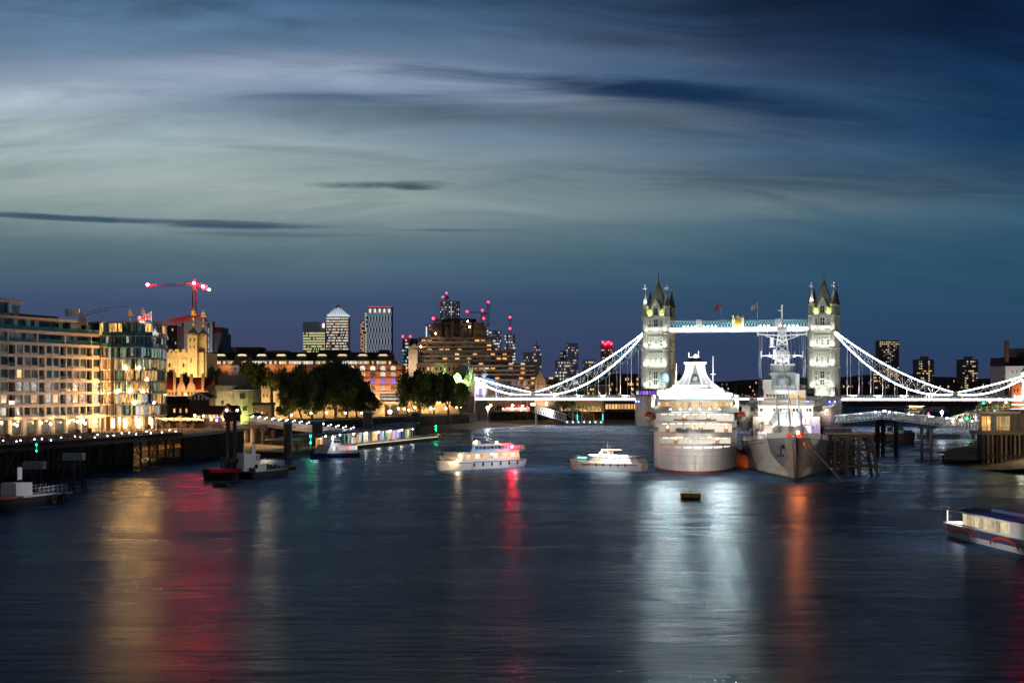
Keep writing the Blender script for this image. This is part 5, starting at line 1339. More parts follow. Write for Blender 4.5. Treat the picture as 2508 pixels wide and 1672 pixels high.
# ------------------------------------------------------------------ right hand side, beyond and beside the bridge
RY = 960.
t, w_, h = block('warehouse', 'white rendered warehouse with tall brick chimney at the right edge', 'building', 2462, 2560, 895, RY, 30, 'white_paint', 5.5)
MB().yprism([(-.5,h-.2),(6,h+4.5),(30,h+4.5),(30.5,h-.2)], -w_/2, w_/2).build('roof', 'dark_roof', t)
MB().box(-w_/2+8,6,h+4,w_/2,24,h+9.5).build('roof_storey', 'dark_metal', t)
cx = GX(2465,RY)-t.location.x
MB().lathe([(1.7,h-4),(1.7,h),(1.3,h+4),(1.3,h+12.6),(1.5,h+12.8),(1.5,h+13.6)], (cx+1,3), 12).build('chimney', 'brick', t)
wingrid(t, w_, h, 8, 5, .5, ['black','w_dim'], seed=2, fw=.22, fh=.3, x1=8, dark=None); lamp('AREA', t, (-4,-16,6), 3000, (1.,.9,.8), 3, target=(-4,0,20))  # unseen warm area light added to brighten the front
t, w_, h = block('warehouse', 'small white building with row of top windows left of the chimney building', 'building', 2446, 2462, 912, 940, 15, 'white_paint'); wingrid(t, w_, h, 3, 4, .9, ['w_dim','black'], seed=5, fw=.5, fh=.3)
t, w_, h = block('warehouse', 'brick warehouse with warm lit windows behind the right bridge chain', 'building', 2478, 2580, 930, 925, 14, 'brick'); wingrid(t, w_, h, 12, 5, .5, ['w_gold','w_warm','w_dim'], seed=6, fw=.4, fh=.55); lamp('AREA', t, (-4,-8,4), 6000, (1.,.55,.2), 2, target=(-4,0,16))
t, w_, h = block('long_shed', 'long low dark quay building with orange lamp seen through the right chain', 'building', 2060, 2440, 952, 1350, 14, 'dark_brick'); wingrid(t, w_, h, 40, 1, .3, ['w_warmf','w_orangef'], seed=8, fh=.25, fw=.4)
# ------------------------------------------------------------------ white cruise ship, stern towards us
SA = -math.atan(.105)
CS = thing('cruise_ship', 'large white cruise ship moored stern on, brightly floodlit decks and lattice funnel', 'cruise ship', (GX(1702, 364), 364, 0), SA)
def hb(y, B=9.15, L=34.): 
    return B*max(0., 1-(1-min(1, max(0, y)/L))**2.1)**(1/2.1)
ys_ = [0, .25, .8, 1.8, 3.5, 6, 9.5, 14, 20, 27, 34, 60, 100, 128, 142, 150]
def hbl(y, z): 
    b_ = hb(y)
    if y > 110: b_ *= max(.02, 1-((y-110)/40)**1.8*(.96 if z < 4 else .75))
    return b_
def outline(z, s=1., d=0., y1=150):
    L = [(-max(.0, hbl(y, z)*s-d), y) for y in ys_ if y <= y1]; Rr = [(-x, y) for x, y in L]
    return L, Rr
def hull_strip(b, z0, z1, d0=0., d1=0., s0=1., s1=1., y1=150, yo0=0., yo1=0.):
    L0, R0 = outline(z0, s0, d0, y1); L1, R1 = outline(z1, s1, d1, y1)
    p0 = [(x, y+yo0) for x, y in (L0[::-1]+R0)]; p1 = [(x, y+yo1) for x, y in (L1[::-1]+R1)]
    b.grid([[(x, y, z0) for x, y in p0], [(x, y, z1) for x, y in p1]])
MM['ship_white'] = mat('ship_white', (.74, .74, .72), .42, var=.06, vs=.3, streak=.16, bump=.12, bs=.8)
MM['ship_grey_glass'] = mat('smoked_screen', (.16, .17, .17), .2, var=.15)
MM['boot'] = mat('boot_top_red', (.28, .05, .025), .6, var=.3)
MM['teak'] = mat('deck_teak', (.35, .22, .12), .7)
b = MB(); hull_strip(b, -1.0, .55, .2, .05); b.build('boot_top', 'boot', CS)
b = MB(); 
for (a, c, d0, d1) in ((.55, 2., .05, 0), (2., 4.2, 0, -.05), (4.2, 6.1, -.05, -.1)): hull_strip(b, a, c, d0, d1)
b.build('hull', 'ship_white', CS, smooth=True)
def deckplate(z, th, d, name='deck', m='ship_white', y0=0., y1=150):
    L, Rr = outline(z, 1, d, y1); pts = [(x, y+y0) for x, y in L[::-1]]+[(x, y+y0) for x, y in Rr]
    MB().prism(pts[::-1], z-th, z).build(name, m, CS)
# mooring deck opening between 6.1 and 7.5, promenade openings 8.5-10, 10.8-12
TIERS = [(6.1, 7.35, 8.55), (8.55, 9.9, 10.95), (10.95, 12.25, 12.6)]
deckplate(6.15, .25, .1)
b = MB(); hull_strip(b, 7.35, 8.3, -.1, -.1); b.build('bulwark', 'ship_white', CS, smooth=True)
b = MB(); hull_strip(b, 8.3, 8.55, -.2, -.2); b.build('rubbing_strake', 'grey_metal', CS)
deckplate(8.5, .2, .0)
b = MB(); hull_strip(b, 8.55, 9.15, -.08, -.08); b.build('glass_bulwark', 'ship_grey_glass', CS)
deckplate(10.75, .45, -.12)
b = MB(); hull_strip(b, 10.8, 11.2, -.1, -.1); b.build('glass_bulwark', 'ship_grey_glass', CS)
deckplate(12.6, .35, .25)
# side shell above the main deck, forward of the open stern
for s in (-1, 1):
    b = MB(); yy = [5.,7,9.5,14,20,27,34,60,100,128]
    b.grid([[(s*(hbl(y,8)+.05), y, z) for y in yy] for z in (6.1, 8.5, 10.8, 12.6)]); b.build('side_shell', 'ship_white', CS, smooth=True)
# inner lit bulkheads, doors, lights
def inner(z0, z1, yb, wd, doors, lights):
    b = MB().box(-wd, yb, z0, wd, yb+.3, z1).build('bulkhead', 'ship_white', CS)
    for x in doors: MB().box(x-.42, yb-.1, z0, x+.42, yb-.02, z0+1.35).build('door', 'teak', b); MB().ball((x, yb-.15, z0+1.05), .13, 6).build('door_lamp', 'bulb_warm', b)
    for x in lights: MB().box(x-.5, yb-1.5, z1-.1, x+.5, yb-1.25, z1-.03).build('ceiling_light', 'ship_tube', b)
MM['ship_tube'] = glow('ship_ceiling_light', (1.,.92,.78), 4.5)
inner(6.15, 7.4, 2.4, 7.3, (-3.9, 4.6), (-6,-4.5,-3,-1.5,0,1.5,3,4.5,6))
inner(8.5, 10.3, 3.0, 7.6, (-5.6, 6.4), (-6.2,-4.6,-3,-1.5,0,1.5,3,4.6,6.2))
inner(10.75, 12.25, 3.6, 8.0, (-2.2, 2.8), (-6.4,-4.8,-3.2,-1.6,0,1.6,3.2,4.8,6.4))
g = random.Random(4)
def stern_y(x): return 34*(1-(1-(min(9.1,abs(x))/9.2)**2.1)**(1/2.1))
b = MB()
for i in range(27):
    x = -6.6+i*.51
    if i % 6: b.tube((x,stern_y(x)-.02,4.6),(x,stern_y(x)-.14,4.6),.09,8)
b.build('porthole', 'navy_dark', CS)
for zz in (2.1, 3.6, 5.9):
    b = MB()
    for i in range(40): 
        x0 = -8.8+i*.44; b.bar((x0,stern_y(x0)-.08,zz),(x0+.44,stern_y(x0+.44)-.08,zz),.05)
    b.build('weld_seam', 'grey_metal', CS)
b = MB()
for k in range(6): b.box(-.1,-.1,1.0+k*.5,.15,-.03,1.18+k*.5)
b.build('draught_mark', 'navy_dark', CS)
# hanging hull bits: slot windows under mooring deck
b = MB()
for i in range(34):
    x = -6.9+i*.42
    if (i*7) % 5 != 0: 
        y = 34*(1-(1-(abs(x)/9.2)**2.1)**(1/2.1))-.12; b.box(x, y-.05, 5.25-.03*abs(x-1)*.0, x+.3, y+.1, 5.5)
MM['ship_slot'] = glow('slot_light', (1.,.93,.82), 1.6); b.build('stern_light', 'ship_slot', CS)
MM_dummy = 0
mr = random.Random(9)
b = MB()
for x in (-3.6,-3.2,-2.9,-1.7,-1.3,-.9,.9,1.4): y=1.6; b.tube((x,y,8.5),(x,y,9.3),.12,6).box(x-.2,y-.2,9.2,x+.2,y+.2,9.4)
b.build('deck_gear', 'dark_metal', CS)
# ensign staffs
for x, y, z0, z1 in ((0,.5,8.5,13.2),(-2.4,.9,8.5,12.0)): MB().tube((x,y,z0),(x,y,z1),.05,5).build('staff', 'dark_metal', CS)
MB().ball((0,.3,8.8),.24,8).build('stern_lamp', 'bulb_warm', CS)
# top terrace: blue-green screens, yellow lit bar, canopies
b = MB()
for i in range(21):
    x = -5.4+i*.54; b.box(x-.04,2.2,12.6,x+.04,2.3,13.7)
for z in (12.8,13.05,13.3,13.55): b.box(-5.5,2.2,z,5.5,2.27,z+.06)
b.build('railing', 'light_blue', CS)
MB().box(-8.6,3.6,12.6,-4.9,3.8,13.8).build('screen', 'ship_grey_glass', CS); MB().box(4.9,3.6,12.6,8.6,3.8,13.8).build('screen', 'ship_grey_glass', CS)
bar = MB().box(-8.0,12,12.6,8.0,12.6,15.0).build('bar_front', 'ship_white', CS)
for i in range(20): ubox('window', 'w_gold' if i % 3 else 'w_warm', bar, -7.8+i*.79, 11.85, 13.2, -7.2+i*.79, 11.97, 14.6)
for s in (-1, 1):
    MB().box(s*8.7-.35, 4, 12.6, s*8.7+.35, 9, 16.2).build('wing_pillar', 'ship_white', CS)
    lamp('POINT', CS, (s*7.9, 3.4, 14.2), 260, (1.,.85,.55), .2)
MB().box(-8.2, 9.5, 15.0, 8.2, 26, 15.4).build('canopy', 'light_blue', CS)
MM['light_blue_lit'] = MM['light_blue']
# upper white pyramid of decks up to the funnel
prev = None
for (a, c, z0, z1, y0) in ((-7.4,7.2,15.4,16.4,13),(-6.2,6.0,16.4,17.3,16),(-4.8,4.6,17.3,18.1,19)):
    o = MB().box(a, y0, z0, c, y0+22, z1).build('upper_deck', 'ship_white', CS)
    rl_ = MB()
    for i in range(int((c-a)/.6)+1): x = a+i*.6; rl_.box(x-.04,y0-1.2,z0,x+.04,y0-1.15,z0+.9)
    rl_.box(a,y0-1.22,z0+.85,c,y0-1.15,z0+.95); rl_.build('railing', 'white_paint', o)
    for i in range(int((c-a)/1.3)): ubox('window', 'w_cool', o, a+.4+i*1.3, y0-.06, z0+.25, a+1.0+i*1.3, y0+.05, z1-.2)
FY = 30.
def fo_(t): return 6.2*(1-t)**2.7+1.95
def fi_(t): return 1.9*(1-t)+.25
for y in (FY, FY+6):
    fn = MB(); n = 16
    for i in range(n):
        t0, t1 = i/n, (i+1)/n; z0, z1 = 16.2+7.0*t0, 16.2+7.0*t1
        for s in (-1, 1):
            fn.bar((s*fo_(t0),y,z0),(s*fo_(t1),y,z1),.42); fn.bar((s*fi_(t0),y,z0),(s*fi_(t1),y,z1),.34)
            fn.bar((s*fo_(t0),y,z0),(s*fi_(t0),y,z0),.13).bar((s*(fo_(t0)+fi_(t0))/2,y,z0),(s*(fo_(t1)+fi_(t1))/2,y,z1),.16).bar((s*fo_(t0),y,z0),(s*fi_(t1),y,z1),.1)
    fn.build('funnel_lattice', 'white_paint', CS)
fpr = [(s*1., 0) for s in ()]
fpts = [(fo_(t)*.62, 16.2+7.0*t) for t in (0,.15,.3,.45,.6,.75,.9,1.)]
fc = MB().xprism(fpts+[(-x, z) for x, z in fpts[::-1]], FY+2.2, FY+5).build('funnel', 'navy_mid', CS)
MB().lathe([(.7,19.0),(.9,19.3),(.9,20.0),(.7,20.3)], (0,FY+.9), 12).build('funnel_badge', 'grey_metal', fc)
MB().box(-2.5,FY-.4,23.0,2.5,FY+7.2,23.4).build('funnel_platform', 'ship_white', CS)
MB().lathe([(1.7,23.4),(1.6,23.9),(1.0,24.5)], (0,FY+3), 10).build('funnel_top', 'black', CS)
MB().box(-1.5,FY+1,24.6,-1.3,FY+1.2,25.6).box(-1.5,FY+1,24.4,1.0,FY+1.2,24.6).box(.6,FY+1,24.5,.8,FY+1.2,25.9).build('antenna', 'white_paint', CS)
MB().ball((.1,FY,24.7),.36,8).build('top_lamp', 'bulb_white', CS)
for x, y, z0, z1 in ((-4.1,FY-3,17,23.0),(3.9,FY-3,17,24.6),(-4.3,FY-2,17,21.5)): 
    MB().tube((x,y,z0),(x,y,z1),.08,6).box(x-.6,y-.05,z1-4,x+.6,y+.05,z1-3.85).build('mast', 'white_paint', CS)
rd = MB().tube((-6.6,24,16),(-6.6,24,19.0),.4,8).build('radome_post', 'white_paint', CS)
MB().lathe([(.6,18.8),(.95,19.3),(.95,20.2),(.7,20.8),(.2,21.0)], (-6.6,24), 12).build('radome', 'light_blue', rd)
for s, e in ((-1, 1), (1, 1)):
    MM['bulb_flood'] = MM.get('bulb_flood') or glow('flood_lamp', (1.,1.,.93), 1500)
    MB().ball((s*7.0 if s < 0 else 5.2, 10.5, 16.6), .42, 8).build('floodlight', 'bulb_flood', CS)
    MB().ball((s*7.4 if s > 0 else -3.6, 10.2, 16.2), .28, 8).build('floodlight', 'bulb_flood', CS)
    lamp('POINT', CS, (s*6.0, 9.0, 17.0), 150, (.9,1.,1.), .4)
    lamp('SPOT', CS, (s*5.5, FY-9, 18.2), 2400, (.93,.98,1.), .5, spot=80, target=(s*1.5, FY, 20.5))
lamp('SPOT', CS, (0, FY-11, 18.5), 2400, (.95,1.,1.), .5, spot=90, target=(0, FY, 20.5))
lamp('AREA', CS, (0, 9, 15.5), 180, (.95,.98,1.), 8, target=(0, 17, 17.5))
for x in (-5,-3,-1,1,3,5): MB().ball((x,3.0,13.2),.17,6).build('deck_lamp', 'bulb_white', CS); 
lamp('AREA', CS, (0, 4, 14.4), 300, (1.,.93,.8), 10, rot=(0,0,0))
MM['bulb_flood'] = glow('flood_lamp', (1.,1.,.93), 1500)
for ob in CS.children:
    if ob.name.startswith('floodlight'): ob.data.materials[0] = MM['bulb_flood']
# lifeboats on the sides
for s in (-1, 1):
    lb = MB(); rows = []
    for k in range(7):
        y = 20+k*1.4; q = math.sin(math.pi*(k+.4)/6.8)*1.1; rows.append([(s*(9.9)+q*math.cos(a)*1., y, 11.4+q*math.sin(a)) for a in [R(d) for d in range(180,361,20)]])
    lb.grid(rows); o = lb.build('lifeboat', 'ship_white', CS, smooth=True)
    MB().box(s*9.9-.9,20.5,11.4,s*9.9+.9,28,12.0).box(s*9.9-.6,21.5,12.0,s*9.9+.6,27,12.5).build('lifeboat_cover', 'orange', o)
# unseen spots over the water, there to brighten the hull
lamp('SPOT', CS, (10, -34, 12), 10000, (1.,.94,.85), 2., spot=40, target=(3, 0, 3.5))
lamp('SPOT', CS, (-12, -30, 12), 10000, (1.,.9,.8), 2., spot=40, target=(-4, 0, 3.5))

# ------------------------------------------------------------------ grey museum warship, bow towards us
BA = -math.atan(.125)
WS = thing('warship', 'grey camouflaged gun cruiser moored bow on with floodlit bridge and lattice masts', 'warship', (GX(1950, 335), 335, 0), BA)
def camo():
    m = bpy.data.materials.new('camouflage_paint'); m.use_nodes = True
    t = NT(m.node_tree); b = m.node_tree.nodes['Principled BSDF']; b.inputs['Roughness'].default_value = .5
    tc = t.n('ShaderNodeTexCoord'); mp = t.n('ShaderNodeMapping'); t.l(tc.outputs['Object'], mp.inputs[0]); mp.inputs['Scale'].default_value = (.09, .045, .12); mp.inputs['Location'].default_value = (.35, .1, .22)
    v = t.n('ShaderNodeTexVoronoi'); v.inputs['Scale'].default_value = 1.6
    nz = t.noise(tc.outputs['Object'], .15, 2); t.l(mp.outputs[0], v.inputs['Vector'])
    sp = t.n('ShaderNodeSeparateColor'); t.l(v.outputs['Color'], sp.inputs[0])
    c = t.ramp(sp.outputs[0], [(0, (.11,.14,.18)), (.34, (.42,.39,.34)), (.56, (.2,.17,.14)), (.74, (.55,.54,.50))], 'CONSTANT')
    dr = t.ramp(t.noise(tc.outputs['Object'], 1.3, 6, .7), [(.3, .62), (.6, 1.)])
    sz = t.n('ShaderNodeSeparateXYZ'); t.l(tc.outputs['Object'], sz.inputs[0])
    wl_ = t.ramp(t.m('DIVIDE', t.m('ADD', sz.outputs[2], t.m('MULTIPLY', nz, .5)), 2.), [(0, (.06,.07,.02)), (.32, (.10,.10,.04)), (.42, (1, 1, 1))])
    c = t.mix(1., c, t.xyz(dr, dr, dr), 'MULTIPLY'); c = t.mix(1., c, wl_, 'MULTIPLY')
    t.l(c, b.inputs['Base Color']); return m
MM['camo'] = camo()
st = [(-3.0,.05,None,8.3),(0,.9,.05,8.2),(5,2.7,.75,8.0),(12,4.6,2.1,7.7),(22,6.6,4.2,7.2),(36,8.4,6.6,6.6),(52,9.3,8.4,6.1),(72,9.8,9.2,5.7),(100,10,9.5,5.3),(140,9,8,5.0),(175,5.5,4,5.0),(187,3,1,5.0)]
rowsL = []
for s in (-1, 1):
    rows = []
    for (y, bd_, bw, dz) in st:
        bw_ = 0.03 if bw is None else bw; r = []
        for f in (-.15, 0, .2, .45, .7, .9, 1.0):
            z = dz*f if f >= 0 else -1.2
            k = max(0, f); xx = bw_+(bd_-bw_)*(k**1.5)
            yy = y
            if y == -3.0: yy = .35-3.35*(k**1.2)
            elif y == 0: yy = .6-.6*k
            r.append((s*xx, yy, z))
        rows.append(r)
    rowsL.append(rows)
b = MB(); b.grid(rowsL[0]); b.grid(rowsL[1]); b.build('hull', 'camo', WS, smooth=False)
b = MB(); n = len(st); b.grid([[(-r[1], r[0], r[3]-.02) for r in st], [(r[1], r[0], r[3]-.02) for r in st]]); b.build('deck', 'navy_mid', WS)
# stem bar, bulwark rail, anchor
MB().bar((0,.45,-1),(0,-3.1,8.35),.3,.35).build('stem', 'navy_dark', WS)
b = MB()
for s in (-1, 1):
    pts = [(s*(r[1]-.1), r[0], r[3]) for r in st[:9]]
    for p_, q_ in zip(pts[:-1], pts[1:]):
        for hh in (.35,.65,.95): b.bar((p_[0],p_[1],p_[2]+hh),(q_[0],q_[1],q_[2]+hh),.045)
        k = max(1, int((Vector(p_)-Vector(q_)).length/1.8))
        for i in range(k): f = i/k; v = Vector(p_).lerp(Vector(q_), f); b.bar(v, v+Vector((0,0,1)), .05)
b.build('railing', 'navy_light', WS)
an = MB().box(-3.0,3.0,4.6,-2.6,3.5,6.6).box(-3.5,3.0,4.4,-2.1,3.4,4.9).tube((-2.6,4.4,6.4),(-2.9,3.3,6.5),.45,8); an.build('anchor', 'black', WS)
ah = MB().lathe([(.55,0),(.35,.2)], (0,0), 10); 
for s in (-1,): pass
# mooring chains to the river bed in front
for (p_, q_, nm_) in (((1.1,-1.0,7.6),(4.6,-4.5,-.3),'a'),((1.5,.2,7.6),(8.8,-2.0,-.3),'b'),((-.6,-1.8,7.5),(-.5,-9,-.3),'c')):
    b = MB(); P_, Q_ = Vector(p_), Vector(q_); n = 40
    for i in range(n): 
        f0, f1 = i/n, (i+.8)/n; b.tube(P_.lerp(Q_, f0), P_.lerp(Q_, f1), .09 if i % 2 else .12, 5)
    b.build('mooring_chain', 'dim_timber', WS)
# bow gear
b = MB().tube((0,-2.6,8.3),(0,-2.6,9.6),.3,8).box(-1.5,2,8,-.6,3.4,8.8).box(.6,2,8,1.5,3.4,8.8).tube((-1.2,8,7.8),(-1.2,8,8.9),.5,8).tube((1.2,8,7.8),(1.2,8,8.9),.5,8); b.build('capstan', 'red_paint' , WS)
MB().tube((0,-2.2,8.3),(-2.2,18,24),.05,5).build('jackstaff', 'dim_timber', WS)
MB().ball((-.4,-1.6,10.6),.2,8).build('bow_lamp', 'bulb_warm', WS); MB().ball((.2,-2.9,9.2),.22,8).build('bow_lamp', 'bulb_bow', WS)
lamp('POINT', WS, (.3,-2.8,9.6), 40, (1.,.3,.1), .2)
# breakwater
MB().wall([(-5.2,24),(0,18),(5.2,24)], .2, 7.0, 8.5).build('breakwater', 'navy_mid', WS)
# gun turrets
def turret_(y, z, s=1.):
    b = MB(); b.xprism([(-3.7*s,z+.2),(3.7*s,z+.2),(3.7*s,z+1.7),(3.0*s,z+2.7),(-3.0*s,z+2.7),(-3.7*s,z+1.7)], y-2.2, y+5)
    b.lathe([(3.3,z-1.3),(3.3,z+.2)], (0,y+1.5), 16)
    o = b.build('gun_turret', 'navy_light', WS)
    for x in (-2.3, 0, 2.3):
        MB().tube((x,y-1.6,z+1.6),(x-.3,y-6.2,z+6.4),.24,8,.15).tube((x,y-2.4,z+1.2),(x-.1,y-3.4,z+2.8),.42,8,.3).build('gun_barrel', 'navy_mid', o)
    for x in (-3.0,): MB().box(x-.4,y-2.35,z+.3,x+.5,y-2.2,z+2.0).build('hatch', 'navy_mid', o)
turret_(37, 6.9, 1.0); turret_(51, 9.6, .95)
# superstructure blocks (y back from stem)
def sup(a, c, y0, y1, z0, z1, m='navy_light', name='superstructure'): return MB().box(a, y0, z0, c, y1, z1).build(name, m, WS)
sup(-7.4, 7.4, 62, 96, 5.9, 11.3); sup(-5.2, 5.2, 57, 62, 5.9, 9.4)
o1 = sup(-6.2, 6.0, 66, 92, 11.3, 13.6); o2 = sup(-5.6, 5.0, 70, 90, 13.6, 14.9); o3 = sup(-4.7, 4.6, 72, 88, 14.9, 17.2)
MB().box(-6.5,65.7,13.5,6.3,92,13.75).build('bridge_wing', 'navy_light', WS)
for i in range(16): ubox('window', 'w_warm' if i in (3,9,12,13) else 'glass', o1, -5.8+i*.73, 65.9, 12.35, -5.3+i*.73, 66.02, 13.05)
for i in range(12): ubox('window', 'w_gold' if i > 6 else 'glass', o3, -4.3+i*.74, 71.9, 15.5, -3.75+i*.74, 72.02, 16.2)
g = random.Random(6)
dt = MB()
for i in range(26): x = g.uniform(-7,6.4); z = g.uniform(6.6,10.4); dt.box(x,61.8,z,x+.5,61.95,z+.4)
dt.build('porthole', 'navy_dark', WS)
for x in (-5.4, -3.1, 4.7): MB().box(x-.5,61.75,6.2,x+.5,61.95,8.2).build('door', 'navy_mid', WS)
b = MB(); b.bar((-4.6,61,6),(-3.2,61.6,10.6),.25,.9); 
for i in range(8): f = i/8; b.bar((-4.9+1.4*f,60.8,6+4.6*f),(-4.2+1.4*f,60.8,6+4.6*f),.1)
b.build('ladder', 'navy_dark', WS)
# sponsons with small guns either side
for s, x in ((-1,-8.9),(1,9.2),(-1,-7.2),(1,7.0)):
    y = 70 if abs(x) > 8 else 74; z = 11.4 if abs(x) > 8 else 13.2
    b = MB().lathe([(.6,z-3.5),(1.9,z-1.2),(2.0,z-.2),(1.7,z),(1.7,z+1.0)], (x,y), 12); 
    o = b.build('gun_sponson', 'navy_light', WS)
    MB().box(x-1.0,y-1,z+.4,x+1.0,y+1.4,z+2.2).build('gun_mount', 'navy_light' if s < 0 else 'navy_mid', o)
    for dx in (-.3,.3): MB().tube((x+dx,y-1,z+1.5),(x+dx+s*1.6,y-3.6,z+2.8),.12,6,.08).build('gun_barrel', 'navy_light', o)
for k in range(7):
    a = R(20+k*24); MB().tube((-9.6,76,13.6),(-9.6+2.6*math.cos(a),76,13.6+2.6*math.sin(a)),.09,5).build('aerial_rod', 'navy_mid', WS) if k < 6 else None
for (z, x0, x1, y0) in ((11.3,-7.4,7.4,62.1),(9.4,-5.2,5.2,57.1),(13.75,-6.4,6.2,65.9),(14.9,-5.6,5.0,70.1),(17.2,-4.7,4.6,72.1)):
    b = MB()
    for hh in (.35,.7,1.0): b.bar((x0,y0,z+hh),(x1,y0,z+hh),.05)
    for i in range(int((x1-x0)/1.1)+1): b.bar((x0+i*1.1,y0,z),(x0+i*1.1,y0,z+1.0),.06)
    b.build('guard_rail', 'navy_light', WS)
g = random.Random(15)
for i in range(26):
    x = g.choice([-1,1])*g.uniform(2,7); y = g.uniform(24,60); hh = g.uniform(.4,1.3); x = max(-6,min(6,x))
    MB().box(x-.4,y-.4,6.4,x+.4,y+.4,6.9+hh).build('deck_fitting', g.choice(['navy_light','navy_mid','navy_mid']), WS)
for x in (-6.6,-5.9,5.6,6.3): MB().tube((x,61.6,8.6),(x,61.6,9.6),.3,10).build('life_raft', 'white_paint', WS)
for x in (-5.0,-1.6,1.8,5.2): MB().tube((x,61.7,5.9),(x,61.7,11.3),.09,6).build('pipe', 'navy_mid', WS)
# director tower
d1 = sup(-2.9, 2.4, 78, 84, 17.2, 20.6, 'navy_mid', 'director_tower')
MB().box(-3.3,77.6,20.6,2.6,84.6,21.3).lathe([(2.7,21.3),(2.9,22.0),(2.9,22.9),(2.4,23.0)], (-.4,81), 14).build('director', 'navy_mid', d1)
MB().box(-3.2,77.9,22.9,2.5,84,23.3).build('director_roof', 'navy_light', d1)
MB().lathe([(1.3,18.0),(1.5,18.4),(1.5,19.6),(1.2,20.2)], (-.3,76.5), 12).build('searchlight', 'navy_mid', d1)
sup(-5.0, -3.0, 76, 82, 17.2, 19.6, 'navy_light', 'signal_house'); sup(2.5, 3.4, 77, 80, 17.2, 21.0, 'white_paint', 'signal_locker')
# lattice foremast
MY = 92.
FM = bpy.data.objects.new('foremast', None); C.objects.link(FM); FM.parent = WS; FM.location = (-.2, MY, 0)
b = MB()
def latt(b, w0, w1, z0, z1, n, r):
    cs = lambda w_: [(-w_,-w_),(w_,-w_),(w_,w_),(-w_,w_)]
    for i in range(n):
        f0, f1 = i/n, (i+1)/n; wa, wb = w0+(w1-w0)*f0, w0+(w1-w0)*f1; za, zb_ = z0+(z1-z0)*f0, z0+(z1-z0)*f1
        A, B_ = cs(wa), cs(wb)
        for k in range(4):
            b.bar((*A[k],za),(*B_[k],zb_),r); b.bar((*A[k],za),(*B_[(k+1)%4],zb_),r*.7); b.bar((*A[(k+1)%4],za),(*B_[k],zb_),r*.7); b.bar((*B_[k],zb_),(*B_[(k+1)%4],zb_),r*.7)
lo = MB(); latt(lo, 2.0, 1.25, 17.2, 28, 6, .32); lo.build('lower_lattice', 'navy_mid', FM)
up_ = MB(); latt(up_, 1.25, .75, 28, 31.4, 3, .28); up_.build('upper_lattice', 'white_paint', FM)
MB().box(-1.9,-1.4,31.4,1.9,1.4,31.7).box(-1.3,-1,31.7,1.3,1,32.4).build('top_platform', 'white_paint', FM)
MB().tube((0,0,32.4),(0,0,37.2),.2,6).box(-.9,-.05,36.2,.1,.05,36.35).ball((0,0,37.5),.28,8).build('topmast', 'white_paint', FM)
ya = MB()
for (z, L, dz) in ((30.2, 5.8, .4), (25.6, 4.9, -.2)):
    for s in (-1, 1):
        ya.bar((0,-.5,z),(s*L,-.5,z+dz),.3); ya.bar((0,-.5,z-1.4),(s*L*.75,-.5,z+dz*.7-.05),.2)
        ya.tube((s*L,-.5,z+dz-.5),(s*L,-.5,z+dz+.9),.16,6).ball((s*L,-.5,z+dz+.9),.24,6)
        for k in (.35,.6): ya.bar((s*L*k,-.5,z-1.0*(1-k)),(s*L*k,-.5,z+dz*k+ .9),.09)
ya.build('yard', 'white_paint', FM)
MB().box(-3.1,-1,27.4,-1.6,.4,27.7).box(-2.8,-.8,27.7,-1.9,.2,29.8).build('signal_platform', 'white_paint', FM)
MB().box(-2.2,-.9,24.6,-1.2,.3,27).build('mast_house', 'white_paint', FM)
rdh = MB()
for k in range(3): 
    a0 = [(1.45*math.cos(R(q))*(1-.0*k), -2.2-.12*k+.35*(k), 25.6+1.45*math.sin(R(q))*(1-k*.3)) for q in range(0,360,20)]
for rr in (1.45, 1.0, .5):
    P_ = [(rr*math.cos(R(q)), -2.4+.35*(rr/1.45)**2, 25.4+rr*math.sin(R(q))) for q in range(0,380,20)]
    for p_, q_ in zip(P_[:-1], P_[1:]): rdh.bar(p_, q_, .09)
for q in range(0,360,24): rdh.bar((0,-2.4,25.4),(1.45*math.cos(R(q)),-2.05,25.4+1.45*math.sin(R(q))),.06)
rdh.bar((0,-1,25.4),(0,-2.4,25.4),.3).build('radar_dish', 'white_paint', FM)
MB().tube((1.3,-1.2,23.2),(2.2,-1.5,26),.14,6).tube((2.2,-1.5,26),(2.2,-1.5,32),.06,5).build('aerial', 'navy_dark', FM)
# halyards
b = MB()
for s in (-1, 1):
    for i in range(7): b.tube((s*(1.9+i*.5),-.5,25.5 if i%2 else 30.3),(s*(2.4+i*.35+.5),-10,17.3),.055,4)
    for i in range(3): b.tube((s*(4.6+i*.4),-.5,30.5),(s*(5.2+i*.2),-4,15),.055,4)
b.build('halyard', 'grey_metal', FM)
# aft funnels and mainmast (partly seen)
fo = MB().prism([(-2.4,104),(2.4,104),(2.4,110),(-2.4,110)], 11, 19).build('funnel', 'navy_mid', WS)
fo = MB().prism([(-2.4,128),(2.4,128),(2.4,134),(-2.4,134)], 9, 18).build('funnel', 'navy_mid', WS)
mm = MB(); latt(mm, 1.6, .7, 11, 27, 7, .2)
for v in range(len(mm.v)): x, y, z = mm.v[v]; mm.v[v] = (x, y+120, z)
mm.build('mainmast', 'navy_mid', WS)
sup(-6.5, 6.5, 98, 140, 5.4, 9.5, 'navy_mid')
b = MB()
for x,y,z in ((6.0,63,9.5),): b.ball((x,y,z),.2,6)
MM['bulb_violet'] = glow('violet_bulb', (.75,.55,1.), 30)

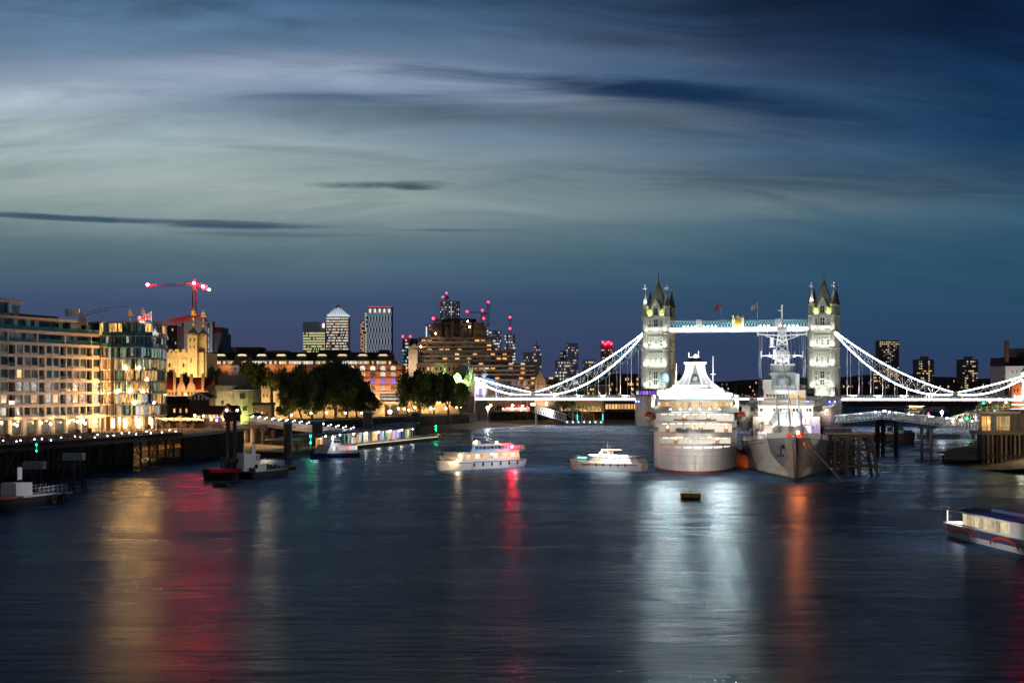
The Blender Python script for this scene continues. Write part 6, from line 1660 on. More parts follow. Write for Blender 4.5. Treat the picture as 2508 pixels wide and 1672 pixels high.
for (x,y,z) in ((9.0,66,12.6),(-2.2,60.5,10.0)): MB().ball((x,y,z),.22,6).build('deck_lamp', 'bulb_warm', WS)
for (x, y, z, e, c, tg) in ((-5,50,7.6,3200,(1.,.78,.55),(-5,62,9.5)),(0,46,7.6,3000,(.95,.85,1.),(0,62,9.5)),(5.5,52,7.6,3200,(.62,.45,1.),(6,62,9.5)),(2.0,44,7.6,2600,(.9,.8,1.),(1,58,10)),(0,58,11.8,3600,(1.,.88,.72),(0,70,14.5)),(-4,60,12.4,2600,(1.,.9,.75),(-4,70,15.5)),(4,60,12.4,2600,(1.,.85,.65),(4,72,16))):
    lamp('AREA', WS, (x,y,z), e*.2, c, 1.4, target=tg)
lamp('SPOT', WS, (-5.5, 84, 18), 14000, (.95,.97,1.), .5, spot=70, target=(-.2, MY, 28))
lamp('SPOT', WS, (5.5, 84, 18), 12000, (.95,.93,.9), .5, spot=70, target=(-.2, MY, 28))
lamp('SPOT', WS, (0, 66, 17.6), 1600, (.75,.95,1.), .5, spot=60, target=(-.2, 80, 20))
lamp('SPOT', WS, (-26, -26, 14), 66000, (1.,.86,.72), 2., spot=50, target=(-4, 22, 3.5))
lamp('SPOT', WS, (24, -22, 14), 28000, (1.,.86,.72), 2., spot=50, target=(5, 20, 4))
# orange fenders between the two ships
for i, (px, py, Y, r, lab) in enumerate([(1816,1137,392,2.7,'nearest and largest orange fender between the two ships'),(1811,1125,402,2.4,'second orange fender from the front between the two ships'),(1806,1112,418,2.3,'third orange fender from the front between the two ships'),(1804,1104,430,2.1,'farthest orange fender between the two ships')]):
    b = MB(); x = GX(px, Y); b.lathe([(r*.3,-.5),(r*.9,-.3),(r*1.05,.7),(r,1.9),(r*.7,2.6),(r*.25,2.9)], (0,0), 16)
    t = thing('fender', lab, 'fender', (x, Y, 0), 0, 'orange fenders between the ships'); b.build('float', 'orange', t, smooth=True); MB().tube((0,0,2.8),(0,0,3.3),.2,6).build('lug', 'black', t)
# mooring rope between ships
b = MB(); A_, B_ = W(1745, 1090, 372), W(1895, 1078, 352)
for i in range(20):
    f0, f1 = i/20, (i+1)/20; p_ = A_.lerp(B_, f0); q_ = A_.lerp(B_, f1); p_.z -= .9*4*f0*(1-f0)*.5; q_.z -= .9*4*f1*(1-f1)*.5; b.tube(p_, q_, .07, 5)
tag(b.build('mooring_rope', 'black'), 'dark mooring rope strung from the white ship to the warship bow', 'rope')
# yellow mooring buoy in front
t = thing('mooring_buoy', 'low yellow rectangular mooring buoy with top ring in front of the white ship', 'buoy', (GX(1691, 279), 279, 0))
MB().box(-1.5,-1,-.2,1.5,1,.35).build('float', 'black', t); MB().box(-1.55,-1.05,.35,1.55,1.05,.95).build('hull', 'yellow', t)
for x in (-1.2,0,1.2): MB().box(x-.06,-1.1,.35,x+.06,-1.05,.95).build('rib', 'black', t)
rg = MB()
for q in range(0,360,30): rg.bar((.28*math.cos(R(q)),0,1.3+.28*math.sin(R(q))),(.28*math.cos(R(q+30)),0,1.3+.28*math.sin(R(q+30))),.09)
rg.build('ring', 'black', t)
# ------------------------------------------------------------------ white gangway and floating pier on the left
def railpath(b, A, B_, side, hs, n, w_=.07, top=1.2):
    A = Vector(A); B_ = Vector(B_)
    for h in hs: b.bar(A+Vector((side[0],side[1],h)), B_+Vector((side[0],side[1],h)), w_)
    for i in range(n+1):
        p_ = A.lerp(B_, i/n)+Vector((side[0],side[1],0)); b.bar(p_, p_+Vector((0,0,top)), w_)
gA = Vector((GX(610,560), 560, 7.2)); gB = Vector((GX(872,522), 522, 4.2))
t = thing('gangway', 'long white railed gangway strung with bright lamps leading down to the floating pier', 'gangway', (gA.x, gA.y, 0))
def L_(v): return Vector(v)-Vector((gA.x, gA.y, 0))
a, c = L_(gA), L_(gB)
b = MB(); b.bar(a+Vector((0,-1.6,-.5)), c+Vector((0,-1.6,-.5)), .3, .8).bar(a+Vector((0,1.6,-.5)), c+Vector((0,1.6,-.5)), .3, .8).bar(a, c, 3.4, .15); b.build('deck', 'grey_metal', t)
b = MB()
for sy in (-1.7, 1.7): railpath(b, a, c, (0, sy), (.3,.6,.9,1.2), 34)
b.build('railing', 'white_paint', t)
for i in range(30):
    f = (i+.5)/30; p_ = a.lerp(c, f); q = 2.1 if i % 2 else 1.6
    MB().ball((p_.x, p_.y+(-1.8 if i%2 else 1.8), p_.z+q), .17 if i%2 else .14, 6).build('lamp', 'bulb_white', t)
for i in range(5): p_ = a.lerp(c, (i+.5)/5); lamp('POINT', t, (p_.x, p_.y-.5, p_.z+2.6), 260, (.8,.88,1.), .3)
b = MB(); b.bar(a.lerp(c,.1)+Vector((0,0,-.6)), a.lerp(c,.1)+Vector((0,0,-.6)), .1)
# landing stage on round piles at its head
s = thing('landing_stage', 'wooden landing stage on thick round piles at the shore end of the white gangway', 'jetty', (GX(612,548), 548, 0))
MB().box(-9,-3,5.5,3,12,6.4).build('deck', 'dim_timber', s)
for x in (-1.5,1.0): 
    for y in (-2.5, 3, 8): MB().tube((x,y,-1),(x,y,5.5),.55,10).build('pile', 'pale_concrete', s)
MB().box(3.4,-3,4.6,5.6,-2.2,6.6).tube((4.5,-2.6,-1),(4.5,-2.6,4.6),.6,10).tube((7.5,-2.6,-1),(7.5,-2.6,5.0),.6,10).build('pile_cap', 'dim_timber', s)
lamp('POINT', s, (0,-6,3), 700, (1.,.6,.28), .4)
lamp('AREA', s, (6,-8,9), 1800, (1.,.68,.36), 3, target=(14,-30,.5))
# two tall black guide piles
for px, pyb, pyt, lab in ((705,1125,1038,'tall thick black guide pile at the near end of the floating pier'),(778,1075,1033,'tall dark square guide pile behind the floating pier, left of two'),(900,1050,1010,'tall dark square guide pile with cap behind the pier, middle'),(1019,1035,1012,'short dark square guide pile behind the far end of the pier')):
    Y = {705:445,778:500,900:560,1019:640}[px]; z = GZ(pyt, Y)
    t = thing('guide_pile', lab, 'mooring pile', (GX(px, Y), Y, 0))
    if px == 705: MB().tube((0,0,-2),(0,0,z),1.1,14).build('shaft', 'dark_metal', t); MB().tube((0,0,z),(0,0,z+.6),1.25,14).build('cap', 'grey_metal', t)
    else: MB().box(-1.4,-1,-2,1.4,1,z).build('shaft', 'dark_metal', t); MB().box(-1.8,-1.4,z,1.8,1.4,z+.6).build('cap', 'grey_metal', t)
# pontoon along the river
pA = Vector((GX(700,456), 456)); pB = Vector((GX(1072,612), 612)); pdv = (pB-pA); PL = pdv.length; 
PT = thing('floating_pier', 'long floating passenger pier with blue roofs and brightly lit glazed waiting rooms', 'pier', (pA.x, pA.y, 0), math.atan2(pdv.y, pdv.x))
MB().box(0,0,-.5,PL,9,1.3).build('pontoon', 'black', PT)
MB().box(0,-.15,1.3,PL,9,1.45).build('deck', 'concrete', PT)
b = MB(); b.bar((62,-.05,1.9),(PL,-.05,1.9),.05).bar((62,-.05,2.4),(PL,-.05,2.4),.06)
for i in range(46): x = 62+(PL-62)*i/45; b.bar((x,-.05,1.45),(x,-.05,2.45),.08).bar((x+.3,-.05,1.5),(x+1.6,-.05,2.4),.05)
b.build('railing', 'white_paint', PT)
MB().box(62,-.2,1.2,PL,-.16,1.32).build('deck_edge_light', 'slot_soft', PT)
for (x0, x1, zt, y0) in ((28,62,4.6,1.5),(60,PL-26,4.9,3.0),(PL-46,PL-18,5.6,4.0)):
    MB().xprism([(x0-2,zt),(x1+2,zt+.5),(x1+2,zt+.95),(x0-2,zt+.4)], y0-2, 9).build('roof', 'roof_blue', PT)
gg = random.Random(13); x = 30
while x < PL-24:
    y0 = 1.6 if x < 60 else 3.1
    ubox('glazed_panel', gg.choice(['w_cool','w_pale','w_warm','w_pale','teal_glass','w_blue','w_gold','w_dim','w_teal']) if x > 58 else gg.choice(['teal_glass','w_dim','w_gold','glass']), PT, x, y0, 1.6, x+2.1, y0+.15, 4.4); x += 2.5 if x > 58 else 3.4
b = MB()
for i in range(26): xx = 64+(PL-86)*i/25; b.bar((xx,2.4,1.45),(xx,2.4,4.9),.12)
b.build('roof_post', 'white_paint', PT)
for i in range(8): xx = 36+(PL-66)*i/7; lamp('POINT', PT, (xx, 1.0 if xx > 60 else .6, 4.0), 330, (1.,.85,.62), .3); MB().ball((xx, .9, 4.5), .2, 6).build('lamp', 'bulb_white' if i%2 else 'bulb_warm', PT)
for i in range(9): xx = 4+i*3; MB().box(xx-.06,.6,1.45,xx+.06,.7,4.0).build('canopy_post', 'grey_metal', PT)
MB().xprism([(2,4.0),(30,4.2),(30,4.6),(2,4.3)], 0, 8).build('roof', 'dark_metal', PT)
MB().tube((9,-.3,1.45),(9,-.3,3.4),.6,10).build('red_kiosk', 'red_paint', PT)
# green navigation light posts
for px, py0, py1, Y, lab in ((762,1074,1030,468,'green navigation lights on a thin post at the near end of the floating pier'),(1068,1052,1043,612,'pair of green navigation lights on a post at the far end of the floating pier'),(94,1103,1088,318,'pair of teal green navigation lights on the dark dolphin at the far left')):
    x = GX(px, Y); zb = 1.3 if Y > 400 else 6; 
    z1 = GZ({762:1067,1068:1043,94:1088}[px], Y); z2 = GZ({762:1083,1068:1052,94:1103}[px], Y)
    t = thing('navigation_light', lab, 'navigation light', (x, Y-1.2, zb))
    MB().tube((0,0,0),(0,0,max(z1,z2)-zb+.3),.07,6).build('post', 'white_paint', t)
    for z in (z1, z2): MB().ball((0,-.15,z-zb), .17, 8).build('lamp', 'bulb_green' if px > 100 else 'bulb_teal', t)
    lamp('POINT', t, (0,-.8,z1-zb), 260 if px > 100 else 40, (0,1.,.3), .3)
# generic boats -------------------------------------------------------
def boat(name, label, cat, bow, stern, beam, free, m, group=None, sheer=.5, deckm='white_paint', zb=0.):
    """hull pointing along local +x, origin amidships at the water line"""
    b0 = Vector(bow); s0 = Vector(stern); mid = (b0+s0)/2; d = b0-s0; L = d.length
    t = thing(name, label, cat, (mid.x, mid.y, 0), math.atan2(d.y, d.x), group)
    rows = []
    fr_ = [(-.5,.82),(-.46,.92),(-.3,1),(0,1),(.2,.97),(.34,.8),(.43,.52),(.485,.2),(.5,.03)]
    for z, k, e in ((-.5,.8,-.02),(0,.88,0),(free*.55,.97,.012),(free,1.,.025)):
        L1 = [((f+e*(1 if f > 0 else -.4))*L, -beam/2*q*(k if q > .5 else k*.9), z+(sheer*max(0,f)**2*3 if z > 0 else 0)) for f, q in fr_]
        rows.append(L1+[(x, -y, zz) for x, y, zz in L1[::-1]])
    hb_ = MB().grid(rows, closed=True); hb_.f.append(tuple(range(len(hb_.v)-len(rows[0]), len(hb_.v)))); hb_.m.append(0)
    hb_.build('hull', m, t)
    return t, L
def cabin(t, name, x0, x1, w_, z0, z1, m='white_paint', rake=.3, wins=None, n=6, roof=None):
    o = MB().xprism([(x0,z0),(x1,z0),(x1-rake,z1),(x0+rake*.5,z1)], -w_/2, w_/2).build(name, m, t)
    if wins:
        for s in (-1, 1):
            for i in range(n):
                a = x0+.5+(x1-x0-1-rake)*i/n; c = x0+.5+(x1-x0-1-rake)*(i+.8)/n
                ubox('window', wins[i % len(wins)], o, a, s*w_/2-.05, z0+(z1-z0)*.35, c, s*w_/2+.05, z1-(z1-z0)*.18)
    if roof: MB().box(x0-.2,-w_/2-.2,z1,x1-rake+.3,w_/2+.2,z1+.15).build('roof', roof, o)
    return o
# passenger catamaran docked at the floating pier
t, L = boat('passenger_ferry', 'white and navy passenger ferry with lit glass cabin moored at the floating pier', 'boat', (GX(762,447), 447), (GX(866,459), 459), 5.6, 1.1, 'navy')
o = cabin(t, 'cabin', -L*.46, L*.30, 4.6, 1.1, 3.4, 'white_paint', 1.6, ['w_pale','w_cool','w_pale','w_palered'], 9)
cabin(t, 'wheelhouse', -1.5, 2.2, 3.0, 3.4, 4.6, 'white_paint', .5, ['glass'], 2); MB().ball((0,0,5.0),.24,8).tube((0,0,4.6),(0,0,5.6),.06,5).build('mast_lamp', 'bulb_white', t)
MB().ball((-L*.2,-2.6,2.6),.16,8).build('lamp', 'bulb_red', t); MB().ball((-L*.2,2.6,2.6),.16,8).build('lamp', 'bulb_red', t)
lamp('POINT', t, (2,4,4.2), 260, (.9,.92,1.), .3)
lamp('POINT', t, (2,-4,4.2), 260, (.9,.92,1.), .3)
# white tour boat under way
t, L = boat('tour_boat', 'white double deck tour boat with amber lit saloon windows heading left in midstream', 'boat', (-15.8, 379), (1.0, 402), 6.4, 1.7, 'white_paint', sheer=.6)
cabin(t, 'saloon', -L*.42, L*.34, 5.4, 1.7, 3.6, 'white_paint', 1.0, ['w_gold','w_orangef','w_gold','w_warm'], 12, roof='white_paint')
cabin(t, 'upper_cabin', -L*.30, L*.20, 4.6, 3.75, 5.2, 'light_blue', .8, ['glass','w_dim'], 9, roof='white_paint')
cabin(t, 'wheelhouse', L*.04, L*.15, 3., 5.35, 6.1, 'navy_light', .4, ['glass'], 2)
b = MB(); railpath(b, (-L*.46,-2.9,3.75), (-L*.28,-2.9,3.75), (0,0), (.4,.8,1.1), 6); railpath(b, (-L*.46,2.9,3.75), (-L*.28,2.9,3.75), (0,0), (.4,.8,1.1), 6); b.build('railing', 'white_paint', t)
MB().box(-L*.44,-3.32,1.5,L*.40,-3.22,1.62).box(-L*.44,3.22,1.5,L*.40,3.32,1.62).build('rubbing_strake', 'navy', t)
for x, z, m in ((L*.40,1.9,'bulb_warm'),(L*.36,3.1,'bulb_warm'),(L*.1,5.9,'bulb_warm'),(-L*.16,5.6,'bulb_warm'),(-L*.30,4.6,'bulb_boat_red')): MB().ball((x,2.9 if z < 5 else 1.6,z),(.32 if m == 'bulb_boat_red' else .26),8).build('lamp', m, t)
lamp('POINT', t, (L*.46,4.5,1.6), 300, (1.,.75,.4), .3); lamp('POINT', t, (-L*.2,6,3), 220, (1.,.85,.7), .3)
b = MB(); b.tube((L*.08,0,6.1),(L*.08,0,8.0),.05,5).bar((L*.08,-.8,7.2),(L*.08,.8,7.2),.06); railpath(b, (L*.36,-1.9,1.9), (L*.48,0,2.4), (0,0), (.4,.8), 5, .05, .8); railpath(b, (L*.36,1.9,1.9), (L*.48,0,2.4), (0,0), (.4,.8), 5, .05, .8); b.build('rail_and_aerial', 'white_paint', t)
for i in range(6): MB().tube((-L*.36+i*3.2,3.25,.7),(-L*.36+i*3.2,3.25,1.4),.2,6).build('fender', 'black', t)
lamp('POINT', t, (-L*.33,4.5,4.6), 70, (1.,.02,.05), .3)
lamp('AREA', t, (0,16,9), 1500, (.95,.93,1.), 5, target=(0,2,2))
# long low boat under way
t, L = boat('tour_boat', 'long low cream launch with teal and white light strips left of the white ship', 'boat', (GX(1400,386), 386), (GX(1578,378), 378), 4.6, 1.6, 'cream', sheer=1.0)
cabin(t, 'cabin', -L*.38, L*.22, 3.6, 1.6, 3.0, 'cream', 1.4, ['w_dim','w_warm','w_dim'], 8, roof='white_paint')
cabin(t, 'wheelhouse', -L*.06, L*.1, 2.6, 3.15, 4.2, 'cream', .6, ['glass'], 3)
for (x0, x1, z, m, y) in ((L*.24,L*.36,2.6,'strip_teal',1.9),(-L*.32,L*.20,3.2,'led_white',1.95),(-L*.36,L*.02,2.3,'led_white',2.42),(-L*.22,L*.05,4.35,'strip_warm',1.3)): MB().box(x0,y-.06,z,x1,y+.06,z+.12).build('light_strip', m, t)
b = MB()
for s in (-1, 1): railpath(b, (L*.24,s*1.9,1.7), (L*.45,s*.5,2.3), (0,0), (.4,.8), 6, .05, .8); railpath(b, (-L*.48,s*1.9,1.6), (-L*.38,s*2.0,1.6), (0,0), (.4,.8), 4, .05, .8)
b.tube((0,0,4.2),(0,0,6.0),.04,5).tube((-.8,.5,4.2),(-.8,.5,5.2),.03,5).bar((-.4,0,5.3),(.4,0,5.3),.05); b.build('rail_and_aerial', 'white_paint', t)
for i in range(5): MB().tube((-L*.3+i*1.7,2.3,.9),(-L*.3+i*1.7,2.3,1.5),.16,6).build('fender', 'black', t)
MB().box(-L*.46,-2.38,1.2,L*.3,2.38,1.34).build('rubbing_strake', 'navy', t)
lamp('AREA', t, (0,9,7), 700, (1.,.88,.78), 4, target=(0,1,1.6))
lamp('AREA', t, (-1,3.4,2.8), 250, (1.,.93,.9), 6, rot=(0,0,0))
# catamaran at the right edge
t, L = boat('river_catamaran', 'white and navy river bus with red curved stripe cut by the right frame edge', 'boat', (58.0, 168), (54.6, 211), 8.2, 1.5, 'white_paint', sheer=.4)
MB().box(-L*.42,3.95,.75,L*.36,4.18,1.55).box(-L*.42,-4.18,.75,L*.36,-3.95,1.55).build('navy_band', 'navy', t)
sw = MB()
for k0 in (-L*.30, L*.02):
    for i in range(16):
        a0, a1 = math.pi*i/16, math.pi*(i+1)/16
        [sw.bar((k0-4.2*math.cos(a0),e_*4.22,.4+.95*math.sin(a0)),(k0-4.2*math.cos(a1),e_*4.22,.4+.95*math.sin(a1)),.06,.3) for e_ in (-1,1)]
sw.build('red_stripe', 'red_paint', t)
o = cabin(t, 'cabin', -L*.34, L*.30, 7.0, 1.5, 3.2, 'white_paint', 1.2)
for i in range(11):
    for s in (-1, 1): ubox('window', 'w_cream', o, -L*.33+i*1.36, s*3.5-.06, 1.72, -L*.33+i*1.36+1.22, s*3.5+.08, 2.95)
MB().yprism([(-3.7,3.2),(3.7,3.2),(3.4,3.42),(2.0,3.62),(-2.0,3.62),(-3.4,3.42)],-L*.345,L*.275).build('roof', 'navy', t); MB().ball((L*.30,0,2.0),2.9,10,1.1).build('bow_cowl', 'white_paint', t); MB().box(-L*.2,-2.2,3.6,L*.12,2.2,3.95).build('roof_box', 'roof_blue', t)
MB().box(-L*.49,-3.4,1.5,-L*.35,3.4,1.6).box(-L*.49,-3.6,3.0,-L*.34,3.6,3.15).build('aft_deck', 'white_paint', t)
for y in (-3.2,3.2): MB().box(-L*.485,y-.06,1.6,-L*.48,y+.06,3.0).build('post', 'white_paint', t)
MB().box(-L*.47,-2.6,2.92,-L*.37,-2.4,2.98).build('light_strip', 'led_white', t); lamp('POINT', t, (-L*.42,-1.6,2.4), 700, (1.,.9,.84), .3)
cabin(t, 'wheelhouse', L*.20, L*.30, 4.0, 3.42, 5.0, 'white_paint', .6, ['glass'], 3)
MB().tube((L*.05,0,3.8),(L*.05,0,6.6),.09,6).build('mast', 'white_paint', t)
for z in (5.0, 6.5): MB().ball((L*.05,-.3,z),.2,8).build('mast_lamp', 'bulb_boat_red', t)
lamp('POINT', t, (L*.05,.8,6.4), 120, (1.,.02,.1), .3)
lamp('SPOT', t, (-2,-26,7), 9000, (1.,.92,.88), 1., spot=42, target=(-3,-3,2.4))
# moored barge with cabin, far left
t, L = boat('workboat', 'dark moored workboat with white cabin box, sign board and bow tyre at the far left', 'boat', (-68.5, 271), (-76, 250), 5.2, 1.5, 'black', sheer=.5)
MB().box(-L*.1,-2.3,1.5,L*.46,2.3,1.75).build('deck', 'navy_light', t)
MB().box(-L*.12,-1.3,1.6,L*.06,1.3,3.6).build('cabin', 'white_paint', t)
sg = MB().box(-.5,-.05,4.0,.6,.05,5.8).build('sign_board', 'white_paint', t); MB().tube((0,0,3.6),(0,0,4.0),.06,5).build('sign_post', 'dark_metal', t)
b = MB(); 
for s in (-1, 1): railpath(b, (L*.08,s*2.2,1.75), (L*.42,s*1.8,1.9), (0,0), (.5,1.0), 6)
b.build('railing', 'white_paint', t)
MB().box(-L*.42,-1.9,1.5,-L*.15,1.9,1.9).build('hatch_cover', 'red_paint', t)
for x, y in ((L*.49,0),(L*.2,-2.7),(L*.35,-2.3)): 
    ty = MB()
    for q in range(0,360,30): ty.tube((x+.6*math.cos(R(q)),y-.1,.9+.6*math.sin(R(q))),(x+.6*math.cos(R(q+30)),y-.1,.9+.6*math.sin(R(q+30))),.2,6)
    ty.build('tyre', 'black', t)
lamp('SPOT', t, (8,-16,12), 4500, (.9,.9,1.), 1., spot=40, target=(0,0,2))
# red barge, white wheelhouse tug, black lighter with rubble
t, L = boat('red_barge', 'red and black flat barge with tall spud posts in the left foreground', 'boat', (GX(583,341), 341), (GX(505,338), 338), 4.4, 1.9, 'black', sheer=0)
MB().box(-L*.5,-2.3,1.5,L*.48,2.3,2.2).build('bulwark', 'red_paint', t)
for x in (L*.18, L*.40): MB().tube((x,0,-1),(x,0,12.2),.36,10).build('spud_post', 'dark_metal', t)
MB().box(L*.1,-1,11.2,L*.52,1,13.0).build('platform', 'dim_timber', t)
for x in (L*.12, L*.46): MB().ball((x,-.3,13.3),.2,6).build('lamp', 'bulb_warm', t)
b = MB(); g = random.Random(3)
for i in range(10): x = g.uniform(0,L*.4); b.bar((x,g.uniform(-1,1),2.2),(x+g.uniform(-1,1),g.uniform(-1,1),2.2+g.uniform(.8,2.4)),.3)
b.build('deck_machinery', 'dark_metal', t); lamp('POINT', t, (-2,-4,5), 90, (1.,.5,.4), .5)
t, L = boat('tug', 'small tug with tall white wheelhouse beside the red barge', 'boat', (GX(640,350), 352), (GX(568,346), 347), 3.8, 1.2, 'black')
MB().box(-2.1,-1.6,1.2,1.8,1.6,4.6).build('wheelhouse', 'white_paint', t); MB().box(1.0,-1.5,1.2,3.4,1.5,2.6).build('cabin', 'white_paint', t)
MB().box(.5,-1.66,1.8,1.2,-1.6,2.6).build('window', 'glass', t); 
rg = MB()
for q in range(0,360,30): rg.bar((1.2+.42*math.cos(R(q)),-1.72,3.9+.42*math.sin(R(q))),(1.2+.42*math.cos(R(q+30)),-1.72,3.9+.42*math.sin(R(q+30))),.14)
rg.build('lifebuoy', 'red_paint', t); MB().box(.8,-.3,4.6,1.6,.3,6.2).tube((-1,0,4.6),(-1,0,6.4),.08,5).build('funnel', 'white_paint', t)
lamp('SPOT', t, (4,-22,14), 3200, (.85,.92,1.), 1., spot=40, target=(0,0,3))
t, L = boat('lighter', 'black open lighter with pale blue gunwale heaped with scrap right of the tug', 'boat', (GX(692,356), 362), (GX(598,343), 344), 4.2, 1.3, 'black', sheer=.5)
MB().box(-L*.48,-2.15,1.3,L*.3,-1.95,1.5).box(-L*.48,1.95,1.3,L*.3,2.15,1.5).build('gunwale', 'light_blue', t)
b = MB()
for i in range(26): x = g.uniform(-L*.3,L*.28); y = g.uniform(-1.4,1.4); b.bar((x,y,1.2),(x+g.uniform(-.9,.9),y+g.uniform(-.6,.6),1.5+g.uniform(.2,1.1)*(1-abs(x)/L)),.4)
b.build('scrap_heap', 'dim_timber', t)
for px, Y, lab in ((710,388,'small yellow flat mooring buoy right of the black lighter'),(540,316,'small dark yellow mooring buoy in front of the red barge')):
    t = thing('mooring_buoy', lab, 'buoy', (GX(px,Y), Y, 0)); MB().box(-1.2,-.9,-.2,1.2,.9,.4).build('float', 'black', t); MB().box(-1.25,-.95,.4,1.25,.95,.75).build('hull', 'yellow' if px > 600 else 'dim_timber', t); MB().tube((0,0,.75),(0,0,1.2),.12,6).build('lug', 'black', t)
# splayed mooring dolphins, left foreground
for px, Y, zt, lab in ((181,303,6.4,'splayed black mooring dolphin with pale platform in front of the jetty'),(84,292,5.4,'splayed black mooring dolphin behind the dark workboat at the far left')):
    t = thing('mooring_dolphin', lab, 'mooring dolphin', (GX(px,Y), Y, 0))
    b = MB()
    for (x, y) in ((-3.0,-1.5),(3.0,-1.5),(-1.4,2),(1.4,2)): b.tube((x,y,-1.5),(x*.3,y*.3,zt-1),.17,7)
    b.bar((-2.6,-1.4,.5),(2.6,-1.4,.5),.16); b.tube((0,0,-1),(0,0,zt),.28,10); b.build('leg_frame', 'dark_metal', t)
    MB().box(-1.7,-1.1,zt-1.2,1.7,1.1,zt).build('platform', 'grey_metal', t)
# ------------------------------------------------------------------ pier beneath the bridge with truss gangway
A_ = W(1310, 995, 905); B_ = W(1388, 1030, 885)
t = thing('truss_gangway', 'white steel truss gangway sloping down to the landing beneath the bridge deck', 'gangway', (A_.x, A_.y, 0))
a = Vector((0,0,A_.z-3)); c = Vector((B_.x-A_.x, B_.y-A_.y, 1.6))
b = MB()
for sy in (-1.5, 1.5):
    o = Vector((0,sy,0)); u = Vector((0,sy,3.6)); b.bar(a+o, c+o, .45); b.bar(a+u, c+u, .45); n = 13
    for i in range(n):
        p0, p1 = a.lerp(c, i/n), a.lerp(c, (i+1)/n); b.bar(p0+o, p0.lerp(p1,.5)+u, .28); b.bar(p0.lerp(p1,.5)+u, p1+o, .28)
b.build('truss', 'white_paint', t); MB().bar(a, c, 2.6, .2).build('walkway', 'grey_metal', t)
for x, y in ((.5,0),(1.,3)): MB().tube((x,y,-1),(x,y,a.z),.5,8).build('pile', 'grey_metal', t)
lamp('AREA', t, (6,-14,7), 1400, (.95,.95,1.), 3, target=(8,0,4))
t = thing('landing_pontoon', 'low landing pontoon with small white deck lights beneath the bridge deck', 'pier', (B_.x-1, 880, 0))
MB().box(0,-2,-.4,19,4,1.2).build('pontoon', 'grey_metal', t)
b = MB(); railpath(b, (0,-1.9,1.2), (19,-1.9,1.2), (0,0), (.5,1.0), 12); railpath(b, (2,3,4.4), (10,3,2.2), (0,0), (.0,1.6), 5, .2, 1.6); b.build('railing', 'white_paint', t)
for i in range(7): MB().ball((1+i*2.8,-2.1,1.6),.2,6).build('lamp', 'bulb_white', t)
for x, z in ((4,9),(8.5,7),(18.8,8.5),(6.2,8)): MB().tube((x,1,-1),(x,1,z),.38,8).build('guide_pile', 'grey_metal', t)
for x in (6, 18.6): MB().box(x-.1,-2.3,2.6,x+.1,-2.1,5.4).build('marker_lamp', 'bulb_teal', t)
# bright lamp on a post by the shore
t = thing('street_lamp', 'brilliant single lamp on a thin post standing on the foreshore beneath the bridge', 'street lamp', (GX(1195,820), 820, 0))
MB().tube((0,0,0),(0,0,GZ(1001,820)),.12,6).build('post', 'grey_metal', t); MB().ball((0,0,GZ(1001,820)+.4),.75,10).build('lamp', 'bulb_star', t)
lamp('POINT', t, (0,-1.2,GZ(1001,820)), 2200, (1.,.86,.66), .5)
# promenade street lamps
def slamp(label, px, py, Y, zb=5.5, m='bulb_warm', r=.34, e=0., grp=None, k='street_lamp'):
    z = GZ(py, Y); t = thing(k, label, 'street lamp', (GX(px,Y), Y, zb), 0, grp)
    MB().tube((0,0,0),(0,0,z-zb-.3),.09,6,.06).tube((0,0,0),(0,0,.6),.16,6).build('post', 'dark_metal', t)
    MB().ball((0,0,z-zb), r, 8).build('globe', m, t)
    if e: lamp('POINT', t, (0,-.6,z-zb), e, (1.,.6,.25), .3)
for i, (px, py, Y) in enumerate([(41,1041,430),(124,1038,452),(190,1032,470),(208,1036,474)]):
    slamp('warm globe lamp on the promenade before the apartment shopfronts, %s of four from the left' % nm[i], px, py, Y, 5.6, r=.32, e=420, grp='globe lamps before the apartments')
for i, (px, py, Y) in enumerate([(477,1017,560),(498,1018,560),(542,1016,545),(560,1016,545),(640,1018,600),(714,1016,655),(762,1012,670),(800,1010,690),(846,1012,700),(886,1010,730)]):
    slamp('warm street lamp on the quay left of the bridge, %s of ten from the left' % nm[i], px, py, Y, 5.6, r=.3, e=300, grp='quay lamps before the castle')
for i, (px, py, Y) in enumerate([(955,1008,800),(976,1000,820),(990,1001,810),(1001,1004,820),(1016,998,800),(1055,1000,815),(1062,1001,830),(1092,1000,850),(1118,997,860),(1128,996,865)]):
    slamp('warm street lamp under the trees by the bridge abutment, %s of ten from the left' % nm[i], px, py, Y, 5.6, r=.42 if i else .8, e=260, grp='lamps under the plane tree clump')
for i, (px, py, Y) in enumerate([(1202,992,960),(1256,992,965),(1280,994,970),(1302,990,970),(1309,990,972),(1324,985,975),(1325,992,968),(1338,986,978),(1338,991,970)]):
    slamp('warm street lamp on the quay beneath the bridge deck, %s of nine from the left' % nm[i], px, py, Y, 5.6, r=.5, e=300, grp='lamps on the quay beneath the bridge')
t = thing('market_stall', 'small white stall with pink and red lights on the quay beneath the bridge', 'stall', (GX(1262,975), 975, 5.6)); MB().box(-8,0,0,8,4,2.4).build('counter', 'white_paint', t); MB().xprism([(-8.5,2.8),(8.5,2.8),(0,4.2)], -.5, 4.5).build('canopy', 'red_paint', t)
for i in range(6): MB().ball((-7+i*2.6,-.6,1.8), .36, 6).build('lamp', 'bulb_pink' if i%2 else 'bulb_warm', t)
